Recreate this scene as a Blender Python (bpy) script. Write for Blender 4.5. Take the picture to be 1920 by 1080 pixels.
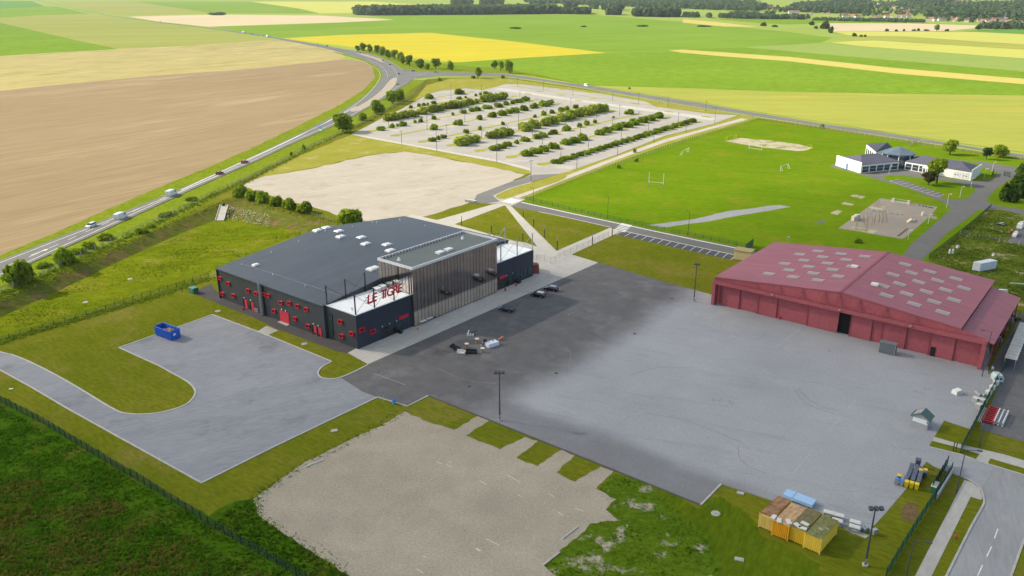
import bpy, bmesh, math, random
from mathutils import Vector, Matrix
from mathutils.geometry import tessellate_polygon
random.seed(7)
R = math.radians
for o in list(bpy.data.objects): bpy.data.objects.remove(o)
SC = bpy.context.scene
COL = SC.collection

# ------------------------------------------------------------------ camera, sky, sun, exposure
FPX, HY, CAMH = 1500.0, -4.0, 76.0            # focal length in photo pixels, horizon row, flying height
PITCH = math.atan2(540 - HY, FPX)
cam = bpy.data.cameras.new('camera'); camo = bpy.data.objects.new('camera', cam); COL.objects.link(camo)
cam.sensor_width = 36.0; cam.lens = 36.0 * FPX / 1920.0
cam.clip_start = 1.0; cam.clip_end = 30000.0
camo.location = (0, 0, CAMH); camo.rotation_euler = (math.pi/2 - PITCH, 0, 0)
SC.camera = camo

SUN_EL, SUN_AZ = R(33), Vector((-0.95, 0.31, 0)).normalized()
TOSUN = Vector((SUN_AZ.x*math.cos(SUN_EL), SUN_AZ.y*math.cos(SUN_EL), math.sin(SUN_EL)))
world = bpy.data.worlds.new('World'); SC.world = world; world.use_nodes = True
wn = world.node_tree.nodes; wl = world.node_tree.links
bg = wn['Background']; sky = wn.new('ShaderNodeTexSky'); sky.sky_type = 'NISHITA'; sky.sun_disc = False
sky.sun_elevation = SUN_EL; sky.sun_rotation = math.atan2(TOSUN.x, TOSUN.y)
sky.altitude = 100; sky.air_density = 1.0; sky.dust_density = 1.5
wl.new(sky.outputs[0], bg.inputs[0]); bg.inputs[1].default_value = 0.15
sl = bpy.data.lights.new('sun', 'SUN'); sl.energy = 4.2; sl.angle = R(0.6); sl.color = (1.0, 0.89, 0.70)
so = bpy.data.objects.new('sun', sl); COL.objects.link(so)
so.rotation_euler = TOSUN.to_track_quat('Z', 'Y').to_euler(); so.location = (-300, 100, 300)
SC.view_settings.view_transform = 'Standard'; SC.view_settings.look = 'None'
SC.view_settings.exposure = 0.58; SC.view_settings.gamma = 1.0; SC.view_settings.use_curve_mapping = False
SC.render.engine = 'CYCLES'
SC.cycles.use_denoising = True
SC.cycles.max_bounces = 5; SC.cycles.diffuse_bounces = 2; SC.cycles.glossy_bounces = 3
SC.cycles.transparent_max_bounces = 12; SC.cycles.volume_bounces = 0
SC.cycles.use_adaptive_sampling = True

# ------------------------------------------------------------------ survey: photo pixel -> place
cP, sP = math.cos(PITCH), math.sin(PITCH)
KNOTS = [(-1e6, 0), (1150, 0), (1500, 4), (2000, 13), (2600, 25), (3400, 42), (4500, 64), (6000, 92), (9000, 150), (1e6, 150)]
def zt(Y):
    for (a, za), (b, zb) in zip(KNOTS, KNOTS[1:]):
        if a <= Y <= b: return za + (zb - za) * (Y - a) / (b - a)
    return 0
def ray(x, y):
    u = (x - 960) / FPX; v = (540 - y) / FPX
    return Vector((u, cP + v*sP, -sP + v*cP))
def G(x, y, z=None):
    """point of the place seen at photo pixel x, y: on level z, or on the terrain"""
    d = ray(x, y)
    if z is not None:
        t = (CAMH - z) / -d.z; return Vector((d.x*t, d.y*t, z))
    for (a, za), (b, zb) in zip(KNOTS, KNOTS[1:]):
        s = (zb - za) / (b - a)
        den = d.z - s * d.y
        if abs(den) < 1e-12: continue
        t = (za - s*a - CAMH) / den
        if t > 0 and a <= d.y*t <= b: return Vector((d.x*t, d.y*t, CAMH + d.z*t))
    t = 9000 / d.y
    return Vector((d.x*t, 9000, 150))
def onplane(x, y, p0, n):
    d = ray(x, y); c = Vector((0, 0, CAMH)); t = (p0 - c).dot(n) / d.dot(n); return c + d*t
def ppm(p):                                     # photo pixels per metre across the view at a point
    return FPX / (p.y*cP + (CAMH - p.z)*sP)
def height_at(base, top):                       # height of an upright between two pixels
    g = G(*base); d = ray(*top); k = math.hypot(g.x, g.y) / math.hypot(d.x, d.y); return CAMH + d.z*k - g.z
AX = R(51.3)
VD = Vector((math.cos(AX), math.sin(AX), 0)); UD = Vector((VD.y, -VD.x, 0))
OO = G(671, 655, 0)
def W(u, v, z=0): return OO + UD*u + VD*v + Vector((0, 0, z))
def toUV(p): q = p - OO; return q.dot(UD), q.dot(VD)
FRAME = Matrix.Translation(OO) @ Matrix(((UD.x, VD.x, 0, 0), (UD.y, VD.y, 0, 0), (0, 0, 1, 0), (0, 0, 0, 1)))

# ------------------------------------------------------------------ materials
MATS = {}
def nodes_of(m):
    m.use_nodes = True
    nt = m.node_tree; return nt, nt.nodes, nt.links, nt.nodes['Principled BSDF']
def mix_rgb(nt, a, b, fac, mode='MIX'):
    n = nt.nodes.new('ShaderNodeMix'); n.data_type = 'RGBA'; n.blend_type = mode
    for s, i in ((fac, 0), (a, 6), (b, 7)):
        if hasattr(s, 'is_linked') or hasattr(s, 'node'): nt.links.new(s, n.inputs[i])
        elif i == 0: n.inputs[0].default_value = s
        else: n.inputs[i].default_value = (*s[:3], 1)
    return n.outputs[2]
def coords(nt, kind, rot=0, scale=(1, 1, 1)):
    if kind == 'world': s = nt.nodes.new('ShaderNodeNewGeometry').outputs['Position']
    else: s = nt.nodes.new('ShaderNodeTexCoord').outputs['Object']
    m = nt.nodes.new('ShaderNodeMapping'); nt.links.new(s, m.inputs[0])
    if rot: m.vector_type = 'TEXTURE'; scale = tuple(1.0/k for k in scale)
    m.inputs['Rotation'].default_value = (0, 0, rot); m.inputs['Scale'].default_value = scale
    return m.outputs[0]
def noise(nt, co, scale, detail=4, rough=0.55, lo=0.3, hi=0.7, dist=0.0):
    n = nt.nodes.new('ShaderNodeTexNoise'); nt.links.new(co, n.inputs['Vector'])
    n.inputs['Scale'].default_value = scale; n.inputs['Detail'].default_value = detail; n.inputs['Roughness'].default_value = rough
    n.inputs['Distortion'].default_value = dist
    r = nt.nodes.new('ShaderNodeMapRange'); r.inputs[1].default_value = lo; r.inputs[2].default_value = hi
    nt.links.new(n.outputs[0], r.inputs[0]); r.clamp = True
    return r.outputs[0]
def mul(nt, s, k, add=0.0):
    n = nt.nodes.new('ShaderNodeMath'); n.operation = 'MULTIPLY_ADD'; nt.links.new(s, n.inputs[0])
    n.inputs[1].default_value = k; n.inputs[2].default_value = add; return n.outputs[0]
def grey(nt, s):
    n = nt.nodes.new('ShaderNodeCombineColor')
    for i in range(3): nt.links.new(s, n.inputs[i])
    return n.outputs[0]
def ground_mat(name, c1, c2, big=0.03, fine=1.0, c3=None, mid=0.25, midamt=0.5, fineamt=0.35, rot=0, stretch=1.0, rough=0.95, bump=0.0, bumpscale=2.0, c3lo=0.55, c3hi=0.7, kind='world', bigst=1.0, spec=0.0):
    """earth, grass, crop or asphalt: two tones mixed by broad and mid noise, a third in patches, fine speckle"""
    if name in MATS: return MATS[name]
    m = bpy.data.materials.new(name); nt, N, L, P = nodes_of(m); MATS[name] = m
    co = coords(nt, kind, rot, (1.0/stretch, 1, 1)); cb = coords(nt, kind, rot, (1.0/bigst, 1, 1))
    a = noise(nt, cb, big, 4); b = noise(nt, co, mid, 4, 0.6)
    s = nt.nodes.new('ShaderNodeMix'); s.data_type = 'FLOAT'; s.inputs[0].default_value = midamt
    L.new(a, s.inputs[2]); L.new(b, s.inputs[3])
    col = mix_rgb(nt, c1, c2, s.outputs[0])
    if c3: col = mix_rgb(nt, col, c3, noise(nt, cb, big*2.3, 5, 0.65, c3lo, c3hi))
    f = noise(nt, co, fine, 4, 0.7, 0.25, 0.75)
    col = mix_rgb(nt, col, grey(nt, mul(nt, f, fineamt*2, 1 - fineamt)), 1.0, 'MULTIPLY')
    L.new(col, P.inputs['Base Color']); P.inputs['Roughness'].default_value = rough
    P.inputs['Specular IOR Level'].default_value = spec
    if bump:
        bn = N.new('ShaderNodeBump'); bn.inputs['Strength'].default_value = bump; bn.inputs['Distance'].default_value = 0.3
        L.new(noise(nt, co, bumpscale, 5, 0.7, 0, 1), bn.inputs['Height']); L.new(bn.outputs[0], P.inputs['Normal'])
    return m
def paint(name, c, rough=0.5, metal=0.0, var=0.12, scale=0.6, dirt=None, spec=0.5):
    """painted or bare solid surface with slight mottling"""
    if name in MATS: return MATS[name]
    m = bpy.data.materials.new(name); nt, N, L, P = nodes_of(m); MATS[name] = m
    co = coords(nt, 'world')
    f = noise(nt, co, scale, 5, 0.65, 0.25, 0.75)
    col = mix_rgb(nt, c, grey(nt, mul(nt, f, var*2, 1 - var)), 1.0, 'MULTIPLY')
    if dirt: col = mix_rgb(nt, col, dirt, noise(nt, co, scale*0.7, 6, 0.7, 0.5, 0.75))
    L.new(col, P.inputs['Base Color']); P.inputs['Roughness'].default_value = rough; P.inputs['Metallic'].default_value = metal
    P.inputs['Specular IOR Level'].default_value = spec
    return m
def leaf_mat(name, c1, c2, tr=0.3):
    if name in MATS: return MATS[name]
    m = bpy.data.materials.new(name); nt, N, L, P = nodes_of(m); MATS[name] = m
    co = coords(nt, 'world'); oi = N.new('ShaderNodeObjectInfo')
    f = noise(nt, co, 0.9, 3, 0.6, 0.3, 0.7)
    col = mix_rgb(nt, c1, c2, f)
    col = mix_rgb(nt, col, grey(nt, mul(nt, oi.outputs['Random'], 0.45, 0.75)), 1.0, 'MULTIPLY')
    d = N.new('ShaderNodeBsdfDiffuse'); t = N.new('ShaderNodeBsdfTranslucent'); x = N.new('ShaderNodeMixShader')
    L.new(col, d.inputs[0]); L.new(mix_rgb(nt, col, (0.9, 1.0, 0.35), 1.0, 'MULTIPLY'), t.inputs[0])
    x.inputs[0].default_value = tr; L.new(d.outputs[0], x.inputs[1]); L.new(t.outputs[0], x.inputs[2])
    L.new(x.outputs[0], N['Material Output'].inputs[0]); N.remove(P)
    return m
def net_mat(name, c, cover):
    """welded wire or chain link seen from afar: wire covers a share of the area"""
    if name in MATS: return MATS[name]
    m = bpy.data.materials.new(name); nt, N, L, P = nodes_of(m); MATS[name] = m
    P.inputs['Base Color'].default_value = (*c, 1); P.inputs['Roughness'].default_value = 0.6
    P.inputs['Alpha'].default_value = cover
    return m

# ------------------------------------------------------------------ mesh building
class MB:
    def __init__(s): s.v = []; s.f = []
    def add(s, vs, fs):
        k = len(s.v); s.v += [tuple(v) for v in vs]; s.f += [tuple(i + k for i in f) for f in fs]; return s
    def box(s, c, sx, sy, sz, ax=Vector((1, 0, 0)), ay=Vector((0, 1, 0)), az=Vector((0, 0, 1)), taper=1.0):
        """box centred on c in x, y and standing on c in z"""
        c = Vector(c); vs = []
        for k, t in ((0, 1.0), (1, taper)):
            for a, b in ((-1, -1), (1, -1), (1, 1), (-1, 1)): vs.append(c + ax*(a*sx/2*t) + ay*(b*sy/2*t) + az*(sz*k))
        return s.add(vs, [(3, 2, 1, 0), (4, 5, 6, 7), (0, 1, 5, 4), (1, 2, 6, 5), (2, 3, 7, 6), (3, 0, 4, 7)])
    def prism(s, pts, z0, z1):
        """upright prism over world points; z0, z1 numbers or lists"""
        n = len(pts); Z0 = z0 if hasattr(z0, '__len__') else [z0]*n; Z1 = z1 if hasattr(z1, '__len__') else [z1]*n
        ar = sum(pts[i][0]*pts[(i+1) % n][1] - pts[(i+1) % n][0]*pts[i][1] for i in range(n))
        if ar < 0: pts = pts[::-1]; Z0 = list(Z0)[::-1]; Z1 = list(Z1)[::-1]
        vs = [(p[0], p[1], z) for p, z in zip(pts, Z0)] + [(p[0], p[1], z) for p, z in zip(pts, Z1)]
        fs = [(i, (i+1) % n, (i+1) % n + n, i + n) for i in range(n)] + [tuple(range(n, 2*n)), tuple(range(n-1, -1, -1))]
        return s.add(vs, fs)
    def tube(s, a, b, r0, r1=None, n=6, cap=True):
        a, b = Vector(a), Vector(b); r1 = r0 if r1 is None else r1
        d = (b - a).normalized(); x = d.orthogonal().normalized(); y = d.cross(x)
        vs = [p + (x*math.cos(2*math.pi*i/n) + y*math.sin(2*math.pi*i/n))*r for p, r in ((a, r0), (b, r1)) for i in range(n)]
        fs = [(i, (i+1) % n, (i+1) % n + n, i + n) for i in range(n)]
        if cap: fs += [tuple(range(n-1, -1, -1)), tuple(range(n, 2*n))]
        return s.add(vs, fs)
    def quad(s, a, b, c, d): return s.add([a, b, c, d], [(0, 1, 2, 3)])
    def blob(s, c, rx, ry, rz, seed=0, n=8, m=5, amp=0.15):
        r = random.Random(seed); vs = []; fs = []
        for j in range(m+1):
            th = math.pi*j/m
            for i in range(n):
                k = 1 + r.uniform(-amp, amp); a = 2*math.pi*i/n
                vs.append((c[0] + rx*k*math.sin(th)*math.cos(a), c[1] + ry*k*math.sin(th)*math.sin(a), c[2] + rz*k*math.cos(th)))
        for j in range(m):
            for i in range(n):
                fs.append((j*n+i, (j+1)*n+i, (j+1)*n+(i+1) % n, j*n+(i+1) % n))
        return s.add(vs, fs)
    def mesh(s, name, mat=None, smooth=False):
        me = bpy.data.meshes.new(name); me.from_pydata(s.v, [], s.f); me.update()
        if mat: me.materials.append(mat)
        if smooth:
            for p in me.polygons: p.use_smooth = True
        return me
    def build(s, name, mat, parent=None, smooth=False): return ob(name, s.mesh(name, mat, smooth), parent)
def ob(name, me, parent=None):
    o = bpy.data.objects.new(name, me); COL.objects.link(o)
    if parent is not None: o.parent = parent
    return o
def tag(o, label=None, cat=None, group=None, kind=None):
    if label: o['label'] = label
    if cat: o['category'] = cat
    if group: o['group'] = group
    if kind: o['kind'] = kind
    return o
def thing(name, label, cat, loc=(0, 0, 0), rz=0, group=None):
    o = bpy.data.objects.new(name, None); COL.objects.link(o); o.empty_display_size = 0.5
    o.location = loc; o.rotation_euler = (0, 0, rz); return tag(o, label, cat, group)
def kids(o): return [c for c in bpy.data.objects if c.parent == o]
KC = {}
def copy_tree(o, parent=None, first=True):
    c = o.copy(); COL.objects.link(c); c.parent = parent
    ch = KC.get(o.name)
    if ch is None: ch = KC[o.name] = kids(o)
    for k in ch: copy_tree(k, c)
    return c
ORD = ['first', 'second', 'third', 'fourth', 'fifth', 'sixth', 'seventh', 'eighth', 'ninth', 'tenth', 'eleventh', 'twelfth', 'thirteenth', 'fourteenth', 'fifteenth', 'sixteenth', 'seventeenth', 'eighteenth', 'nineteenth', 'twentieth']
def ordn(i):
    if i < 20: return ORD[i]
    t = ['twenty', 'thirty', 'forty', 'fifty', 'sixty', 'seventy'][(i+1)//10 - 2]
    k = (i+1) % 10
    return t + '-' + ORD[k-1] if k else t[:-1] + 'ieth'

def smooth_pts(pts, closed=True, n=4):
    out = []; m = len(pts)
    for i in range(m if closed else m-1):
        if closed: p0, p1, p2, p3 = pts[i-1], pts[i], pts[(i+1) % m], pts[(i+2) % m]
        else: p0, p1, p2, p3 = pts[max(i-1, 0)], pts[i], pts[i+1], pts[min(i+2, m-1)]
        for k in range(n):
            t = k/n
            out.append(0.5*((2*p1) + (p2-p0)*t + (2*p0-5*p1+4*p2-p3)*t*t + (3*p1-p0-3*p2+p3)*t*t*t))
    if not closed: out.append(pts[-1])
    return out
def ragged(pts, step, amp, seed=1):
    r = random.Random(seed); out = []; m = len(pts)
    for i in range(m):
        a, b = pts[i], pts[(i+1) % m]; L = (b-a).length; n = max(1, min(400, int(L/step)))
        t = (b-a).normalized() if L else Vector((1, 0, 0)); nr = Vector((-t.y, t.x, 0))
        for k in range(n):
            p = a + (b-a)*(k/n)
            out.append(p + nr*r.uniform(-amp, amp) if k else p + Vector((r.uniform(-amp, amp), r.uniform(-amp, amp), 0))*0.5)
    return out
def flat_mesh(name, pts, off, mat, holes=()):
    """horizontal sheet over world points, following the terrain's folds"""
    loops = [[Vector((p.x, p.y, 0)) for p in pts]] + [[Vector((p.x, p.y, 0)) for p in h] for h in holes]
    tris = tessellate_polygon(loops); allp = [p for l in loops for p in l]
    bm = bmesh.new(); vs = [bm.verts.new(p) for p in allp]
    for t in tris:
        try: bm.faces.new([vs[i] for i in t])
        except ValueError: pass
    ys = [p.y for p in allp]
    for k, _ in KNOTS[1:-1]:
        if min(ys) < k < max(ys):
            bmesh.ops.bisect_plane(bm, geom=bm.verts[:] + bm.edges[:] + bm.faces[:], plane_co=(0, k, 0), plane_no=(0, 1, 0))
    for v in bm.verts: v.co.z = zt(v.co.y) + off
    bm.normal_update()
    for f in bm.faces:
        if f.normal.z < 0: f.normal_flip()
    me = bpy.data.meshes.new(name); bm.to_mesh(me); bm.free(); me.materials.append(mat); return me
def sheet(name, px, off, mat, label, smooth=0, rag=None, parent=None, world=False):
    pts = list(px) if world else [G(*p) for p in px]
    if smooth: pts = smooth_pts(pts, True, smooth)
    if rag: pts = ragged(pts, rag[0], rag[1], int(abs(pts[0].x*7)) + 1)
    o = ob(name, flat_mesh(name, pts, off, mat), parent)
    if parent is None: tag(o, label, None, None, 'structure')
    return o
def ribbon(pts, w):
    """polygon of width w round a world polyline"""
    L, Rr = [], []
    for i, p in enumerate(pts):
        a = pts[max(i-1, 0)]; b = pts[min(i+1, len(pts)-1)]; t = (b - a).normalized(); n = Vector((-t.y, t.x, 0))
        L.append(p + n*w/2); Rr.append(p - n*w/2)
    return L + Rr[::-1]
def strip_mesh(pts, w, z0, z1):
    """kerb or low wall along a polyline: rectangular section"""
    mb = MB(); n = len(pts); vs = []
    for i, p in enumerate(pts):
        a = pts[max(i-1, 0)]; b = pts[min(i+1, n-1)]; t = (b - a); t.z = 0; t.normalize(); nr = Vector((-t.y, t.x, 0))
        for s, z in ((-1, z0), (-1, z1), (1, z1), (1, z0)): vs.append((p.x + nr.x*w/2*s, p.y + nr.y*w/2*s, p.z + z))
    fs = []
    for i in range(n-1):
        for k in range(3): fs.append((i*4+k, i*4+k+1, (i+1)*4+k+1, (i+1)*4+k))
    fs += [(0, 3, 2, 1), ((n-1)*4, (n-1)*4+1, (n-1)*4+2, (n-1)*4+3)]
    return mb.add(vs, fs)
def line_pts(px, smooth=0, step=None):
    pts = [G(*p) for p in px]
    return smooth_pts(pts, False, smooth) if smooth else pts
def kerb(px, label, w=0.3, h=0.12, smooth=0, mat=None):
    o = strip_mesh(line_pts(px, smooth), w, -0.05, h).build('kerb', mat or M_KERB)
    return tag(o, label, None, None, 'structure')
def along(pts, step, start=0.0):
    """points and directions every step metres along a polyline"""
    out = []; d = start; acc = 0.0
    for a, b in zip(pts, pts[1:]):
        L = (b-a).length
        while d <= acc + L and L > 0:
            out.append((a + (b-a)*((d-acc)/L), (b-a).normalized())); d += step
        acc += L
    return out

# ------------------------------------------------------------------ ground materials
M_LAWN = ground_mat('mown_grass', (0.100, 0.132, 0.006), (0.178, 0.178, 0.016), 0.03, 1.6, (0.215, 0.175, 0.045), 0.30, 0.45, 0.32, R(-36), 3, bump=0.4, c3lo=0.50, c3hi=0.8)
M_PITCH = ground_mat('sports_turf', (0.100, 0.190, 0.004), (0.155, 0.240, 0.008), 0.025, 0.9, (0.21, 0.215, 0.02), 0.15, 0.5, 0.22, R(-20), 3, bump=0.4, c3lo=0.52, c3hi=0.8)
M_DRYLAWN = ground_mat('dry_lawn', (0.225, 0.235, 0.03), (0.32, 0.30, 0.06), 0.03, 1.2, (0.38, 0.33, 0.11), 0.2, 0.5, 0.2, R(30), 3)
M_BASIN = ground_mat('basin_meadow', (0.095, 0.145, 0.004), (0.17, 0.19, 0.008), 0.04, 0.7, (0.21, 0.19, 0.03), 0.14, 0.5, 0.35, R(20), 2.5, bump=0.9, bumpscale=0.8)
M_SLOPE = ground_mat('basin_slope', (0.16, 0.10, 0.045), (0.22, 0.16, 0.07), 0.08, 1.0, (0.11, 0.13, 0.02), 0.3, 0.5, 0.4, R(25), 2, bump=0.8, c3lo=0.36, c3hi=0.50)
M_ROUGH = ground_mat('rough_meadow', (0.035, 0.090, 0.004), (0.070, 0.140, 0.006), 0.06, 0.8, (0.115, 0.105, 0.018), 0.25, 0.55, 0.45, R(10), 1.5, bump=1.0, bumpscale=0.9, c3lo=0.5, c3hi=0.68)
M_GREENER = ground_mat('greener_grass', (0.055, 0.105, 0.004), (0.115, 0.150, 0.008), 0.05, 1.2, None, 0.25, 0.5, 0.35, R(60), 3, bump=0.5)
M_VERGE = ground_mat('road_verge', (0.13, 0.20, 0.01), (0.21, 0.25, 0.02), 0.05, 0.6, None, 0.2, 0.5, 0.35, bump=0.6)
M_WEEDS = ground_mat('weedy_ground', (0.075, 0.115, 0.012), (0.14, 0.17, 0.02), 0.05, 0.7, (0.38, 0.31, 0.18), 0.16, 0.5, 0.4, 0, 1.5, bump=0.9, bumpscale=0.8, c3lo=0.56, c3hi=0.66)
M_PATCHY = ground_mat('patchy_grass', (0.060, 0.120, 0.006), (0.11, 0.165, 0.010), 0.09, 0.9, (0.35, 0.31, 0.24), 0.3, 0.5, 0.4, 0, 1.3, bump=0.6, c3lo=0.56, c3hi=0.64)
M_GRAVEL = ground_mat('beige_gravel', (0.31, 0.27, 0.215), (0.43, 0.375, 0.30), 0.04, 2.6, (0.33, 0.285, 0.225), 0.18, 0.45, 0.24, bump=0.3, bumpscale=3)
M_DIRT = ground_mat('pale_dirt_lot', (0.40, 0.36, 0.30), (0.49, 0.445, 0.375), 0.03, 0.8, (0.34, 0.30, 0.25), 0.1, 0.6, 0.14, R(25), 4, c3lo=0.55, c3hi=0.75)
M_CARPARK = ground_mat('car_park_asphalt', (0.34, 0.325, 0.305), (0.45, 0.425, 0.385), 0.025, 0.8, (0.50, 0.46, 0.39), 0.08, 0.5, 0.10, R(24), 4)
M_ROAD = ground_mat('road_asphalt', (0.17, 0.17, 0.168), (0.22, 0.218, 0.21), 0.04, 0.9, None, 0.15, 0.5, 0.10, R(25), 6)
M_STREET = ground_mat('street_asphalt', (0.27, 0.275, 0.285), (0.35, 0.35, 0.36), 0.05, 1.5, None, 0.2, 0.5, 0.14, R(65), 6)
M_DARKRD = ground_mat('side_road_asphalt', (0.145, 0.145, 0.145), (0.19, 0.185, 0.18), 0.05, 1.2, None, 0.2, 0.5, 0.12, R(-25), 4)
M_BAYS = ground_mat('bay_asphalt', (0.085, 0.085, 0.10), (0.115, 0.115, 0.13), 0.06, 1.2, None, 0.2, 0.5, 0.12)
M_YARD = ground_mat('grey_yard_asphalt', (0.215, 0.225, 0.255), (0.30, 0.305, 0.33), 0.035, 1.5, (0.17, 0.17, 0.19), 0.16, 0.55, 0.16, R(28), 4, bump=0.15, c3lo=0.56, c3hi=0.74)
M_NEIGH = ground_mat('neighbour_yard_asphalt', (0.13, 0.13, 0.14), (0.19, 0.18, 0.18), 0.05, 1.4, (0.22, 0.20, 0.17), 0.2, 0.5, 0.15, c3lo=0.58, c3hi=0.75)
M_WALKWAY = ground_mat('walkway_asphalt', (0.085, 0.08, 0.085), (0.11, 0.105, 0.105), 0.06, 1.5, None, 0.3, 0.5, 0.12)
M_PLAZA = ground_mat('concrete_paving', (0.42, 0.405, 0.38), (0.52, 0.495, 0.46), 0.05, 1.2, (0.36, 0.35, 0.335), 0.15, 0.5, 0.10, R(51), 3, c3lo=0.52, c3hi=0.8)
M_PATH = ground_mat('concrete_path', (0.42, 0.40, 0.36), (0.52, 0.49, 0.44), 0.06, 1.2, None, 0.3, 0.5, 0.10)
M_SAND = ground_mat('pit_sand', (0.40, 0.36, 0.25), (0.50, 0.45, 0.33), 0.06, 0.7, (0.24, 0.24, 0.08), 0.2, 0.5, 0.25, R(-20), 3, c3lo=0.48, c3hi=0.62)
M_PLAYGR = ground_mat('playground_gravel', (0.27, 0.235, 0.20), (0.34, 0.30, 0.25), 0.06, 1.6, None, 0.2, 0.5, 0.2)
M_KERB = paint('kerb_concrete', (0.42, 0.41, 0.39), 0.9, 0, 0.2, 0.8)
M_LINE = paint('road_paint_white', (0.72, 0.72, 0.69), 0.8, 0, 0.15, 0.7)
M_CONC = paint('weathered_concrete', (0.42, 0.40, 0.36), 0.9, 0, 0.2, 0.7, (0.28, 0.26, 0.22))
# fields (furrows run parallel to the edge between ploughed land and stubble)
_e = G(640, 113) - G(0, 170); BR = math.degrees(math.atan2(_e.y, _e.x))
F_BROWN = ground_mat('ploughed_field', (0.275, 0.205, 0.118), (0.345, 0.262, 0.155), 0.012, 0.35, (0.41, 0.32, 0.19), 0.10, 0.6, 0.16, R(BR), 12, bump=0.3, bigst=5)
F_STRAW = ground_mat('straw_field', (0.37, 0.32, 0.13), (0.49, 0.41, 0.18), 0.012, 0.2, (0.29, 0.29, 0.085), 0.05, 0.6, 0.30, R(BR), 9, bigst=4)
F_OLIVE = ground_mat('ripening_wheat_field', (0.265, 0.30, 0.065), (0.37, 0.375, 0.10), 0.004, 0.05, None, 0.03, 0.6, 0.08, R(12), 20, bigst=8)
F_GREEN = ground_mat('beet_field', (0.15, 0.265, 0.018), (0.215, 0.325, 0.028), 0.006, 0.25, None, 0.05, 0.5, 0.32, R(20), 3)
F_GREEN2 = ground_mat('young_green_crop', (0.170, 0.29, 0.025), (0.230, 0.345, 0.038), 0.004, 0.06, None, 0.03, 0.5, 0.10, R(10), 8)
F_DEEP = ground_mat('deep_green_crop', (0.115, 0.27, 0.04), (0.15, 0.30, 0.05), 0.006, 0.06, None, 0.03, 0.5, 0.1)
F_YELLOW = ground_mat('yellow_rape_field', (0.49, 0.425, 0.03), (0.59, 0.50, 0.045), 0.008, 0.15, (0.44, 0.43, 0.02), 0.05, 0.5, 0.10, R(5), 8, bigst=5, c3lo=0.6, c3hi=0.75)
F_PALEY = ground_mat('pale_yellow_crop', (0.49, 0.50, 0.10), (0.56, 0.54, 0.13), 0.006, 0.08, None, 0.04, 0.5, 0.08, R(-5), 12)
F_YG = ground_mat('yellow_green_crop', (0.29, 0.33, 0.06), (0.41, 0.40, 0.085), 0.008, 0.25, (0.47, 0.40, 0.07), 0.05, 0.5, 0.12, R(-8), 8, bigst=6)
F_PALEG = ground_mat('pale_green_crop', (0.26, 0.345, 0.075), (0.30, 0.385, 0.09), 0.006, 0.06, None, 0.03, 0.5, 0.06)
F_TAN = ground_mat('bare_tan_field', (0.58, 0.48, 0.28), (0.65, 0.53, 0.32), 0.006, 0.05, None, 0.03, 0.5, 0.08, R(3), 10)
F_GOLD = ground_mat('golden_strip_crop', (0.54, 0.46, 0.12), (0.60, 0.51, 0.15), 0.006, 0.1, None, 0.03, 0.5, 0.08)
M_FAR = ground_mat('far_farmland', (0.24, 0.36, 0.05), (0.36, 0.40, 0.09), 0.0025, 0.02, None, 0.008, 0.5, 0.12, R(5), 6, bigst=4)

# ------------------------------------------------------------------ terrain: one sheet with the sunk rain basin let into it
BASIN_TOP = [(-260, 745), (-60, 668), (0, 645), (100, 615), (210, 583), (300, 556), (388, 526), (455, 497), (540, 460), (600, 432), (628, 418),
             (560, 402), (500, 386), (455, 372), (428, 372), (395, 386), (330, 415), (250, 450), (170, 486), (80, 527), (0, 562), (-120, 612), (-300, 690)]
BT = [G(*p, 0) for p in BASIN_TOP]
DEEP = -2.2
BASIN_BOT = [(-230, 730), (-50, 655), (0, 637), (100, 606), (205, 574), (300, 546), (380, 520), (450, 488), (530, 452), (580, 437), (590, 437),
             (530, 428), (478, 418), (440, 408), (415, 408), (395, 416), (335, 440), (258, 474), (182, 510), (110, 545), (25, 584), (-100, 636), (-250, 705)]
BB = [G(*p, DEEP) for p in BASIN_BOT]
BTs = smooth_pts(BT, True, 3); BBs = smooth_pts(BB, True, 3)
outer = [Vector((-9000, -250, 0)), Vector((9000, -250, 0)), Vector((9000, 9900, 0)), Vector((-9000, 9900, 0))]
tag(ob('ground', flat_mesh('ground', outer, 0.0, M_FAR, [BTs])), 'open farmland ground reaching to the horizon', None, None, 'structure')
def near_ground():
    # grassland of the site itself, laid over the farmland sheet around the basin
    px = [(-500, 700), (0, 500), (60, 508), (190, 446), (350, 366), (480, 307), (620, 244), (700, 205), (775, 152), (830, 146), (950, 145), (1090, 165), (1300, 203), (1540, 238), (1920, 297), (2250, 350), (2900, 1300), (-900, 1300)]
    pts = [G(*p, 0) for p in px]
    return ob('lawn', flat_mesh('lawn', pts, 0.012, M_LAWN, [BTs]))
tag(near_ground(), 'mown olive green grass around the buildings and yards', None, None, 'structure')
mb = MB(); n = len(BTs)
vs = [(p.x, p.y, 0.012) for p in BTs] + [(p.x, p.y, DEEP) for p in BBs]
mb.add(vs, [(i, (i+1) % n, (i+1) % n + n, i + n) for i in range(n)])
tag(mb.build('basin_bank', M_SLOPE), 'bare brown and grassy banks of the sunken rain basin', None, None, 'structure')
me = flat_mesh('basin_floor', BBs, 0.0, M_BASIN)
o = ob('basin_floor', me); o.location.z = DEEP; tag(o, 'bright yellow green meadow floor of the sunken basin', None, None, 'structure')

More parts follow.
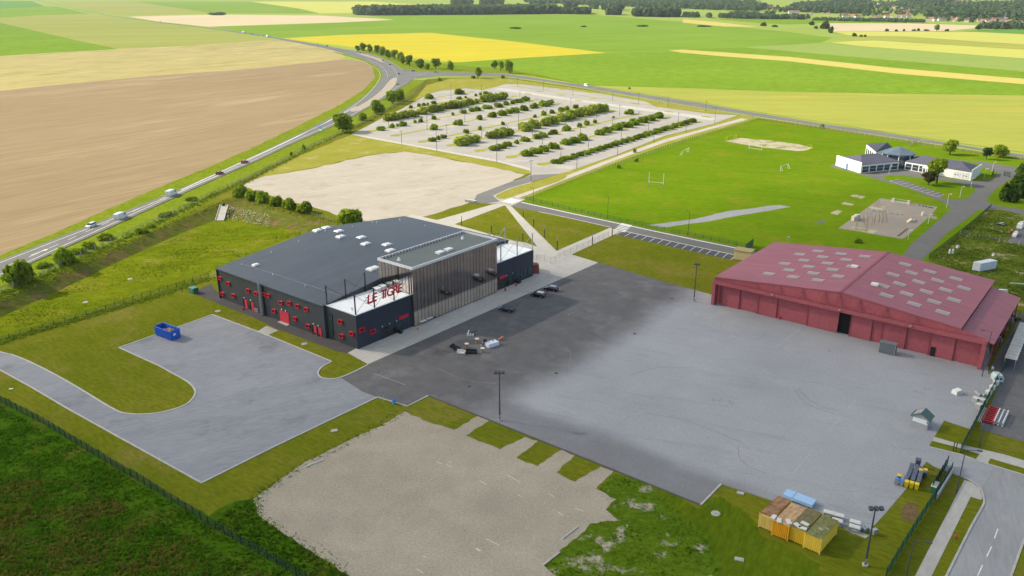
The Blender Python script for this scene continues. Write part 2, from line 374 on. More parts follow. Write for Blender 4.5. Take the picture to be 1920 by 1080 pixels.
# far fields (photo outline -> ground)
fields = [
 ('field', [(-300, -2), (60, 2), (84, 12), (0, 16), (-300, 22)], F_DEEP, 'blue green crop field in the far corner beyond the highway'),
 ('field', [(-300, 22), (0, 16), (84, 12), (108, 12), (165, 26), (90, 28), (0, 33), (-300, 42)], F_GREEN2, 'mid green field left of the far end of the highway'),
 ('field', [(-400, 45), (0, 33), (90, 28), (165, 26.5), (300, 44), (430, 60.5), (515, 73.5), (440, 82), (350, 86), (222, 92), (0, 42), (-400, -20)], F_OLIVE, 'ripening olive wheat field left of the highway'),
 ('field', [(-400, 12), (0, 42.5), (222, 92), (100, 99), (0, 105), (-400, 135)], F_GREEN, 'deep green triangular crop field at the far left'),
 ('field', [(-400, 135), (0, 105), (100, 99), (222, 92), (350, 86), (515, 74), (560, 81), (620, 93), (650, 103), (640, 113), (480, 128), (280, 143), (120, 158), (0, 170), (-400, 210)], F_STRAW, 'straw coloured stubble field above the ploughed field'),
 ('field', [(-500, 230), (-400, 210), (0, 170), (120, 158), (280, 143), (480, 128), (640, 112), (662, 112), (686, 117), (700, 128), (703, 147), (681, 170), (641, 196), (560, 237), (480, 276), (400, 311), (235, 380), (120, 431), (0, 481), (-500, 690)], F_BROWN, 'huge bare brown ploughed field left of the highway'),
 ('field', [(105, 4), (250, 3), (330, 15), (400, 25), (233, 29), (170, 20)], F_OLIVE, 'olive field right of the far highway'),
 ('field', [(250, 3), (470, 3), (560, 16), (600, 25), (400, 25)], F_GREEN2, 'bright green field on the far slope'),
 ('field', [(470, 3), (700, 3), (835, 12), (800, 20), (690, 24), (600, 25), (560, 16)], F_PALEY, 'pale yellow green field behind the tree belt'),
 ('field', [(240, 31), (400, 27.5), (600, 29), (740, 37), (640, 42), (390, 50), (300, 41)], F_TAN, 'long bare tan field along the far highway'),
 ('field', [(395, 50.5), (640, 42.5), (740, 37.5), (690, 29), (1105, 27), (1280, 41), (1480, 60), (1560, 71), (1538, 80), (1395, 89), (1260, 96), (1138, 99), (960, 77), (807, 61), (640, 65), (530, 71), (440, 58)], F_GREEN2, 'vast green field below the dark tree belt'),
 ('field', [(533, 72), (640, 65.5), (807, 61.5), (960, 77.5), (1137, 99.5), (1000, 107), (857, 117), (800, 112), (740, 105), (690, 92), (640, 86), (590, 80)], F_YELLOW, 'bright yellow rape field beyond the row of trees'),
 ('field', [(800, 131), (760, 118), (857, 117.5), (1000, 107.5), (1138, 99.5), (1260, 96.5), (1480, 110), (2100, 165), (2100, 185), (1920, 179), (1700, 176), (1450, 171), (1280, 165), (1110, 160.5), (990, 141), (940, 135.5)], F_GREEN, 'bright green leafy crop field right of the junction'),
 ('field', [(1253, 94.5), (1280, 93), (1480, 107), (1680, 128), (1920, 148), (2150, 170), (2150, 182), (1920, 158), (1680, 138), (1480, 115), (1280, 99)], F_GOLD, 'narrow golden strip running across the green field'),
 ('field', [(1280, 92.5), (1397, 89), (1613, 108), (1920, 135), (2150, 157), (2150, 168), (1920, 147), (1680, 127), (1480, 106)], F_GREEN, 'narrow green band above the golden strip'),
 ('field', [(1397, 88.5), (1557, 80), (1613, 87), (1920, 110), (2150, 130), (2150, 155), (1920, 134.5), (1613, 107.5)], F_PALEG, 'pale green field above the narrow green band'),
 ('field', [(1557, 79.5), (1600, 77), (1640, 76), (1920, 93), (2150, 108), (2150, 128), (1920, 109.5), (1613, 86.5)], F_PALEY, 'pale yellow crop at the right edge above the pale green field'),
 ('field', [(1565, 72), (1620, 68), (1700, 69), (1920, 84), (2150, 98), (2150, 107), (1920, 92.5), (1640, 75.5), (1600, 76.5)], F_YG, 'greenish stripe within the pale yellow crops on the right'),
 ('field', [(1560, 59), (1830, 60), (1920, 64.5), (2150, 72), (2150, 97), (1920, 83.5), (1700, 68.5), (1620, 67.5), (1590, 66)], F_PALEY, 'long pale yellow field below the bare tan field on the right'),
 ('field', [(1540, 43.5), (1700, 44), (1830, 47.5), (1850, 51), (1773, 58.5), (1560, 58.5)], F_TAN, 'bare tan field in front of the village'),
 ('field', [(1830, 60), (1800, 58), (1860, 55.5), (2100, 55), (2150, 71), (1920, 64)], F_DEEP, 'dark green field at the right edge below the village'),
 ('field', [(1280, 36), (1340, 41), (1425, 50.5), (1360, 50), (1280, 42.5)], F_GOLD, 'short golden strip near the hedges of the valley'),
 ('field', [(1330, 35), (1480, 36), (1700, 43), (1540, 43), (1480, 46), (1420, 43)], F_GREEN, 'green slope below the valley trees'),
 ('field', [(1104, 161), (1280, 165.5), (1450, 171.5), (1700, 176.5), (1920, 179.5), (2200, 184), (2400, 360), (1920, 286), (1738, 260), (1540, 229), (1400, 207), (1300, 189.5), (1198, 174), (1120, 162.5)], F_YG, 'yellow green grain field beyond the boundary road'),
]
for i, (nm, px, mt, lb) in enumerate(fields): sheet(nm, px, 0.03 + 0.006*i, mt, lb)

# ------------------------------------------------------------------ highway and roads
ROAD_L = [(-420, 655), (-200, 568), (0, 489), (100, 450), (200, 411), (300, 371), (400, 328), (484, 289), (568, 248), (631, 215), (677, 186), (708, 159), (719, 140), (707, 124), (677, 110), (645, 100), (600, 88.5), (547, 78.5), (500, 69.5), (433, 59.5), (383, 52.8), (300, 42.8), (220, 32.6), (173, 23.6), (127, 13.4), (88, 4.6), (60, -1)]
ROAD_R = [(-420, 710), (-200, 610), (0, 521), (55, 496), (125, 464), (190, 435), (282, 392), (360, 356), (425, 327), (480, 303), (544, 272), (617, 240), (662, 219), (706, 193), (734, 175), (756, 162), (775, 149), (770, 138), (756, 131), (737, 119), (708, 106), (680, 97.5), (640, 91.5), (600, 84), (547, 75.5), (500, 67), (433, 57.7), (383, 51.5), (300, 41.8), (220, 31.8), (173, 23), (127, 12.8), (91, 4.6), (64, -1)]
hw = sheet('highway', ROAD_L + ROAD_R[::-1], 0.22, M_ROAD, 'grey two lane highway curving past the ploughed field')
VER_L = [(-500, 685), (0, 480), (120, 430), (235, 379), (400, 310), (480, 275), (560, 236), (641, 195), (681, 169), (703, 147), (700, 127), (686, 116), (660, 108), (620, 97)]
sheet('road_verge', VER_L + [(645, 101), (678, 111), (708, 125), (720, 140), (709, 159), (678, 187), (632, 216), (569, 249), (485, 290), (401, 329), (301, 372), (201, 412), (101, 451), (1, 490), (-419, 656)], 0.19, M_VERGE, 'green grass verge between highway and ploughed field', rag=(4, 0.5))
sheet('road_verge', [(-400, 705), (0, 520), (125, 463), (282, 391), (425, 326), (544, 271), (662, 218), (734, 174), (775, 150), (800, 150), (770, 168), (742, 195), (700, 215), (640, 250), (560, 290), (490, 318), (430, 350), (390, 378), (300, 425), (190, 475), (60, 535), (0, 562), (-400, 730)], 0.045, M_VERGE, 'rough green verge between highway and boundary fence', rag=(4, 0.5))
sheet('road_verge', [(684, 98), (708, 105), (737, 118), (756, 130), (772, 136), (940, 136.5), (1000, 143), (1095, 159), (1000, 138), (930, 128), (850, 122), (790, 116), (740, 107), (700, 95), (664, 91)], 0.185, M_VERGE, 'grass verge under the row of trees beside the junction')
JR_T = [(756, 131), (787, 135), (860, 136), (940, 137.5), (990, 144), (1040, 152), (1097, 160), (1120, 163.5), (1198, 176), (1304, 192), (1400, 209), (1540, 232), (1639, 246), (1738, 262), (1837, 278), (1920, 291), (2300, 350)]
JR_B = [(762, 160), (773, 148), (827, 142.5), (947, 143), (1007, 151), (1073, 161), (1120, 169), (1198, 182), (1304, 200), (1400, 215), (1540, 237.5), (1639, 252), (1718, 264.5), (1797, 275), (1920, 296), (2300, 356)]
jr = sheet('side_road', JR_T + JR_B[::-1], 0.20, M_ROAD, 'narrow grey road branching right from the highway junction')
# painted lines of the highway
def dashes(px, on, off, w, name, parent, z, smooth=3, a=0.0, b=1e9):
    pts = line_pts(px, smooth); d = a
    tot = sum((q-p).length for p, q in zip(pts, pts[1:]))
    def at(s):
        acc = 0
        for p, q in zip(pts, pts[1:]):
            L = (q-p).length
            if s <= acc + L: return p + (q-p)*((s-acc)/L), (q-p).normalized()
            acc += L
        return pts[-1], (pts[-1]-pts[-2]).normalized()
    while d < min(tot, b):
        p, t = at(d); q, t2 = at(min(d+on, tot)); nr = Vector((-t.y, t.x, 0))*w/2; n2 = Vector((-t2.y, t2.x, 0))*w/2
        mb = MB(); mb.quad((p.x-nr.x, p.y-nr.y, z+zt(p.y)), (p.x+nr.x, p.y+nr.y, z+zt(p.y)), (q.x+n2.x, q.y+n2.y, z+zt(q.y)), (q.x-n2.x, q.y-n2.y, z+zt(q.y)))
        mb.build(name, M_LINE, parent); d += on + off
def solid(px, w, name, parent, z, smooth=3, mat=None):
    pts = line_pts(px, smooth)
    return ob(name, flat_mesh(name, ribbon(pts, w), z, mat or M_LINE), parent)
HWE = [(-200, 573), (0, 494), (100, 455), (200, 416), (300, 376), (400, 333), (484, 293), (568, 252), (631, 219), (675, 190), (703, 162), (713, 141), (702, 126), (672, 112.5), (640, 102), (600, 90)]
solid(HWE, 0.25, 'edge_line', hw, 0.235)
solid([(-200, 604), (0, 516), (55, 491), (125, 459), (190, 430), (282, 387), (360, 351.5), (425, 323), (480, 299), (544, 268), (617, 236), (660, 216), (704, 190), (732, 172), (750, 160)], 0.25, 'edge_line', hw, 0.235)
CENTRE = [(-200, 588), (0, 505), (60, 481), (125, 452), (190, 423), (282, 383), (340, 357)]
dashes(CENTRE, 4.5, 5.0, 0.2, 'lane_dash', hw, 0.235)
solid([(340, 357), (425, 318), (480, 293), (544, 263), (612, 230), (650, 210), (668, 200)], 0.6, 'centre_line', hw, 0.235)
M_ISLE = ground_mat('traffic_island_gravel', (0.36, 0.31, 0.23), (0.44, 0.38, 0.28), 0.1, 1.0)
sheet('traffic_island', [(658, 208), (690, 190), (715, 171), (731, 152), (741, 146), (744, 150), (738, 162), (725, 175), (700, 194), (672, 208)], 0.30, M_ISLE, 'long tan traffic island splitting the highway before the junction', smooth=3)
kerb([(658, 208), (690, 190), (715, 171), (731, 152), (741, 146), (744, 150), (738, 162), (725, 175), (700, 194), (672, 208), (658, 208)], 'pale kerb round the long traffic island', 0.5, 0.31, 3)
sheet('traffic_island', [(664, 98), (690, 103), (712, 110), (722, 116), (716, 117), (700, 110), (680, 104)], 0.28, M_ISLE, 'small far traffic island beyond the junction')
for px in ([(720, 118), (735, 126), (744, 138), (746, 146)], [(690, 112), (712, 122), (724, 134), (727, 146)]): dashes(px, 4, 4, 0.3, 'lane_dash', hw, 0.235)
solid([(757, 140), (775, 142), (800, 138.5)], 0.4, 'give_way_line', jr, 0.215)
solid([(752, 160), (762, 150), (782, 146)], 0.4, 'give_way_line', jr, 0.215)
# white arrow painted near the left edge
mb = MB()
a0, a1, w0 = G(58, 480), G(82, 471), 0.18
t = (a1-a0).normalized(); nr = Vector((-t.y, t.x, 0))
mb.quad(a0-nr*w0, a0+nr*w0, a1+nr*w0, a1-nr*w0); mb.add([a1-nr*0.7, a1+nr*0.7, a1+t*2.2], [(0, 2, 1)])
o = mb.build('painted_arrow', M_LINE, hw); o.location.z = 0.235

# ------------------------------------------------------------------ site paving
def apron_mat():
    m = bpy.data.materials.new('apron_asphalt'); nt, N, L, P = nodes_of(m)
    co = nt.nodes.new('ShaderNodeTexCoord').outputs['Object']
    sx = N.new('ShaderNodeSeparateXYZ'); L.new(co, sx.inputs[0])
    big = noise(nt, co, 0.035, 5, 0.6, 0.2, 0.8); md = noise(nt, co, 0.25, 5, 0.6, 0.25, 0.75); fn = noise(nt, co, 2.2, 4, 0.7, 0.25, 0.75)
    def edge(src, at, width, wob):
        a = N.new('ShaderNodeMath'); a.operation = 'MULTIPLY_ADD'; L.new(big, a.inputs[0]); a.inputs[1].default_value = wob; L.new(src, a.inputs[2])
        r = N.new('ShaderNodeMapRange'); r.interpolation_type = 'SMOOTHSTEP'; L.new(a.outputs[0], r.inputs[0])
        r.inputs[1].default_value = at - width + wob/2; r.inputs[2].default_value = at + width + wob/2; return r.outputs[0]
    e = N.new('ShaderNodeMath'); e.operation = 'MULTIPLY'; L.new(edge(sx.outputs[0], 43, 6, 9), e.inputs[0]); L.new(mul(nt, edge(sx.outputs[1], 2.6, 2.6, 5), 0.62, 0.38), e.inputs[1])
    dark = mix_rgb(nt, (0.098, 0.094, 0.098), (0.155, 0.15, 0.155), mul(nt, md, 0.8)); dark = mix_rgb(nt, dark, (0.20, 0.195, 0.20), noise(nt, co, 0.09, 6, 0.7, 0.52, 0.8))
    pale = mix_rgb(nt, (0.262, 0.266, 0.29), (0.375, 0.378, 0.40), big); pale = mix_rgb(nt, pale, (0.40, 0.39, 0.38), noise(nt, co, 0.06, 6, 0.7, 0.55, 0.8))
    cs = coords(nt, 'object', R(20), (0.12, 1, 1))
    pale = mix_rgb(nt, pale, (0.20, 0.20, 0.215), mul(nt, noise(nt, cs, 0.35, 6, 0.7, 0.55, 0.8), 0.6))
    c2 = coords(nt, 'object', R(-35), (0.08, 1, 1)); pale = mix_rgb(nt, pale, (0.46, 0.455, 0.45), mul(nt, noise(nt, c2, 0.5, 6, 0.75, 0.60, 0.8), 0.6))
    c3_ = coords(nt, 'object', R(60), (0.1, 1, 1)); dark = mix_rgb(nt, dark, (0.26, 0.255, 0.255), mul(nt, noise(nt, c3_, 0.3, 6, 0.75, 0.60, 0.82), 0.6))
    col = mix_rgb(nt, dark, pale, e.outputs[0])
    # oil stains
    col = mix_rgb(nt, col, (0.09, 0.08, 0.075), mul(nt, noise(nt, co, 0.11, 5, 0.75, 0.66, 0.78), 0.7))
    # curved tyre marks
    v = N.new('ShaderNodeTexVoronoi'); v.feature = 'F1'; L.new(co, v.inputs['Vector']); v.inputs['Scale'].default_value = 0.035
    w = N.new('ShaderNodeMath'); w.operation = 'PINGPONG'; L.new(v.outputs['Distance'], w.inputs[0]); w.inputs[1].default_value = 0.12
    tm = N.new('ShaderNodeMapRange'); L.new(w.outputs[0], tm.inputs[0]); tm.inputs[1].default_value = 0.006; tm.inputs[2].default_value = 0.0
    tf = N.new('ShaderNodeMath'); tf.operation = 'MULTIPLY'; L.new(tm.outputs[0], tf.inputs[0]); L.new(noise(nt, co, 0.05, 3, 0.5, 0.55, 0.75), tf.inputs[1])
    col = mix_rgb(nt, col, (0.13, 0.13, 0.135), mul(nt, tf.outputs[0], 0.5))
    # repaired seams along the slabs
    bk = N.new('ShaderNodeTexBrick'); L.new(co, bk.inputs['Vector']); bk.inputs['Scale'].default_value = 1.0; bk.offset = 0
    bk.inputs['Brick Width'].default_value = 13; bk.inputs['Row Height'].default_value = 19; bk.inputs['Mortar Size'].default_value = 0.08; bk.inputs['Mortar Smooth'].default_value = 0.2
    col = mix_rgb(nt, col, (0.16, 0.16, 0.165), mul(nt, bk.outputs['Fac'], 0.12))
    col = mix_rgb(nt, col, (0.5, 0.49, 0.47), noise(nt, co, 0.8, 2, 0.4, 0.80, 0.82))
    col = mix_rgb(nt, col, grey(nt, mul(nt, fn, 0.26, 0.87)), 1.0, 'MULTIPLY')
    L.new(col, P.inputs['Base Color']); P.inputs['Roughness'].default_value = 0.9; P.inputs['Specular IOR Level'].default_value = 0.25
    return m
AP = [(640, 709), (690, 683.5), (1122, 492.5), (1240, 527), (1336, 553), (1460, 560), (1700, 620), (1835, 650), (1858, 655), (1852, 700), (1880, 700), (1862, 735), (1822, 806), (1770, 789), (1741, 838), (1800, 853), (1862, 875), (1842, 915), (1815, 899), (1752, 876), (1737, 866), (1695, 922), (1660, 963), (1640, 985), (1600, 1003), (1560, 975), (1480, 950), (1352, 908), (1314, 947), (803, 742), (764, 762), (708, 745), (680, 735)]
pts = [G(*p, 0) for p in AP]
o = ob('apron', flat_mesh('apron', [Vector((*toUV(p), 0)) for p in pts], 0.045, apron_mat())); o.matrix_world = FRAME
tag(o, 'wide apron of old pale and newer dark asphalt before the hangar', None, None, 'structure')
M_MARK = paint('tyre_mark_rubber', (0.19, 0.19, 0.195), 0.9, 0, 0.3, 0.5); M_SCUFF = paint('pale_scuff', (0.41, 0.405, 0.40), 0.9, 0, 0.3, 0.5)
APR = o
def mark(name, px, w, mat, smooth=4):
    ps = smooth_pts([G(*p, 0) for p in px], False, smooth) if smooth else [G(*p, 0) for p in px]
    m_ = ob(name, flat_mesh(name, [Vector((*toUV(p), 0)) for p in ribbon(ps, w)], 0.052, mat)); m_.parent = APR; m_.matrix_parent_inverse = Matrix.Identity(4)
for px in ([(1490, 730), (1502, 748), (1525, 763), (1566, 777)], [(1496, 728), (1512, 746), (1535, 760), (1570, 771)], [(1384, 838), (1386, 856), (1402, 874), (1436, 888)], [(1060, 650), (1070, 666), (1066, 686), (1050, 700)], [(1180, 705), (1230, 690), (1300, 690)], [(820, 690), (870, 712), (930, 720)], [(1210, 775), (1290, 790), (1390, 830)]): mark('tyre_mark', px, 0.12, M_MARK)
for px in ([(1605, 748), (1590, 766)], [(1575, 783), (1552, 811)], [(1525, 843), (1490, 884)], [(1290, 670), (1390, 706)], [(1500, 617), (1455, 650)], [(1240, 705), (1330, 720), (1400, 735)], [(1020, 752), (1120, 790)], [(1560, 815), (1570, 820)], [(700, 700), (760, 722)]): mark('pale_scuff', px, 0.10, M_SCUFF, 0)
for px in ((1043, 700), (1190, 626), (880, 725), (1260, 560)):
    p_ = G(*px, 0); u_, v_ = toUV(p_); MB().box((u_, v_, 0.03), 0.7, 0.7, 0.035).build('drain_grate', paint('drain_iron', (0.03, 0.03, 0.03), 0.7), APR)
LOT = [(398, 590), (360, 604), (223, 652), (298, 686), (345, 712), (361, 725), (366, 740), (348, 759), (311, 771.5), (272, 777), (233, 775), (207, 764), (156, 733), (104, 703), (52, 677), (21, 665), (0, 660), (-160, 615), (-220, 630), (0, 694), (60, 727), (124, 765), (187, 800), (378, 906), (510, 840), (708, 745), (690, 735), (645, 709), (630, 710), (605, 709), (596, 702), (600, 690), (622, 678), (500, 628)]
sheet('car_yard', LOT, 0.037, M_YARD, 'grey asphalt yard left of the dark hall with a curved driveway')
kerb([(398, 590), (360, 604), (223, 652)], 'pale kerb behind the blue skip'); kerb([(223, 652), (298, 686), (340, 709)], 'straight kerb along the tongue of lawn')
kerb([(340, 709), (358, 721), (366, 738), (350, 758), (311, 771.5), (272, 777), (233, 775), (207, 764), (156, 733), (104, 703), (52, 677), (21, 665), (0, 660), (-160, 615)], 'pale curved kerb round the tongue of lawn', 0.35, 0.12, 4)
kerb([(0, 694), (60, 727), (124, 765), (187, 800), (378, 906)], 'pale kerb along the fence side of the grey yard'); kerb([(378, 906), (510, 840), (708, 745)], 'pale kerb on the gravel side of the grey yard')
kerb([(398, 590), (500, 628), (622, 678)], 'pale kerb between grey yard and grass strip')
kerb([(622, 678), (604, 688), (596, 700), (605, 709), (630, 710), (658, 700), (690, 684)], 'rounded pale kerb of the grass island', 0.35, 0.12, 4)
kerb([(803, 742), (764, 762), (708, 745)], 'kerb at the inner corner of the apron'); kerb([(803, 742), (1314, 947)], 'dark kerb along the front edge of the apron', 0.35, 0.1, 0, paint('dark_kerb', (0.09, 0.08, 0.085), 0.9))
kerb([(1314, 947), (1352, 908)], 'short kerb at the apron corner by the manhole')
sheet('walkway', [(358, 549), (395, 533), (415, 556), (600, 630), (672, 654), (655, 663), (635, 660), (520, 617), (477, 596)], 0.03, M_WALKWAY, 'dark asphalt walkway along the windowed hall wall')
sheet('pavement', [(500, 611), (522, 620), (500, 630), (482, 622)], 0.034, M_DARKRD, 'short slabbed path crossing the grass strip')
for k in range(6):
    t_ = (k+0.5)/6; a_ = G(500+22*t_, 611+9*t_, 0); b_ = G(482+18*t_, 622+8*t_, 0); ob('path_slab', flat_mesh('path_slab', ribbon([a_, b_], 0.62), 0.06, M_KERB), bpy.data.objects['pavement'])
sheet('plaza', [(652, 662), (690, 683), (1122, 492.5), (1068, 476), (1044, 471), (1012, 464), (985, 455), (935, 447), (800, 520), (670, 652)], 0.033, M_PLAZA, 'pale concrete forecourt along the glass front')
# joints of the forecourt slabs
pz = bpy.data.objects['plaza']
M_JOINT = paint('paving_joint', (0.30, 0.29, 0.27), 0.9)
for k in range(0, 24):
    a, b = W(0.9 if k > 4 else 0.3, 1 + k*3.8, 0), W(7.7, 1 + k*3.8, 0)
    if 18 < 1+k*3.8 < 50: a = W(1.9, 1 + k*3.8, 0)
    ob('paving_joint', flat_mesh('paving_joint', ribbon([a, b], 0.07), 0.04, M_JOINT), pz)
ob('paving_joint', flat_mesh('paving_joint', ribbon([W(4.6, -2, 0), W(4.6, 88, 0)], 0.07), 0.0402, M_JOINT), pz)
sheet('path', [(946, 384), (960, 388), (1045, 472), (1010, 466)], 0.036, M_PATH, 'pale concrete path slanting across the lawn to the crossing')
sheet('path', [(1144, 427), (1162, 435), (1070, 478), (1040, 472)], 0.038, M_PATH, 'pale fenced path from the forecourt to the road crossing')
sheet('path', [(925, 383), (952, 383), (840, 425), (800, 418)], 0.036, M_PATH, 'pale path running behind the dark hall')
sheet('path', [(770, 402), (840, 417), (1018, 467), (985, 468), (880, 437), (760, 410)], 0.034, M_PATH, 'pale strip of paving along the back of the hall')
SR_T = [(955, 372), (978, 377.5), (1075, 399.5), (1166, 418.7), (1295, 446), (1396, 466.6), (1440, 476)]
SR_B = [(938, 379), (960, 387.5), (1027, 400.7), (1144, 427), (1164, 432), (1295, 460), (1379, 478), (1420, 487)]
sr = sheet('side_street', SR_T + SR_B[::-1], 0.032, M_DARKRD, 'dark service road between lawns and sports field')
solid([(978, 379.5), (1075, 401), (1166, 420.5), (1295, 448), (1396, 468.5)], 0.7, 'edge_line', sr, 0.045, 0)
solid([(1010, 397), (1080, 411.5), (1144, 426)], 0.3, 'edge_line', sr, 0.045, 0); solid([(1168, 433), (1295, 460.5), (1379, 478.5)], 0.35, 'edge_line', sr, 0.045, 0)
for cx in range(6):
    t = cx/5
    for (A, B, name) in (((941, 378), (956, 373), 'crossing_stripe'), ((1151, 431), (1164, 419.5), 'crossing_stripe')):
        ax = A[0] + (B[0]-A[0])*t; ay = A[1] + (B[1]-A[1])*t
        d = (20, 4.6) if A[0] > 1000 else (20, 4.0)
        q = [G(ax, ay), G(ax+d[0], ay+d[1]), G(ax+d[0]+1.4, ay+d[1]-1.1), G(ax+1.4, ay-1.1)]
        ob('crossing_stripe', flat_mesh('crossing_stripe', q, 0.047, M_LINE), sr)
BAY_T = [(1168, 433.5), (1295, 461), (1379, 479.5)]; BAY_B = [(1370, 487), (1262, 463.5), (1156, 440)]
by = sheet('parking_bays', BAY_T + BAY_B, 0.036, M_BAYS, 'row of dark marked parking bays beside the service road')
for k in range(15):
    t = k/14; a = G(1168 + (1379-1168)*t, 433.5 + (479.5-433.5)*t); b = G(1156 + (1370-1156)*t, 440 + (487-440)*t)
    ob('bay_line', flat_mesh('bay_line', ribbon([a, b], 0.16), 0.048, M_LINE), by)
# car park, exit lane, dirt lot
CP = [(659, 251.5), (690, 236), (721, 219), (750, 206), (775, 192), (803, 176.5), (827, 170), (874, 165.5), (906, 168.5), (936, 161), (949, 157.5), (980, 158.5), (1029, 164), (1120, 175), (1212, 191), (1230, 200), (1336, 214), (1384, 216), (1336, 232.5), (1246, 255), (1157, 290), (1063, 322), (1000, 340), (955, 366), (985, 374), (955, 388), (930, 382), (880, 380), (905, 363), (960, 345), (996, 327), (992, 320), (932, 304), (820, 283), (756, 269.5)]
cp = sheet('car_park', CP, 0.034, M_CARPARK, 'large pale asphalt car park with planted strips')
sheet('exit_lane', [(894, 365), (960, 340), (1000, 328), (1050, 326), (1000, 340), (955, 353), (924, 367), (937, 378), (905, 382), (888, 378)], 0.040, M_ROAD, 'grey exit lane from car park to the road crossing')
sheet('lawn_island', [(930, 367), (960, 353), (1000, 342), (1050, 331), (1063, 331), (1045, 341), (990, 359), (945, 373)], 0.05, M_DRYLAWN, 'long grass island beside the car park exit lane', smooth=3)
sheet('dirt_lot', [(455, 350), (462, 343), (496, 331), (580, 317), (689, 292), (756, 284.5), (800, 290), (927, 315), (985, 327), (950, 346), (905, 363), (882, 379), (830, 397), (770, 412), (700, 425), (660, 412), (600, 392), (540, 378)], 0.030, M_DIRT, 'pale bare dirt overflow lot behind the hall', rag=(5, 0.9))
sheet('dry_lawn', [(470, 338), (560, 293), (660, 252), (756, 270), (932, 305), (994, 320), (996, 325), (985, 326), (927, 314.5), (800, 289), (756, 284), (689, 291), (580, 316), (500, 330)], 0.026, M_DRYLAWN, 'yellowish mown strip between dirt lot and car park', rag=(5, 0.4))
sheet('dry_lawn', [(775, 190), (800, 160), (845, 147), (945, 146), (1075, 165), (1200, 184), (1330, 205), (1384, 215), (1340, 214), (1232, 200), (1210, 190.5), (1029, 163.5), (936, 160.5), (906, 168), (874, 165), (827, 169.5), (803, 176)], 0.026, M_DRYLAWN, 'yellowish lawn between car park and boundary fence')
sheet('dry_lawn', [(1384, 217), (1410, 216), (1420, 222), (1340, 245), (1260, 268), (1160, 303), (1075, 336), (1000, 366), (980, 372), (965, 368), (1003, 340), (1063, 322), (1157, 291), (1246, 256), (1336, 233)], 0.024, M_DRYLAWN, 'yellowish strip between car park and sports field')
sheet('path', [(1390, 222), (1402, 224), (1330, 243), (1250, 266), (1150, 302), (1066, 335), (990, 365), (970, 372), (962, 366), (1058, 331), (1145, 298), (1243, 262), (1325, 240)], 0.038, M_PATH, 'pale footpath between car park and sports field')
# sports field and fire station grounds
sheet('sports_field', [(978, 376), (1000, 364), (1075, 332), (1160, 300), (1260, 266), (1405, 222), (1540, 242), (1700, 266), (1920, 301), (2200, 350), (2200, 470), (1840, 520), (1700, 500), (1430, 472), (1396, 465.5), (1295, 445), (1166, 417.5), (1075, 398.5)], 0.022, M_PITCH, 'bright green sports turf between car park and hangar')
sheet('sand_pit', [(1359, 265), (1372, 262), (1388, 258.5), (1440, 263), (1498, 270.5), (1524, 277.5), (1510, 282.5), (1494, 283.5), (1430, 276.5)], 0.034, M_SAND, 'pale sand court worn into the sports turf', rag=(2, 0.4))
sheet('path', [(1213, 422), (1302, 411), (1363, 396), (1400, 392), (1440, 386), (1462, 384.5), (1483, 388), (1455, 393), (1394, 403), (1323, 416), (1247, 426.5)], 0.032, M_STREET, 'grey gravel track ending in the sports turf', rag=(3, 0.3))
stn = sheet('station_drive', [(1556, 312), (1562, 308), (1612, 327), (1684, 318), (1700, 318), (1785, 335), (1820, 340), (1860, 337), (1872, 322), (1850, 318), (1830, 305), (1790, 300), (1840, 303), (1920, 316), (2050, 340), (2050, 352), (1900, 333), (1870, 352), (1848, 376), (1870, 386), (1920, 393), (2050, 410), (2050, 425), (1920, 405), (1860, 395), (1836, 393), (1810, 412), (1770, 442), (1730, 488), (1686, 486), (1712, 455), (1775, 400), (1784, 390), (1770, 380), (1700, 352), (1640, 335)], 0.034, M_DARKRD, 'grey asphalt drive winding past the white station')
sheet('lawn_island', [(1656, 331), (1680, 329), (1720, 333), (1786, 341), (1822, 350), (1829, 356), (1815, 370), (1800, 374), (1780, 374), (1765, 371), (1760, 364), (1700, 340), (1668, 339)], 0.05, M_PITCH, 'green lawn island in front of the white station', smooth=3)
byd = sheet('parking_bays', [(1668, 339.5), (1685, 336.5), (1771, 364.5), (1756, 369)], 0.055, M_NEIGH, 'small row of marked bays beside the station drive')
for k in range(10):
    t = k/9; a = G(1668+88*t, 339.5+29.5*t); b = G(1685+86*t, 336.5+28*t)
    ob('bay_line', flat_mesh('bay_line', ribbon([a, b], 0.15), 0.064, M_LINE), byd)
solid([(1668, 339.5), (1756, 369)], 0.15, 'bay_line', byd, 0.066, 0)
pg = sheet('playground', [(1651, 371.6), (1758, 388), (1746, 404), (1758, 407), (1755, 411), (1741, 408), (1698, 445), (1690, 448), (1572, 428)], 0.034, M_PLAYGR, 'beige gravel playground beside the station drive')
for px in ([(1628, 388), (1661, 387), (1654, 393.5), (1633, 391)], [(1593, 428), (1600, 424.5), (1645, 433), (1636, 439)]):
    sheet('sand_patch', px, 0.045, M_SAND, '', parent=pg)
for px, lb in (([(1594, 367.5), (1600, 364.5), (1623, 368.5), (1616, 373)], 'sand patch nearest the station among the four beside the playground'), ([(1576, 382.5), (1583, 379), (1602, 383), (1597, 386)], 'second sand patch beside the playground, with metal posts'), ([(1556, 400), (1569, 393.5), (1580, 396), (1570, 403)], 'third sand patch beside the playground')):
    sheet('sand_patch', px, 0.036, M_SAND, lb)
sheet('concrete_slab', [(1530, 418), (1543, 413), (1550, 415), (1537, 421)], 0.036, M_DARKRD, 'grey slab lying in the sports turf')
sheet('weedy_plot', [(1738, 488), (1790, 446), (1840, 402), (1848, 394), (1875, 393), (1915, 402), (1930, 425), (1905, 450), (2100, 480), (2100, 600), (1900, 572), (1860, 530)], 0.040, M_WEEDS, 'overgrown weedy plot behind the red hangar', rag=(4, 0.6))
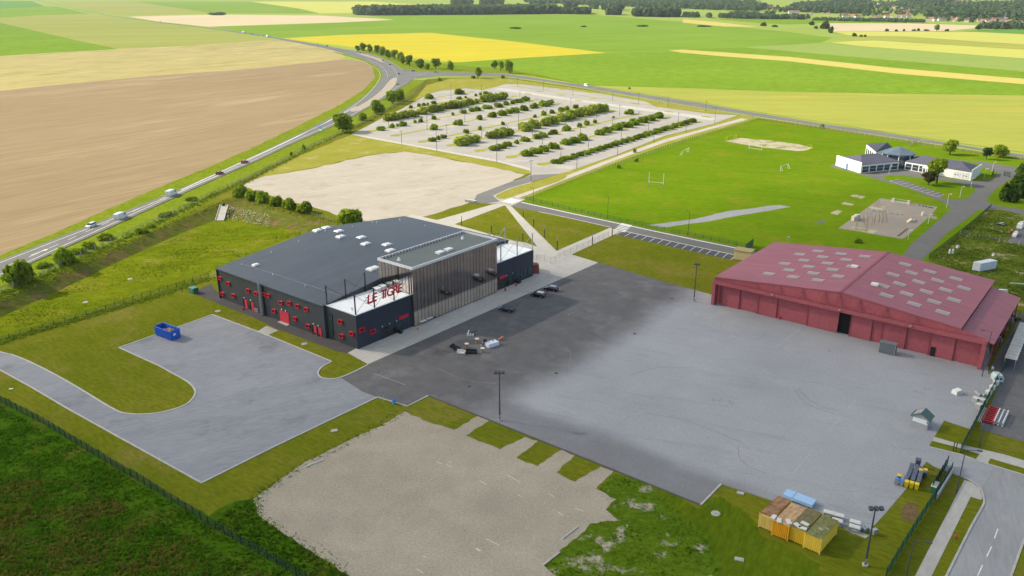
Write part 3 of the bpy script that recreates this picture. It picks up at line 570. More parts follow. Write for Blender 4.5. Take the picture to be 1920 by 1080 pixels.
sheet('road_verge', [(1736, 487), (1775, 446), (1815, 412), (1836, 394), (1850, 393), (1838, 402), (1790, 444), (1752, 480)], 0.047, M_PITCH, 'narrow green verge beside the station drive')
sheet('storage_yard', [(1886, 452), (1905, 430), (1920, 408), (2100, 430), (2100, 490), (1920, 460)], 0.05, M_NEIGH, 'corner of a grey storage yard at the right edge')
# gravel yard, right-hand street
GR = [(758, 772), (800, 790), (851, 806), (896, 780.5), (916, 789.5), (873, 817), (938, 843), (984, 819), (1008, 827), (968, 859), (1007, 875), (1053, 843), (1077, 854), (1042, 886), (1079, 904), (1125, 875), (1151, 884), (1118, 917), (1155, 937), (1136, 956), (1162, 976), (1107, 981), (1084, 1008), (1047, 1035), (1021, 1061), (1050, 1085), (1070, 1160), (800, 1220), (700, 1115), (651, 1078), (581, 1032), (486, 968), (475, 936), (528, 897), (581, 862), (623, 841), (665, 821), (714, 798.5)]
gy = sheet('gravel_yard', GR, 0.036, M_GRAVEL, 'beige gravel overflow yard in the foreground', rag=(0.9, 0.22))
for a, b in (((818, 866), (829, 870)), ((836, 871), (848, 876)), ((899, 902), (912, 909)), ((951, 891), (976, 905)), ((912, 1011), (937, 1023)), ((893, 1028), (902, 1033)), ((1028, 926), (1040, 932)), ((1046, 960), (1056, 967)), ((1078, 953), (1094, 959)), ((781, 1067), (794, 1075)), ((892, 1029), (900, 1034)), ((793, 1042), (799, 1046)), ((971, 928), (978, 932)), ((840, 865), (847, 868))):
    ob('bay_line', flat_mesh('bay_line', ribbon([G(*a), G(*b)], 0.14), 0.046, paint('worn_paint', (0.58, 0.56, 0.50), 0.9)), gy)
sheet('lawn', [(1125, 915), (1155, 888), (1230, 915), (1312, 952), (1350, 930), (1405, 965), (1425, 1000), (1540, 1060), (1560, 1130), (1050, 1130), (1035, 1075)], 0.024, M_GREENER, 'greener unmown grass between gravel yard and containers', rag=(1.5, 0.9))
sheet('patchy_ground', [(1120, 915), (1150, 890), (1215, 905), (1240, 940), (1330, 1010), (1350, 1060), (1360, 1130), (1050, 1130), (1035, 1075), (1022, 1062), (1048, 1036), (1085, 1009), (1108, 982), (1163, 977), (1138, 957), (1156, 938)], 0.03, M_PATCHY, 'patchy ground of weeds and pale gravel beside the gravel yard', rag=(1.2, 0.5))
sheet('rough_meadow', [(-500, 560), (-150, 668), (0, 741), (100, 796), (200, 855), (300, 915), (390, 968), (440, 940), (475, 936), (486, 968), (581, 1032), (651, 1078), (720, 1140), (600, 1250), (-700, 1300)], 0.022, M_ROUGH, 'dark green rough meadow in the foreground corner', rag=(1.5, 0.4))
ST = [(1772, 1085), (1820, 989), (1843, 948), (1844, 934), (1837, 915), (1820, 902), (1806, 896), (1862, 874), (1920, 892), (2060, 935), (2060, 1085), (1894, 1085), (1840, 1200), (1700, 1200)]
st = sheet('street', ST, 0.03, M_STREET, 'pale grey street in the bottom right corner')
dashes([(1833, 1080), (1842, 1060), (1858, 1028), (1874, 983)], 3.0, 2.4, 0.16, 'lane_dash', st, 0.05, 0)
kerb([(1772, 1085), (1820, 989), (1843, 948), (1844, 934), (1837, 915), (1820, 902), (1806, 896)], 'double kerb curving from the driveway into the street', 0.3, 0.14, 3)
kerb([(1741, 838), (1799, 852), (1854, 871), (1920, 891), (2060, 936)], 'pale straight kerb on the far side of the street'); kerb([(1894, 1085), (1920, 1012), (1960, 950)], 'kerb at the bottom right corner')
sheet('lawn', [(1896, 1085), (1921, 1012), (1962, 950), (2060, 1000), (2000, 1100)], 0.05, M_LAWN, 'grass corner at the bottom right edge')
sheet('pavement', [(1715, 1082), (1796, 923.5), (1808, 900), (1822, 905), (1836, 916), (1842, 934), (1839, 938), (1820, 932), (1746, 1082)], 0.06, M_PLAZA, 'grey footpath leading down along the street')
sheet('pavement', [(1752, 819.5), (1807, 835), (1882, 852), (1960, 876), (1960, 890), (1857, 860), (1852, 869), (1830, 861), (1836, 852), (1802, 841), (1748, 827)], 0.05, M_PLAZA, 'pale footpath beyond the green fence gate')
sheet('neighbour_yard', [(1852, 702), (1872, 660), (1898, 620), (1916, 585), (2150, 640), (2150, 910), (1920, 829), (1836, 805), (1862, 748), (1880, 700)], 0.055, M_NEIGH, 'dark asphalt yard beyond the green fence')
sheet('bare_patch', [(1690, 968), (1700, 945), (1722, 948), (1713, 978)], 0.03, ground_mat('bare_earth', (0.15, 0.10, 0.05), (0.19, 0.13, 0.07), 0.1, 1.0), 'bare brown patch in the grass below the wheeled bins', smooth=3, rag=(0.6, 0.15))

# ------------------------------------------------------------------ event hall (dark hall, glass foyer, two entrance wings)
M_CLAD = paint('charcoal_cladding', (0.055, 0.062, 0.073), 0.45, 0.2, 0.10, 0.25)
M_CLADB = paint('blue_black_cladding', (0.030, 0.040, 0.060), 0.4, 0.2, 0.10, 0.25)
M_RED = paint('red_enamel', (0.55, 0.012, 0.03), 0.4, 0, 0.08)
M_REDDOOR = paint('red_door', (0.55, 0.03, 0.06), 0.5, 0, 0.06)
M_DGLASS = paint('dark_window_glass', (0.012, 0.014, 0.017), 0.08, 0, 0.02, spec=0.8)
M_TGLASS = paint('teal_window_glass', (0.03, 0.05, 0.06), 0.06, 0.3, 0.1, spec=0.8)
M_WROOF = paint('white_membrane_roof', (0.84, 0.86, 0.88), 0.7, 0, 0.06, 0.4)
M_SKYL = paint('skylight_dome', (0.74, 0.77, 0.80), 0.3, 0, 0.08)
M_STEEL = paint('galvanised_steel', (0.42, 0.44, 0.47), 0.45, 0.5, 0.1)
M_DSTEEL = paint('dark_steel', (0.035, 0.04, 0.05), 0.5, 0.4, 0.1)
M_WHITE = paint('white_paint', (0.74, 0.74, 0.72), 0.6, 0, 0.06)
M_TRIM = paint('pale_metal_trim', (0.68, 0.69, 0.70), 0.5, 0.0, 0.08)
def roof_mat():
    m = bpy.data.materials.new('slate_grey_roof_sheet'); nt, N, L, P = nodes_of(m)
    co = N.new('ShaderNodeTexCoord').outputs['Object']; wv = N.new('ShaderNodeTexWave'); wv.wave_type = 'BANDS'; wv.bands_direction = 'X'
    L.new(co, wv.inputs['Vector']); wv.inputs['Scale'].default_value = 0.32; wv.inputs['Distortion'].default_value = 0
    c = mix_rgb(nt, (0.056, 0.066, 0.080), (0.068, 0.080, 0.096), wv.outputs['Color'])
    cs = coords(nt, 'object', 0, (1, 0.06, 1))
    c = mix_rgb(nt, c, grey(nt, mul(nt, noise(nt, cs, 0.5, 5, 0.6, 0.25, 0.75), 0.30, 0.85)), 1.0, 'MULTIPLY')
    c = mix_rgb(nt, c, grey(nt, mul(nt, noise(nt, co, 0.06, 5, 0.6, 0.25, 0.75), 0.24, 0.88)), 1.0, 'MULTIPLY')
    bp = N.new('ShaderNodeBump'); bp.inputs['Strength'].default_value = 0.25; bp.inputs['Distance'].default_value = 0.1; L.new(wv.outputs['Color'], bp.inputs['Height'])
    L.new(bp.outputs[0], P.inputs['Normal']); L.new(c, P.inputs['Base Color']); P.inputs['Roughness'].default_value = 0.55; return m
M_HROOF = roof_mat()
def frame_obj(mb, name, mat, parent):
    """mesh given in hall axes (u along x, v along y)"""
    o = mb.build(name, mat); o.matrix_world = FRAME
    if parent is not None:
        o.parent = parent; o.matrix_parent_inverse = Matrix.Identity(4); o.matrix_local = Matrix.Identity(4)
    return o
hall = thing('event_hall', 'charcoal event hall with red windows, glass foyer and white wing roofs', 'event hall'); hall.matrix_world = FRAME
U0, U1, V0, V1, HE, HR, VR = -54.4, -10.5, -0.7, 68.0, 8.5, 12.0, 33.6
def gable_prism(mb, u0, u1, prof):
    """prism along u over a (v, z) profile"""
    n = len(prof); vs = [(u0, v, z) for v, z in prof] + [(u1, v, z) for v, z in prof]
    return mb.add(vs, [tuple(range(n)), tuple(range(2*n-1, n-1, -1))] + [(i, i+n, (i+1) % n + n, (i+1) % n) for i in range(n)])
frame_obj(gable_prism(MB(), U0, U1, [(V0, 0), (V0, HE-0.15), (VR, HR-0.15), (V1, HE-0.15), (V1, 0)]), 'hall_wall', M_CLAD, hall)
hroof = frame_obj(gable_prism(MB(), U0-0.3, U1+0.05, [(V0-0.35, HE-0.32), (V0-0.35, HE-0.02), (VR, HR+0.02), (V1+0.35, HE-0.02), (V1+0.35, HE-0.32), (VR, HR-0.13)]), 'hall_roof', M_HROOF, hall)
frame_obj(MB().box((U0-0.12, V0-0.12, 0), 0.35, 0.35, HE-0.3), 'downpipe', M_DSTEEL, hall)
S1 = (HR-HE)/(VR-V0); S2 = (HE-HR)/(V1-VR)
def hall_roof_pt(px, py):
    for s, far in ((S1, False), (S2, True)):
        n = (VD*(-s) + Vector((0, 0, 1))).normalized(); p = onplane(px, py, W(0, VR, HR), n); u, v = toUV(p)
        if (v <= VR) != far or far: return u, v, p.z
for i, (px, py, a, b) in enumerate([(595.4, 432.8, 1.7, 2.3), (611.9, 427.8, 1.7, 2.3), (635, 434.3, 1.7, 2.3), (639, 444.4, 1.7, 2.3), (677.5, 446, 1.7, 2.3), (686, 457.8, 1.7, 2.3), (725.3, 459.4, 1.7, 2.3), (732, 470.3, 1.7, 2.3), (479.7, 497.6, 1.2, 1.6), (700, 504, 2.0, 3.2)]):
    u, v, z = hall_roof_pt(px, py)
    sk = frame_obj(MB().box((u, v, z-0.15), a+0.25, b+0.25, 0.4), 'skylight', M_TRIM, hroof)
    mb = MB().box((u, v, z+0.25), a, b, 0.22, taper=0.8); d = frame_obj(mb, 'skylight_dome', M_SKYL, hroof)
for px, py in ((453.5, 496.5), (508.5, 474), (560, 453.5), (511.7, 515.8), (572.5, 537), (661, 425.5), (706.5, 418), (749.5, 412), (698, 418), (610, 434), (640, 555.5), (750, 414), (797, 424)):
    u, v, z = hall_roof_pt(px, py)
    if u < U1 - 0.3: frame_obj(MB().tube((u, v, z-0.1), (u, v, z+0.5), 0.14, 0.07, 6), 'roof_vent', M_SKYL, hroof)
# safety line along the roof
u0_, v0_, z0_ = hall_roof_pt(453.5, 496.5); u1_, v1_, z1_ = hall_roof_pt(640, 557)
frame_obj(MB().tube((u0_, v0_, z0_+0.35), (min(u1_, U1), v1_, z1_+0.35), 0.03, n=4), 'safety_line', M_STEEL, hroof)
def red_window(parent, plane, along_, at, w=1.35, h=0.95, d=0.35):
    """red box frame standing proud of a wall, dark pane set back in it; plane 'v' faces -v, 'u' faces +u"""
    mb = MB(); t = 0.2
    def bx(m, a0, a1, z0, z1, e0, e1):
        if plane[0] == 'v': m.box(((a0+a1)/2, plane[1] - (e0+e1)/2, z0), a1-a0, e1-e0, z1-z0)
        else: m.box((plane[1] + (e0+e1)/2, (a0+a1)/2, z0), e1-e0, a1-a0, z1-z0)
    a, z = along_, at
    bx(mb, a-w/2, a+w/2, z-h/2, z-h/2+t, -0.05, d); bx(mb, a-w/2, a+w/2, z+h/2-t, z+h/2, -0.05, d)
    bx(mb, a-w/2, a-w/2+t, z-h/2+t, z+h/2-t, -0.05, d); bx(mb, a+w/2-t, a+w/2, z-h/2+t, z+h/2-t, -0.05, d)
    f = frame_obj(mb, 'window', M_RED, parent)
    pb = MB(); bx(pb, a-w/2+t, a+w/2-t, z-h/2+t, z+h/2-t, -0.05, 0.06); p = pb.build('pane', M_DGLASS, f)
def on_v(px, py, v): p = onplane(px, py, W(0, v), VD); return toUV(p)[0], p.z
def on_u(px, py, u): p = onplane(px, py, W(u, 0), UD); return toUV(p)[1], p.z
for px, py in ((413.6, 521.7), (428.9, 531.3), (417.9, 550.8), (438.3, 554.1), (465.6, 544.7), (480.9, 550.2), (495.6, 550.9), (503.6, 553.9), (527.8, 567.4), (542.8, 568.1), (558.4, 573.7), (575.2, 579.8), (514.4, 582.8), (553.9, 597.2), (578, 611.1)):
    u, z = on_v(px, py, V0); red_window(hall, ('v', V0), max(u, U0+0.9), z)
def leaf_door(px, py, w, h, mat, name, plane=None):
    u, z = on_v(px, py, V0)
    d = frame_obj(MB().box((u, V0-0.06, 0.02), w, 0.12, h), name, mat, hall)
    return u
for px, py in ((462, 568.5), (474.2, 573), (591.7, 617), (600.6, 620.6)):
    u = leaf_door(px, py, 1.15, 2.3, M_REDDOOR, 'red_door')
    frame_obj(MB().box((u-0.95, V0-0.07, 0.02), 0.7, 0.14, 2.35), 'dark_door_leaf', M_DGLASS, hall)
    frame_obj(MB().box((u-0.5, V0-0.15, 2.7), 0.25, 0.2, 0.22), 'wall_lamp', M_WHITE, hall)
u = leaf_door(534, 594, 3.6, 3.0, M_REDDOOR, 'loading_door')
for k in range(4): frame_obj(MB().box((u, V0-0.13, 0.5+k*0.65), 3.5, 0.03, 0.04), 'door_seam', M_RED, hall)
for s in (-1, 1): frame_obj(MB().box((u+s*0.8, V0-0.15, 3.4), 0.25, 0.2, 0.22), 'wall_lamp', M_WHITE, hall)
frame_obj(MB().box((u, V0-0.5, 0.0), 3.8, 0.9, 0.14), 'door_sill', M_CONC, hall)
# flue mast bracketed to the wall
ub, _ = on_v(492, 587, V0-0.5)
mb = MB()
for du in (-0.16, 0.16):
    for dv in (-0.16, 0.16): mb.tube((ub+du, V0-0.7+dv, 0), (ub+du, V0-0.7+dv, 10.4), 0.06, n=5)
for k in range(13):
    z = 0.4 + k*0.8; mb.box((ub, V0-0.7, z), 0.44, 0.44, 0.09)
frame_obj(mb, 'flue_mast', M_STEEL, hall)
frame_obj(MB().box((ub+0.55, V0-0.15, 0), 0.5, 0.3, HE), 'wall_duct', M_DSTEEL, hall)
# entrance wings
def wing(name, v0, v1, h, mats):
    wg = frame_obj(MB().prism([(-10.45, v0, 0), (-0.0, v0, 0), (0, v1, 0), (-10.45, v1, 0)], 0, h), name, M_CLAD, hall)
    frame_obj(MB().box((0.03, (v0+v1)/2, 0.01), 0.1, v1-v0-0.02, h-0.12), 'front_wall', M_CLADB, wg)
    frame_obj(MB().prism([(-10.3, v0+0.15, 0), (-0.15, v0+0.15, 0), (-0.15, v1-0.1, 0), (-10.3, v1-0.1, 0)], h, h+0.06), 'roof', M_WROOF, wg)
    mb = MB(); mb.box((-5.2, v0+0.02, h), 10.6, 0.22, 0.18); mb.box((0.0, (v0+v1)/2, h+0.005), 0.24, v1-v0+0.2, 0.18); frame_obj(mb, 'parapet', mats[2], wg)
    for (u, v) in mats[0]: frame_obj(MB().box((u, v, h-0.3), 0.24, 0.24, 5.3), 'mast', mats[1], wg)
    pairs = mats[3]
    for (a, b) in pairs:
        frame_obj(MB().tube((a[0], a[1], h+4.8), (b[0], b[1], h+0.25), 0.045, n=4), 'cable', mats[1], wg); frame_obj(MB().tube((a[0], a[1], h+0.25), (b[0], b[1], h+4.8), 0.045, n=4), 'cable', mats[1], wg)
    return wg
F4 = [(-0.15, 0.2), (-0.15, 5.9), (-0.15, 12.1), (-0.15, 17.2)]; B3 = [(-10.2, 0.2), (-10.2, 5.9), (-10.2, 12.1)]
w1 = wing('entrance_wing', 0.0, 17.5, 8.3, (F4 + B3, M_DSTEEL, M_TRIM, [(F4[0], F4[1]), (F4[1], F4[2]), (F4[2], F4[3]), (B3[0], B3[1]), (B3[1], B3[2])]))
FR = [(-0.15, 52.0), (-0.15, 59.2), (-0.15, 66.2)]; BR = [(-10.2, 52.0), (-10.2, 59.2), (-10.2, 66.2)]
w2 = wing('side_wing', 49.3, 66.5, 7.9, (FR + BR, M_STEEL, M_TRIM, [(FR[0], FR[1]), (FR[1], FR[2]), (BR[0], BR[1]), (BR[1], BR[2])]))
for (a, b) in (((-10.2, 52.0), (-14, 50)), ((-10.2, 59.2), (-14.5, 58)), ((-10.2, 66.2), (-15, 65))):
    frame_obj(MB().tube((a[0], a[1], 12.9), (b[0], b[1], 8.6), 0.07, n=4), 'stay', M_STEEL, w2)
for px, py in ((639.1, 602.8), (641.4, 629.8), (659.8, 625.3)):
    u, z = on_v(px, py, 0); red_window(hall, ('v', 0.0), u, z, 1.4, 1.0)
for px, py in ((677.2, 618.2), (698, 621)):
    v, z = on_u(px, py, 0.1); red_window(hall, ('u', 0.08), v, z, 1.7, 1.0)
for px, py, wv in ((756.7, 593.3, 3.2), (941.6, 519.4, 2.6)):
    v, z = on_u(px, py, 0.2); frame_obj(MB().box((0.2, v, z-0.4), 0.25, wv, 0.75), 'red_sign_band', M_RED, hall)
u, z = on_v(622, 610, 0)
frame_obj(MB().box((u, -0.06, 0.1), 1.0, 0.14, 6.4), 'stair_window', M_TGLASS, hall)
frame_obj(MB().box((u-1.9, -0.12, 0.0), 0.25, 0.3, 8.0), 'dark_wall_strip', M_DSTEEL, hall)  # narrow dark strip standing proud of the wall
for k in range(4):                                    # glazed bays at the foot of the wings
    frame_obj(MB().box((0.1, 8.6 + k*2.15, 0.1), 0.08, 2.0, 2.7), 'glass_door', M_TGLASS if k > 1 else M_DGLASS, hall)
for k in range(4): frame_obj(MB().box((0.12, 7.7 + k*2.3, 3.1), 0.2, 0.22, 0.22), 'wall_lamp', M_WHITE, hall)
for k in range(9): frame_obj(MB().box((0.1, 50.3 + k*1.8, 0.1), 0.08, 1.7, 2.9), 'glass_door', M_TGLASS if k > 3 else M_DGLASS, hall)
for k in range(3): frame_obj(MB().box((0.12, 51.5 + k*2.6, 3.3), 0.2, 0.22, 0.22), 'wall_lamp', M_WHITE, hall)
frame_obj(MB().box((0.12, 61.5, 3.6), 0.03, 8.2, 3.2), 'shutter_panel', M_CLADB, hall)
for k, (u, v) in enumerate(((-8.6, 14.4), (-8.9, 16.4))):
    frame_obj(MB().box((u, v, 8.3), 1.5, 1.3, 0.7), 'roof_unit', M_TRIM, w1); frame_obj(MB().box((u, v, 9.0), 1.7, 1.5, 0.12), 'unit_lid', M_WROOF, w1)
frame_obj(MB().tube((-3, 1.6, 8.3), (-3, 1.6, 9.2), 0.15, 0.1), 'roof_vent', M_STEEL, w1)
# glass foyer
A0, A1, B0, B1, TH = -11.2, 0.75, 17.6, 49.25, 15.4
fy = frame_obj(MB().prism([(A0+0.12, B0+0.12, 0), (A1-0.12, B0+0.12, 0), (A1-0.12, B1-0.12, 0), (A0+0.12, B1-0.12, 0)], 0, TH-0.55), 'glass_foyer', paint('foyer_mullion', (0.018, 0.016, 0.016), 0.5), hall)
def bronze():
    m = bpy.data.materials.new('bronze_mirror_panel'); nt, N, L, P = nodes_of(m); co = coords(nt, 'world')
    oi = N.new('ShaderNodeObjectInfo')
    c = mix_rgb(nt, (0.64, 0.575, 0.53), (0.74, 0.665, 0.61), oi.outputs['Random'])
    L.new(c, P.inputs['Base Color']); P.inputs['Metallic'].default_value = 1.0; P.inputs['Roughness'].default_value = 0.09
    bp = N.new('ShaderNodeBump'); bp.inputs['Strength'].default_value = 0.02; bp.inputs['Distance'].default_value = 0.2; L.new(noise(nt, co, 0.5, 3, 0.5, 0, 1), bp.inputs['Height']); L.new(bp.outputs[0], P.inputs['Normal'])
    return m
M_BRONZE = bronze()
def panels(n, side):
    for k in range(n):
        if side in 'fb':
            w = (B1-B0)/n; v = B0 + (k+0.5)*w; u = A1 if side == 'f' else A0
            frame_obj(MB().box((u, v, 0.25), 0.1, w-0.13, TH-0.9), 'glass_panel', M_BRONZE, fy)
        else:
            w = (A1-A0)/n; u = A0 + (k+0.5)*w; v = B0 if side == 'l' else B1
            frame_obj(MB().box((u, v, 0.25), w-0.13, 0.1, TH-0.9), 'glass_panel', M_BRONZE, fy)
panels(26, 'f'); panels(10, 'l'); panels(10, 'r'); panels(13, 'b')
mb = MB(); mb.box((A1, (B0+B1)/2, TH-0.6), 0.3, B1-B0+0.3, 0.62); mb.box((A0, (B0+B1)/2, TH-0.6), 0.3, B1-B0+0.3, 0.62)
mb.box(((A0+A1)/2, B0, TH-0.61), A1-A0-0.3, 0.3, 0.62); mb.box(((A0+A1)/2, B1, TH-0.61), A1-A0-0.3, 0.3, 0.62)
frame_obj(mb, 'parapet', M_TRIM, fy)
frame_obj(MB().prism([(A0+0.14, B0+0.14, 0), (A1-0.14, B0+0.14, 0), (A1-0.14, B1-0.14, 0), (A0+0.14, B1-0.14, 0)], TH-0.53, TH-0.45), 'roof', paint('grey_green_membrane', (0.125, 0.145, 0.14), 0.8, 0, 0.10, 0.3), fy)
def on_z(px, py, z): return toUV(G(px, py, z))
for px, py in ((824.5, 471.5), (840.7, 466)):
    u, v = on_z(px, py, TH); frame_obj(MB().box((u, v, TH-0.46), 1.5, 2.0, 0.5), 'skylight', M_SKYL, fy)
for px, py in ((748, 485), (867.5, 445)):
    u, v = on_z(px, py, TH); frame_obj(MB().tube((u, v, TH-0.46), (u, v, TH+0.35), 0.5, 0.12, 8), 'roof_vent', M_SKYL, fy)
mb = MB()
for k in range(28): mb.box((A0+0.55, B0+0.8+k*1.1, TH-0.45), 0.9, 0.08, 0.55)
frame_obj(mb, 'parapet_grille', M_STEEL, fy)
# red letters on the wing
sg = thing('roof_sign', 'tall thin red letters LE TIGRE on rails above the white wing roof', 'sign'); sg.matrix_world = FRAME
def letter_mesh(ch, size):
    cu = bpy.data.curves.new('letter', 'FONT'); cu.body = ch; cu.size = size; cu.extrude = 0.09; cu.shear = 0.12; cu.offset = 0.02
    t = bpy.data.objects.new('letter', cu); COL.objects.link(t); bpy.context.view_layer.update()
    dg = bpy.context.evaluated_depsgraph_get(); me = bpy.data.meshes.new_from_object(t.evaluated_get(dg)); bpy.data.objects.remove(t); return me
vL, zL = on_u(687.8, 571, 0.35); vE, zE = on_u(752, 548, 0.35)
lets = [('L', 0.0), ('E', 1.35), ('T', 3.75), ('I', 4.85), ('G', 5.55), ('R', 7.35), ('E', 8.75)]
kx = (vE - vL) / 9.9
for ch, off in lets:
    me = letter_mesh(ch, 3.1); me.materials.clear(); me.materials.append(M_RED)
    o = ob('letter', me, sg); o.matrix_local = Matrix.Translation((0.35, vL + off*kx, zL)) @ Matrix(((0, 0, 1, 0), (1*kx*0.93, 0, 0, 0), (0, 1, 0, 0), (0, 0, 0, 1)))
for dz in (0.35, 1.0, 1.7): MB().tube((0.28, vL-0.5, zL+dz), (0.28, vE+0.3, zL+dz), 0.04, n=4).build('rail', M_DSTEEL, sg)

# ------------------------------------------------------------------ red hangar
M_RROOF = ground_mat('red_roof_sheet', (0.295, 0.090, 0.110), (0.36, 0.112, 0.134), 0.06, 0.8, (0.33, 0.125, 0.13), 0.3, 0.6, 0.16, R(-38.7), 14, rough=0.5, spec=0.3)
M_RWALL = ground_mat('red_wall_sheet', (0.35, 0.092, 0.105), (0.42, 0.115, 0.128), 0.06, 1.2, (0.30, 0.10, 0.11), 0.3, 0.4, 0.12, 0, 1, rough=0.55)
M_RDARK = paint('red_steel', (0.29, 0.06, 0.07), 0.5, 0.1, 0.1)
M_BLACK = paint('flat_black', (0.006, 0.006, 0.006), 0.9, 0, 0.05)  # flat black, also painted in for the dark inside of openings
hg = thing('hangar', 'long red sheet metal hangar with rows of grey rooflights', 'hangar'); hg.matrix_world = FRAME
HU0, HUR, HU1, HU2, HV0, HV1 = 50.8, 82.4, 108.3, 113.9, 78.3, 118.5
ZL, ZR, ZE = 7.5, 10.6, 8.1
def vprism(mb, v0, v1, prof):
    n = len(prof); vs = [(u, v0, z) for u, z in prof] + [(u, v1, z) for u, z in prof]
    return mb.add(vs, [tuple(range(n-1, -1, -1)), tuple(range(n, 2*n))] + [((i+1) % n, (i+1) % n + n, i + n, i) for i in range(n)])
DU0, DU1 = 0, 0
def base_u(x): return toUV(G(x, 570 + 0.2386*(x-1336), 0))[0]
OP0, OP1 = base_u(1568), base_u(1590)
hw_ = frame_obj(vprism(MB(), HV0+1.6, HV1, [(HU0+0.3, 0), (HU0+0.3, ZL-0.2), (HUR, ZR-0.25), (HU1-0.1, ZE-0.25), (HU1-0.1, 0)]), 'wall', M_RWALL, hg)
rf1 = frame_obj(vprism(MB(), HV0-0.15, HV1+0.3, [(HU0-0.2, ZL-0.25), (HU0-0.2, ZL), (HUR, ZR), (HUR, ZR-0.25)]), 'left_roof_slope', M_RROOF, hg)
rf2 = frame_obj(vprism(MB(), HV0-0.15, HV1+0.3, [(HUR+0.004, ZR-0.25), (HUR+0.004, ZR), (HU1+0.3, ZE), (HU1+0.3, ZE-0.25)]), 'right_roof_slope', M_RROOF, hg)
frame_obj(MB().box((HUR, (HV0+HV1)/2, ZR-0.05), 0.7, HV1-HV0+0.5, 0.12), 'ridge_cap', M_RDARK, hg)
frame_obj(vprism(MB(), HV0, HV0+0.2, [(HU0, 6.6), (HU0, ZL-0.26), (HUR, ZR-0.26), (HU1+0.2, ZE-0.28), (HU2, 6.75), (HU2, 6.6)]), 'gable_panel', M_RWALL, hg)
cano = frame_obj(vprism(MB(), HV0-1.1, HV0-0.01, [(HU0-0.2, 6.62), (HU0-0.2, 6.80), (HU2+0.1, 6.80), (HU2+0.1, 6.62)]), 'canopy', M_RROOF, hg)
me_rib = MB().box((0, 0, 0), 0.16, 1.05, 0.10).mesh('canopy_rib', M_RWALL)
for k in range(105):
    o = ob('canopy_rib', me_rib, cano); o.location = (HU0 + 0.2 + k*0.6, HV0-0.56, 6.80)
frame_obj(MB().box(((HU0+HU2)/2, HV0-0.95, 5.95), HU2-HU0+0.2, 0.5, 0.67), 'door_beam', M_RWALL, hg)
frame_obj(MB().box((HU0+0.3, HV0-0.1, 0), 0.8, 2.0, 6.6), 'end_post', M_RWALL, hg); frame_obj(MB().box((HU2-0.3, HV0-0.1, 0), 0.8, 2.0, 6.6), 'end_post', M_RWALL, hg)
seams = [HU0+2.2] + [base_u(x) for x in (1383, 1417.6, 1453, 1510)] + [OP0, OP1] + [base_u(x) for x in (1630, 1649, 1694, 1738, 1784)] + [HU2-0.7]
for k, (a, b) in enumerate(zip(seams, seams[1:])):
    if abs(a-OP0) < 0.01: continue
    dv = 0.28*(k % 2)
    d = frame_obj(MB().box(((a+b)/2, HV0+0.2+dv, 0.08), b-a-0.03, 0.2, 6.2), 'sliding_door', M_RWALL, hg)
    frame_obj(MB().box((a+0.1, HV0+0.05+dv, 0.08), 0.16, 0.12, 6.1), 'door_stile', M_RDARK, d)
frame_obj(MB().box((HU0+1.2, HV0+1.4, 0), 2.2, 0.2, 6.5), 'side_panel', M_RWALL, hg)
frame_obj(MB().box(((OP0+OP1)/2, HV0+1.3, 0), OP1-OP0+2, 0.5, 6.6), 'black_doorway_fill', M_BLACK, hg)  # solid black box painted in for the unlit hangar interior
u = base_u(1747); frame_obj(MB().box((u, HV0+0.06, 0.1), 1.0, 0.1, 2.2), 'wicket_door', M_BLACK, hg)
frame_obj(vprism(MB(), HV0+0.7, HV0+0.9, [(HU1-0.2, 0), (HU1-0.2, 6.6), (HU2-0.5, 6.6), (HU2-0.5, 0)]), 'wall', M_RWALL, hg)
for u in (62, 68, 73.5, 79, 82.4, 87, 93, 99.5):
    zt_ = ZR - abs(u-HUR)*(ZR-ZL)/(HUR-HU0)
    for s in (-0.55, 0.55): frame_obj(MB().tube((u, HV0-0.05, zt_-0.45), (u+s*1.2, HV0-0.75, 6.85), 0.07, n=4), 'brace', M_RDARK, hg)
# lean-to on the right side
LT = frame_obj(vprism(MB(), HV0+1.2, HV1-2.5, [(HU1+0.2, 6.9), (HU1+0.2, 7.1), (HU2+1.2, 5.6), (HU2+1.2, 5.4)]), 'lean_to_roof', M_RROOF, hg)
for k in range(6): frame_obj(MB().box((HU2+1.0, HV0+2 + k*6.7, 0), 0.25, 0.25, 5.4), 'lean_to_post', M_RDARK, hg)
def hang_pt(px, py, left):
    s = (ZR-ZL)/(HUR-HU0) if left else (ZE-ZR)/(HU1-HUR)
    n = (UD*(-s) + Vector((0, 0, 1))).normalized(); p = onplane(px, py, W(HUR, 0, ZR), n); u, v = toUV(p); return u, v, p.z, s
LS = [(1350, 202), (1625, 235), (1135, 240), (1408, 272), (1185, 312), (1690, 305), (955, 352), (1465, 347), (1760, 385), (1240, 388), (1005, 428), (1525, 423), (765, 472), (1295, 465), (1055, 510), (1590, 503), (1350, 548)]
RS = [(398, 235), (592, 292), (795, 348), (305, 315), (450, 302), (653, 362), (858, 420), (225, 402), (355, 388), (505, 372), (715, 435), (255, 478), (410, 465), (565, 448), (780, 512), (470, 545), (625, 527), (692, 610)]
M_RLIGHT = paint('grey_polycarbonate', (0.27, 0.235, 0.22), 0.5, 0, 0.12, 1.0); M_RLTRIM = paint('pale_flashing', (0.60, 0.50, 0.50), 0.5)
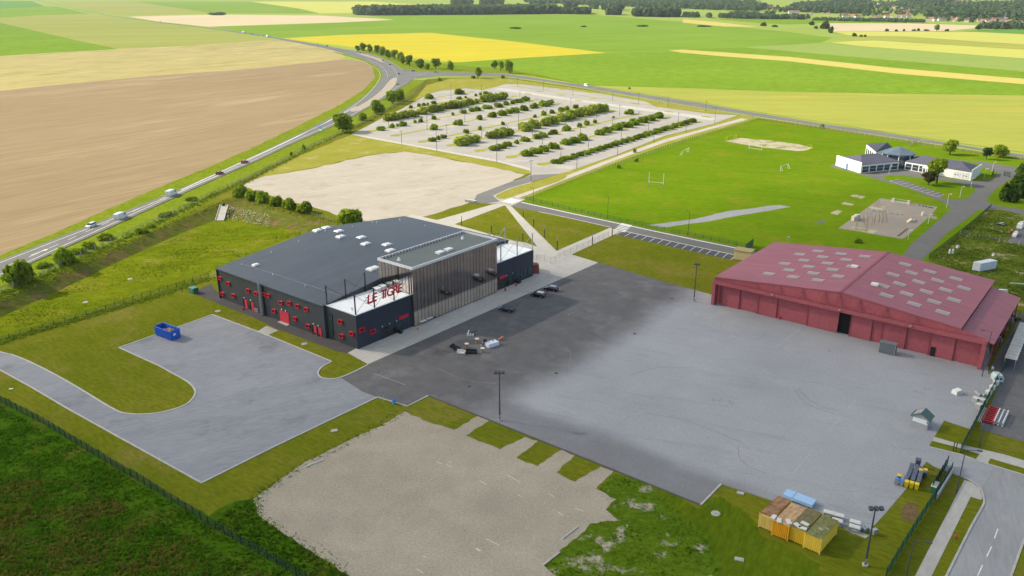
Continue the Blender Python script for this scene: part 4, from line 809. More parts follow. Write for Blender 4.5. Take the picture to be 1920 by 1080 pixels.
def rooflight(u, v, z, s, par):
    ax = Vector((1, 0, s)).normalized(); nz = Vector((-s, 0, 1)).normalized(); c = Vector((u, v, z))
    f = MB().box(c, 2.9, 1.9, 0.10, ax, Vector((0, 1, 0)), nz).build('rooflight', M_RLIGHT, par)
    MB().box(c + Vector((0, 1.02, 0)), 2.9, 0.22, 0.22, ax, Vector((0, 1, 0)), nz).build('flashing', M_RLTRIM, par)
    for d in (-0.35, 0.3): MB().box(c + Vector((0, d, 0.09)), 2.9, 0.07, 0.05, ax, Vector((0, 1, 0)), nz).build('rooflight_bar', M_RLTRIM, par)
for zx, zy in LS:
    u, v, z, s = hang_pt(1320 + zx/6.353, 440 + zy/6.353, True); rooflight(u, v, z-0.02, s, rf1)
u, v, z, s = hang_pt(1620.5, 481.7, True); rooflight(u, v, z-0.02, s, rf1)
for zx, zy in RS:
    u, v, z, s = hang_pt(1600 + zx/4.153, 440 + zy/4.153, False); rooflight(u, v, z-0.02, s, rf2)
for px, py, L in ((1602, 501.5, True), (1640, 535, False)):
    u, v, z, s = hang_pt(px, py, L); p_ = rf1 if L else rf2
    MB().box((u, v, z), 1.6, 1.1, 0.6).build('roof_hatch', M_WHITE, p_)
u, v, z, s = hang_pt(1477, 459, True); MB().tube((u, v, z-0.1), (u, v, z+2.2), 0.06, n=5).tube((u, v, z+2.2), (u, v, z+2.5), 0.35, 0.35, 8).build('aerial', M_STEEL, rf1)
for px in (1445.5, 1570, 1701):
    u = base_u(px); frame_obj(MB().box((u, HV0-1.3, 6.35), 0.4, 0.3, 0.35), 'flood_lamp', M_STEEL, hg)

# ------------------------------------------------------------------ white station building
stn_ = thing('station_building', 'low white station with grey hipped roofs and a glazed centre', 'building')
M_SWALL = paint('white_render', (0.80, 0.79, 0.74), 0.8, 0, 0.04); M_SROOF = ground_mat('slate_roof', (0.105, 0.105, 0.145), (0.135, 0.135, 0.175), 0.1, 1.5, None, 0.4, 0.4, 0.10)
M_ZINC = paint('zinc_roof', (0.22, 0.27, 0.33), 0.35, 0.6, 0.2, 0.5); M_BGLASS = paint('blue_grey_glass', (0.04, 0.07, 0.11), 0.1, 0.2, 0.25, 0.4, spec=0.8)
M_BLUED = paint('blue_door', (0.03, 0.16, 0.38), 0.5)
def hip_roof(pts, h, rise, inset, name, over=0.3):
    """hipped roof over a 4-point plan; ridge parallel to side 1-2"""
    a, b, c, d = [Vector((p.x, p.y, 0)) for p in pts]; m0, m1 = (a+d)/2, (b+c)/2; ax = (m1-m0).normalized()
    r0, r1 = m0 + ax*inset, m1 - ax*inset; cen = (a+b+c+d)/4
    e = [p + (p-cen).normalized()*over for p in (a, b, c, d)]
    vs = [(p.x, p.y, h) for p in e] + [(r0.x, r0.y, h+rise), (r1.x, r1.y, h+rise)] + [(p.x, p.y, h-0.2) for p in e]
    return MB().add(vs, [(0, 1, 5, 4), (1, 2, 5), (2, 3, 4, 5), (3, 0, 4), (6, 7, 1, 0), (7, 8, 2, 1), (8, 9, 3, 2), (9, 6, 0, 3), (9, 8, 7, 6)]).build(name, M_SROOF, stn_)
A_, B_, C_ = G(1568, 310.4, 0), G(1613.4, 325, 0), G(1684, 318, 0); D_ = A_ + (C_-B_)
MB().prism([A_, B_, C_, D_], 0, 3.9).build('left_wing', M_SWALL, stn_); hip_roof([B_, C_, D_, A_], 3.95, 2.6, 6.5, 'left_wing_roof', 0.0)
dirAB = (B_-A_).normalized(); outA = Vector((dirAB.y, -dirAB.x, 0)); outA = outA if outA.dot(-A_) > 0 else -outA
mb = MB(); mb.box((A_+B_)/2 + outA*0.15, (B_-A_).length+0.5, 0.3, 5.0, dirAB, outA); mb.build('end_wall', M_SWALL, stn_)
pd = onplane(1588.7, 316, A_, outA); mb = MB().box(Vector((pd.x, pd.y, 0)) + outA*0.35, 1.2, 0.1, 2.6, dirAB, outA); mb.build('blue_door', M_BLUED, stn_)
def glazing(p, q, n, z0, z1, name='window', f=0.82, lo=0.02, hi=0.98):
    d = (q-p); L = d.length; d = d.normalized(); o_ = Vector((d.y, -d.x, 0)); o_ = o_ if o_.dot(-p) > 0 else -o_
    for k in range(n):
        c = p + d*(L*(lo + (hi-lo)*(k+0.5)/n)); w = L*(hi-lo)/n*f
        wd = MB().box(c + o_*0.03 + Vector((0, 0, z0)), w, 0.12, z1-z0, d, o_).build(name, M_BGLASS, stn_)
        MB().box(c + o_*0.1 + Vector((0, 0, z0+(z1-z0)*0.5)), w, 0.04, 0.08, d, o_).build('glazing_bar', M_SWALL, wd)
glazing(B_, C_, 5, 0.4, 3.0); 
E_, F_, G_ = G(1695, 318, 0), G(1818.5, 339, 0), G(1836, 327.5, 0); H_ = E_ + (G_-F_)
MB().prism([E_, F_, G_, H_], 0, 3.9).build('right_wing', M_SWALL, stn_); hip_roof([E_, F_, G_, H_], 3.95, 2.4, 7, 'right_wing_roof', 0.2)
dirFG = (G_-F_).normalized(); outF = Vector((dirFG.y, -dirFG.x, 0)); MB().box((F_+G_)/2 + outF*0.15, (G_-F_).length+0.3, 0.3, 4.9, dirFG, outF).build('end_wall', M_SWALL, stn_)
glazing(E_, E_ + (F_-E_)*0.45, 4, 0.4, 3.0)
dEF = (F_-E_).normalized(); oEF = Vector((dEF.y, -dEF.x, 0))
for t in (0.80, 0.92):
    c = E_ + (F_-E_)*t; g = MB().box(c + oEF*0.05 + Vector((0, 0, 0.05)), 3.2, 0.12, 3.1, dEF, oEF).build('garage_door', paint('grey_white_door', (0.62, 0.63, 0.62), 0.6), stn_)
    for s in (-0.6, 0.6): MB().box(c + oEF*0.12 + dEF*s + Vector((0, 0, 1.55)), 0.7, 0.05, 0.3, dEF, oEF).build('door_light', M_DGLASS, g)
pc = E_ + (F_-E_)*0.42 + oEF*2.0
MB().box(pc + Vector((0, 0, 2.9)), 5.0, 3.6, 0.6, dEF, oEF).build('porch_roof', M_SWALL, stn_)
for a_ in (-2.2, 0, 2.2):
    MB().box(pc + dEF*a_ + oEF*1.5, 0.3, 0.3, 2.95, dEF, oEF).build('porch_post', M_SWALL, stn_)
cc = (C_ + E_)/2 + Vector((2.0, 9.0, 0)); ring = [cc + Vector((6.8*math.cos(a), 6.8*math.sin(a), 0)) for a in [2*math.pi*(k+0.5)/8 for k in range(8)]]
MB().prism(ring, 0, 6.2).build('glazed_centre', M_BGLASS, stn_)
mb = MB(); rv = [cc + Vector((7.6*math.cos(a), 7.6*math.sin(a), 0)) for a in [2*math.pi*(k+0.5)/8 for k in range(8)]]
mb.add([(p.x, p.y, 6.0) for p in rv] + [(p.x, p.y, 6.4) for p in rv] + [(cc.x, cc.y, 9.4)], [(i, (i+1) % 8, (i+1) % 8 + 8, i+8) for i in range(8)] + [(i+8, (i+1) % 8 + 8, 16) for i in range(8)] + [tuple(range(7, -1, -1))]).build('centre_roof', M_ZINC, stn_)
for k in range(8): MB().box(ring[k], 0.35, 0.35, 6.1).build('corner_post', M_SWALL, stn_)
q = [G(1643, 284.5, 4.2), G(1672, 275.5, 4.2), G(1663, 267.5, 6.2), G(1625, 269.5, 6.2)]
MB().prism(q, 0, [4.0, 4.0, 6.0, 6.0]).build('rear_wing', M_SWALL, stn_)
cq = (q[0]+q[1]+q[2]+q[3])/4; q2 = [p + Vector((p.x-cq.x, p.y-cq.y, 0))*0.03 for p in q]
MB().prism(q2, [4.03, 4.03, 6.03, 6.03], [4.25, 4.25, 6.25, 6.25]).build('rear_wing_roof', M_SROOF, stn_)
wd_ = Vector((q[0].x-q[3].x, q[0].y-q[3].y, 0)); wl_ = wd_.length; wd_.normalize(); wo_ = Vector((wd_.y, -wd_.x, 0)); wo_ = wo_ if wo_.dot(Vector((-q[3].x, -q[3].y, 0))) > 0 else -wo_
for k in range(5): MB().box(Vector((q[3].x, q[3].y, 0.6)) + wd_*(wl_*(0.12+0.18*k)) + wo_*0.04, wl_*0.11, 0.12, 3.6 - 0.3*k, wd_, wo_).build('window', M_BGLASS, stn_)
# cream hut and green gate behind the hangar
h_ = thing('utility_hut', 'cream rendered hut with flat tan roof behind the red hangar', 'hut')
c = G(1394, 485, 0); MB().box(c, 5.2, 3.6, 2.8, Vector((0.86, -0.5, 0)), Vector((0.5, 0.86, 0))).build('wall', paint('cream_render', (0.62, 0.52, 0.27), 0.8), h_)
MB().box(c + Vector((0, 0, 2.8)), 5.6, 4.0, 0.22, Vector((0.86, -0.5, 0)), Vector((0.5, 0.86, 0))).build('roof', paint('tan_roof', (0.36, 0.28, 0.14), 0.8), h_)

# ------------------------------------------------------------------ vegetation
L_MID = leaf_mat('mid_green_leaves', (0.17, 0.25, 0.018), (0.32, 0.41, 0.040), 0.5)
L_DARK = leaf_mat('dark_green_leaves', (0.050, 0.095, 0.018), (0.11, 0.175, 0.032), 0.4)
L_LIGHT = leaf_mat('light_green_leaves', (0.17, 0.25, 0.016), (0.31, 0.38, 0.035), 0.45)
L_WILLOW = leaf_mat('grey_green_leaves', (0.25, 0.31, 0.04), (0.42, 0.46, 0.085), 0.5)
L_FAR = leaf_mat('haze_tinted_leaves', (0.075, 0.130, 0.065), (0.155, 0.225, 0.105), 0.45)  # blue of distant haze mixed into the leaf colour, besides the haze volume
L_COPPER = leaf_mat('copper_leaves', (0.055, 0.060, 0.02), (0.11, 0.10, 0.03), 0.3)
M_BARK = paint('grey_brown_bark', (0.075, 0.058, 0.040), 0.9, 0, 0.3, 2.0)
def crown_mesh(seed, nl, nleaf, ls, dome, mat, flat=1.0):
    """leaf clumps spread through several lobes; unit radius; dome sits on the ground, else centred on z = 0"""
    r = random.Random(seed); vs = []; fs = []
    lobes = []
    for i in range(nl):
        a = r.uniform(0, 2*math.pi); d = r.uniform(0.25, 0.62); rr = r.uniform(0.38, 0.56)
        if dome: lobes.append((d*math.cos(a), d*math.sin(a), r.uniform(0.25, 0.85), rr))
        else: lobes.append((d*math.cos(a)*0.9, d*math.sin(a)*0.9, r.uniform(-0.55, 0.6), rr))
    lobes.append((0, 0, 0.55 if dome else 0.1, 0.62))
    n = 0; tries = 0
    while n < nleaf and tries < nleaf*6:
        tries += 1
        cx, cy, cz, rr = r.choice(lobes)
        d = Vector((r.gauss(0, 1), r.gauss(0, 1), r.gauss(0, 1)))
        if d.length < 1e-3: continue
        d.normalize(); rad = rr*r.uniform(0.72, 1.06) if r.random() < 0.8 else rr*r.uniform(0.2, 0.8)
        p = Vector((cx, cy, cz)) + d*rad
        if dome and p.z < 0.02: continue
        nr = (d + Vector((r.uniform(-0.8, 0.8), r.uniform(-0.8, 0.8), r.uniform(-0.5, 0.9)))).normalized()
        x = nr.orthogonal().normalized(); y = nr.cross(x); a = r.uniform(0, 6.28); x, y = x*math.cos(a) + y*math.sin(a), y*math.cos(a) - x*math.sin(a)
        s = ls*r.uniform(0.6, 1.3); k = len(vs)
        vs += [tuple(p - x*s - y*s*0.35), tuple(p + x*s*0.2 - y*s*0.8), tuple(p + x*s + y*s*0.3), tuple(p - x*s*0.15 + y*s*0.75)]; fs.append((k, k+1, k+2, k+3)); n += 1
    me = bpy.data.meshes.new('crown'); me.from_pydata(vs, [], fs); me.materials.append(mat); return me
CR = {}
for nm, mt in (('mid', L_MID), ('dark', L_DARK), ('light', L_LIGHT), ('willow', L_WILLOW), ('far', L_FAR), ('copper', L_COPPER)):
    CR['b_'+nm] = [crown_mesh(10+i, 7, 560, 0.17, True, mt) for i in range(3)]
    CR['t_'+nm] = [crown_mesh(40+i, 10, 1200, 0.13, False, mt) for i in range(3)]
    CR['s_'+nm] = [crown_mesh(70+i, 6, 190, 0.26, True, mt) for i in range(3)]
def trunk_mesh(seed):
    r = random.Random(seed); mb = MB(); mb.tube((0, 0, -0.1), (0.02, 0.01, 0.45), 0.045, 0.032, 7); mb.tube((0.02, 0.01, 0.45), (0.0, 0.03, 0.8), 0.032, 0.012, 6)
    for i in range(5):
        a = i*1.26 + r.uniform(0, 0.5); z = 0.32 + 0.06*i; mb.tube((0.02, 0.01, z), (0.24*math.cos(a), 0.24*math.sin(a), z+0.24), 0.016, 0.006, 5)
    return mb.mesh('trunk', M_BARK)
TR = [trunk_mesh(i) for i in range(2)]
stem_me = MB().tube((0, 0, -0.05), (0, 0, 0.5), 0.05, 0.03, 6).mesh('stem', M_BARK)
vi = [0]
def tree(name, label, px, hpx, wpx, kind='mid', group=None, cat='tree', clear=0.18):
    """tree with its foot at pixel px, hpx high and wpx wide in the photo"""
    p = G(*px); k = ppm(p); H = hpx/k/0.97; Wd = wpx/k; vi[0] += 1
    t = thing(name, label, cat, p, vi[0]*1.7, group)
    tr = ob('trunk', TR[vi[0] % 2], t); tr.scale = (H, H, H)
    c = ob('crown', CR['t_'+kind][vi[0] % 3], t); ch = H*(1-clear); c.location = (0, 0, H*clear + ch*0.5); c.scale = (Wd*0.58, Wd*0.58, ch*0.56)
    return t
def bush(name, label, px, hpx, wpx, kind='mid', group=None, small=False, cat='shrub'):
    p = G(*px); k = ppm(p); H = hpx/k/0.97; Wd = wpx/k; vi[0] += 1
    t = thing(name, label, cat, p, vi[0]*1.7, group)
    st_ = ob('stem', stem_me, t); st_.scale = (H, H, H)
    c = ob('crown', CR[('s_' if small else 'b_')+kind][vi[0] % 3], t); c.scale = (Wd*0.60, Wd*0.60, H*0.82); return t
row = [(670, 98, 12, 10), (681, 95.5, 15, 13), (693, 99, 15, 13), (707.5, 102, 16, 14), (717, 104, 17, 14), (729, 110, 16, 14), (740, 111.5, 17, 14), (750, 114.5, 17, 14), (756, 121, 17, 14), (768, 124.5, 20, 16), (787.5, 128, 18, 18), (801, 131, 11, 13), (817.5, 129.5, 19, 20), (845, 131.5, 18, 13)]
for i, (x, y, h, w) in enumerate(row):
    tree('roadside_tree', f'{ordn(i)} tree from the far end of the row along the yellow field', (x, y), h, w, 'mid', 'row of trees along the yellow rape field', clear=0.12)
for i, (x, y, h, w) in enumerate([(926.7, 129, 15, 13), (939, 133.5, 18, 11), (955, 137.5, 25, 17)]):
    tree('field_edge_tree', ['left one of three trees at the green field edge', 'slender middle one of three trees at the green field edge', 'tallest right one of three trees at the green field edge'][i], (x, y), h, w, 'mid', 'three trees at the green field edge', clear=0.15)
tree('fence_tree', 'rounded tree at the boundary fence between junction and car park', (896, 147), 20, 16, 'light')
for (x, y, h, w, kd, lb) in [(643, 247, 32, 44, 'mid', 'big spreading tree by the fence at the car park corner'), (680, 226, 15, 17, 'light', 'small light tree right of the big spreading tree by the highway'), (709, 214, 26, 27, 'mid', 'mid sized tree on the highway verge beside the car park'), (736, 194, 23, 25, 'mid', 'left of the two joined trees on the highway verge'), (748, 190, 23, 20, 'light', 'right of the two joined trees on the highway verge'), (570, 281, 10, 7, 'mid', 'tiny sapling on the highway fence, farther one'), (547, 294, 9, 6, 'mid', 'tiny sapling on the highway fence, nearer one')]:
    tree('verge_tree', lb, (x, y), h, w, kd, 'trees on the highway verge', clear=0.05)
bush('verge_shrub', 'large round dark shrub at the left edge by the highway', (35, 533), 46, 46, 'mid', 'shrubs on the highway verge')
bush('verge_shrub', 'dark shrub between highway and fence, second from the left edge', (120, 495), 33, 36, 'mid', 'shrubs on the highway verge')
for i, (x, y, h, w) in enumerate([(147, 475, 12, 26), (168, 465, 13, 24), (265, 437, 9, 22), (283, 426, 8, 16), (82, 500, 9, 26), (200, 448, 9, 30), (310, 405, 8, 24), (360, 376, 7, 20)]):
    bush('verge_shrub', f'low scrub on the highway verge, {ordn(i)} of the low clumps', (x, y), h, w, 'mid', 'shrubs on the highway verge')
for i, (x, y, h, w) in enumerate([(452, 368, 21, 26), (474, 375, 20, 24), (493, 379, 21, 26), (519, 386, 18, 22), (543, 392, 22, 27), (571.6, 399, 21, 27), (654, 420, 28, 49)]):
    bush('hedge_shrub', f'{ordn(i)} shrub from the left in the row between basin and dirt lot', (x, y), h, w, 'light' if i == 5 else 'mid', 'shrub row between basin and dirt lot')
tree('station_tree', 'leafy green tree on the lawn before the white station', (1755.4, 344), 46, 36, 'light', clear=0.2)
tree('station_tree', 'small copper leaved tree beside the green station tree', (1740, 347), 28, 25, 'copper', clear=0.25)
tree('boundary_tree', 'leftmost of three trees behind the station', (1780.6, 290), 27, 30, 'light', 'three trees behind the station')
tree('boundary_tree', 'small dark middle one of three trees behind the station', (1849, 299), 22, 20, 'dark', 'three trees behind the station')
tree('boundary_tree', 'rightmost of three trees behind the station', (1874.6, 295), 25, 28, 'light', 'three trees behind the station')
for i, (x, y, h, w) in enumerate([(1889, 377, 32, 30), (1908, 369, 40, 34), (1925, 356, 42, 32), (1916, 345, 34, 28)]):
    bush('conifer_shrub', ['nearest', 'second', 'third', 'farthest'][i] + ' dark clipped shrub at the right edge beside the station drive', (x, y), h, w, 'dark', 'dark shrubs at the right edge', cat='shrub')
for (x, y, h, w, lb) in [(825, 151.5, 6, 7, 'tiny round bush on the car park fence bend'), (886.7, 147, 6, 8, 'low bush left of the fence tree'), (943, 147, 6, 9, 'low bush right of the fence tree'), (1541, 240, 7, 9, 'small bush at the far corner of the sports field'), (1608, 455, 10, 14, 'low weed clump behind the hangar ridge'), (1190, 286, 8, 8, 'thin shrub at the sports field fence, farthest from the goal posts'), (1193, 303, 7, 7, 'shrub at the sports fence near the footpath'), (1160, 315, 7, 8, 'small shrub at the sports fence, nearest the goal posts'), (1180, 167.5, 4, 5, 'tiny bush beside the boundary road')]:
    bush('small_shrub', lb, (x, y), h, w, 'mid', small=True)
for i, (x, y, h, w) in enumerate([(1431, 49, 7, 10), (1453, 50.5, 4, 11), (1521, 47, 7, 11), (1530, 54, 5, 8), (1546, 54, 14, 15), (1557, 62, 12, 11), (1602, 68, 6, 7), (1614, 69, 4, 6), (1622, 69, 4, 6)]):
    bush('field_bush', f'{ordn(i)} bush from the left on the far field edges', (x, y), h, w, 'dark', 'bushes on the far field edges', small=True)
for i, (x, y, h, w) in enumerate([(1663, 59, 5, 7), (1680, 59, 4, 6), (1695, 58.5, 4, 5), (1713, 58, 3, 8), (1722, 58, 5, 5), (1737, 58, 3, 11), (1775, 58.5, 4, 6)]):
    bush('field_bush', f'{ordn(i)} bush from the left along the bare tan field', (x, y), h, w, 'dark', 'bushes along the bare tan field', small=True)
tree('lone_tree', 'lone round tree at the edge of the bare tan field', (1756, 58), 12, 10, 'mid', clear=0.2)
tree('lone_tree', 'dark rounded tree at the right end of the bare tan field', (1833, 56), 9, 10, 'dark', clear=0.1)
for i, (x, y, w) in enumerate([(968, 53.5, 24), (1094, 50.5, 10), (1203, 49.5, 26), (1320, 50, 22)]):
    bush('field_bush', f'{ordn(i)} dark low hedge piece from the left within the vast green field', (x, y), 2.6, w, 'dark', 'hedge pieces in the vast green field', small=True)
o_ = thing('far_copse', 'long low dark hedge strip beyond the bare tan field', 'hedge', G(405, 28.5)); c_ = ob('crown', CR['s_far'][0], o_); k_ = ppm(G(405, 28.5)); c_.scale = (24/k_, 5/k_, 4.5/k_)

# planted strips of the car park: (strip ends, [shrub foot x, y, width])
M_STRIP = ground_mat('strip_grass', (0.26, 0.28, 0.03), (0.36, 0.34, 0.05), 0.05, 0.6, None, 0.3, 0.5, 0.2)
def lerp_line(a, b, n, w): return [(a[0]+(b[0]-a[0])*i/(n-1), a[1]+(b[1]-a[1])*i/(n-1), w) for i in range(n)]
STR = [
 ((1012, 309.5), (1312, 228), [(1043.6, 306, 19)] + lerp_line((1056, 302), (1296, 229.5), 24, 15), 'mid', 7),
 ((952, 296), (1255, 219), [(986, 292, 18), (1006, 287.5, 17), (1019.6, 283.5, 16), (1037, 278.5, 16), (1061, 271, 16), (1077, 267.5, 18), (1093, 262.5, 16), (1125, 252.5, 16), (1139, 249, 14), (1157, 243.5, 18), (1173, 238.5, 18), (1189, 234, 18), (1205, 230, 16), (1219, 226, 16), (1232.7, 221.5, 16)], 'mid', 10),
 ((893, 284), (1200, 213), [(925, 281.5, 17), (940, 278, 14), (951, 274, 14), (968, 269.5, 8), (985, 265, 13), (1006, 260, 12), (1018, 257, 14), (1031, 253, 6), (1039, 251.5, 11), (1063, 245, 13), (1087, 238.5, 8), (1100, 234.5, 9), (1116, 231, 7), (1150, 221.5, 4), (1180, 214, 14)], 'mid', 8),
 ((840, 274), (1150, 207), [(864, 272, 27), (884, 267, 24), (919, 259.5, 14), (934, 257.5, 20), (950, 254, 20), (984, 245, 22), (1001, 240, 18), (1022.5, 235.5, 19), (1037.5, 232.5, 17), (1052.5, 227.5, 15), (1061, 225.5, 16), (1072.5, 222.5, 18), (1085, 219, 18), (1097.5, 215.5, 20), (1110, 212.5, 20), (1119, 210.5, 16), (1132.5, 208.5, 15)], 'willow', 14),
 ((787, 267), (1105, 198), [(809.7, 265, 14), (822, 262, 8), (832, 259.5, 10), (874, 250, 11), (899, 244, 8), (943, 234.5, 7), (1002.5, 220.5, 6), (1020, 216, 10), (1035.6, 213, 8), (1052.5, 209, 10), (1062.5, 207, 10), (1079, 203, 9)], 'mid', 7),
 ((735, 255.5), (1050, 193), [(814, 243, 13), (859, 234.5, 14), (899, 224.5, 10), (922.5, 220, 12), (940, 216.5, 14), (955, 213, 10), (965, 211, 14), (982, 207.5, 12), (998, 203.5, 8), (1003, 202, 10), (1020.6, 199, 16), (1031, 196.5, 12)], 'mid', 9),
 ((690, 247), (1010, 186), [(715, 244.5, 14), (735.6, 239.8, 9), (745, 237.5, 6), (756, 236, 15), (778.7, 231, 7), (788.7, 229.3, 8), (814, 224, 8), (849, 216.3, 6), (869, 212.7, 10), (884, 209.3, 10), (895, 207.7, 12), (914, 204, 16), (934, 200.8, 17), (949, 197.2, 10), (961, 195.2, 9), (972.5, 192.7, 14), (986, 189.3, 16)], 'mid', 7),
 ((720, 229), (968, 180), [(730, 226, 17), (742, 224, 18), (757, 221.5, 18), (772.5, 218.7, 17), (792, 214, 18), (808, 210.5, 17), (823, 207.8, 16), (834, 204.5, 13), (847.5, 203, 18), (860, 201, 17), (871, 198.7, 12), (881, 196.3, 12), (892.5, 194, 10), (910, 191, 17), (922.5, 189.4, 17), (935, 187, 16), (944, 185.3, 13)], 'willow', 12),
 ((765, 204), (918, 176), [(770.6, 202.7, 8), (785, 199.7, 8), (795, 198, 8), (802.5, 197, 5), (813, 194.5, 11), (860, 186.3, 9), (873, 184.3, 5), (892, 180.3, 5), (901, 178.3, 6), (911, 176.8, 11)], 'mid', 5),
 ((795, 186.5), (888, 172), [(805, 185.5, 12), (861, 176.5, 15)], 'mid', 9)]
RN = ['nearest', 'second', 'third', 'fourth', 'fifth', 'sixth', 'seventh', 'eighth', 'ninth', 'farthest']
for ri, (a, b, bs, kd, hp) in enumerate(STR):
    A, B = G(*a), G(*b); d = (B-A).normalized()
    sheet('planting_strip', ribbon([A, A + d*1.2, B - d*1.2, B], 2.6), 0.05, M_STRIP, f'{RN[ri]} grassy planting strip of the car park', world=True)
    for end, s in ((A, 1), (B, -1)):
        c = end + d*s*3.0; nr = Vector((-d.y, d.x, 0))
        tip = [c + d*math.cos(t)*4.2 + nr*math.sin(t)*3.0 for t in [2*math.pi*k/14 for k in range(14)]]
        sheet('grass_tip', tip, 0.056, M_STRIP, f'rounded grass tip at the {"left" if s > 0 else "right"} end of the {RN[ri]} planting strip', world=True)
        tp = tip + [tip[0]]; tag(strip_mesh(tp, 0.25, 0, 0.1).build('kerb', M_KERB), f'kerb round the {"left" if s > 0 else "right"} tip of the {RN[ri]} planting strip', None, None, 'structure')
    for t in (0.33, 0.66):
        c = A + (B-A)*t; nr = Vector((-d.y, d.x, 0)); q = [c + d*2 + nr*2.6, c - d*2 + nr*2.6, c - d*2 - nr*2.6, c + d*2 - nr*2.6]
        sheet('grass_tip', q, 0.058 + 0.002*t, M_STRIP, f'square grass island on the {RN[ri]} planting strip, {"left" if t < 0.5 else "right"} one', world=True)
    for i, (x, y, w) in enumerate(bs):
        bush('planted_shrub', f'{ordn(i)} shrub from the left in the {RN[ri]} planting strip of the car park', (x, y), min(hp, w*0.85)*1.15, w*(1.3 if hp > 7 else 1.1), kd, 'shrubs in the car park strips', small=(w < 9))
for i, (x, y) in enumerate([(976, 163), (1012, 171.5), (1052, 178), (1104, 173.5), (1112, 184.5), (1085, 189), (1190, 194.5), (1254, 209.5), (1325, 219), (990, 176), (1053, 168)]):
    c = G(x, y); d = Vector((0.55, -0.83, 0)); nr = Vector((0.83, 0.55, 0))
    sheet('grass_tip', [c + d*5*math.cos(t) + nr*2.2*math.sin(t) for t in [2*math.pi*k/14 for k in range(14)]], 0.05, M_STRIP, f'{ordn(i)} small grass island in the far lanes of the car park', world=True)
A, B = G(960, 161), G(1245, 201); sheet('planting_strip', ribbon([A, (A+B)/2, B], 1.8), 0.046, M_STRIP, 'bare grass strip along the far lanes of the car park', world=True)
M_PALECONC = ground_mat('pale_concrete_lane', (0.47, 0.45, 0.40), (0.55, 0.52, 0.46), 0.05, 0.8)
sheet('path', [(925, 167), (940, 165), (1080, 186), (1230, 206), (1345, 222), (1335, 226), (1230, 211), (1080, 190)], 0.044, M_PALECONC, 'pale concrete lane running through the far side of the car park')
sheet('path', [(659, 252), (690, 256), (800, 276), (932, 300), (995, 316), (994, 319), (932, 303.5), (800, 279), (690, 259)], 0.044, M_PALECONC, 'pale concrete edge on the near side of the car park')

# far woods: too many crowns to count
def wood(label, patches, seed, hmin, hmax, lm, step):
    r = random.Random(seed); vs = []; fs = []
    for px in patches:
        poly = [G(*p) for p in px]; xs = [p.x for p in poly]; ys = [p.y for p in poly]
        def inside(x, y):
            c = False; n = len(poly)
            for i in range(n):
                a, b = poly[i], poly[i-1]
                if (a.y > y) != (b.y > y) and x < (b.x-a.x)*(y-a.y)/(b.y-a.y) + a.x: c = not c
            return c
        x = min(xs)
        while x < max(xs):
            y = min(ys)
            while y < max(ys):
                X, Y = x + r.uniform(-0.5, 0.5)*step, y + r.uniform(-0.5, 0.5)*step
                y += step*(2.2 if (max(ys)-min(ys)) > 500 else 1.1)
                if not inside(X, Y): continue
                H = r.uniform(hmin, hmax); rad = H*r.uniform(0.32, 0.48); Z = zt(Y)
                for k in range(26):
                    d = Vector((r.gauss(0, 1), r.gauss(0, 1), r.gauss(0, 1))); d.normalize()
                    p = Vector((X + d.x*rad, Y + d.y*rad, Z + H*0.52 + d.z*H*0.46))
                    nr = (d + Vector((r.uniform(-.6, .6), r.uniform(-.6, .6), r.uniform(-.3, .8)))).normalized(); a = nr.orthogonal().normalized(); b = nr.cross(a); s = rad*r.uniform(0.4, 0.7); q = len(vs)
                    vs += [tuple(p-a*s-b*s*.5), tuple(p+a*s*.3-b*s), tuple(p+a*s+b*s*.4), tuple(p-a*s*.3+b*s)]; fs.append((q, q+1, q+2, q+3))
            x += step
    me = bpy.data.meshes.new('wood'); me.from_pydata(vs, [], fs); me.materials.append(lm)
    return tag(ob('woodland', me), label, 'woodland', None, 'stuff')
wood('dark tree belt across the far edge of the green field', [[(664, 28), (690, 28.8), (900, 27.5), (1040, 26), (1040, 23), (900, 24), (690, 25.5)]], 3, 18, 28, L_FAR, 8)
wood('lower end of the dark tree belt beside the vast green field', [[(1040, 26), (1105, 27), (1105, 24.5), (1040, 23)]], 4, 12, 20, L_FAR, 9)
wood('scattered far trees behind the tree belt', [[(848, 8.2), (885, 9), (885, 7.6), (848, 7)], [(902, 9), (942, 9.5), (942, 8), (902, 7.5)], [(995, 13), (1020, 14), (1018, 12)], [(1055, 15.5), (1080, 16), (1078, 14.5)], [(1108, 16), (1118, 17.5), (1117, 15.5)], [(1125, 18.5), (1170, 20), (1165, 18)], [(1188, 31), (1235, 32), (1270, 32), (1275, 30), (1240, 28.5), (1190, 28)], [(1138, 28), (1165, 28.6), (1160, 26.8)]], 5, 16, 26, L_FAR, 10)
wood('haze tinted blue green forest on the far valley side', [[(980, 4.5), (1100, 10), (1280, 17), (1420, 22), (1440, 15), (1410, 8), (1300, 3), (1000, 2)], [(1455, 23), (1500, 23), (1560, 26), (1630, 26), (1630, 12), (1560, 7), (1500, 12)], [(1722, 26), (1760, 28), (1760, 12), (1690, 10), (1715, 18)], [(1730, 32), (1760, 34), (1800, 35), (1860, 36), (1960, 38), (2150, 42), (2150, 16), (1960, 14), (1840, 12), (1750, 16)], [(1690, 7), (1780, 8), (1780, 3), (1690, 2)], [(1900, 8), (2000, 9), (2000, 3), (1910, 2)], [(1560, 6), (1630, 7), (1620, 2), (1560, 2)]], 6, 14, 22, L_FAR, 17)
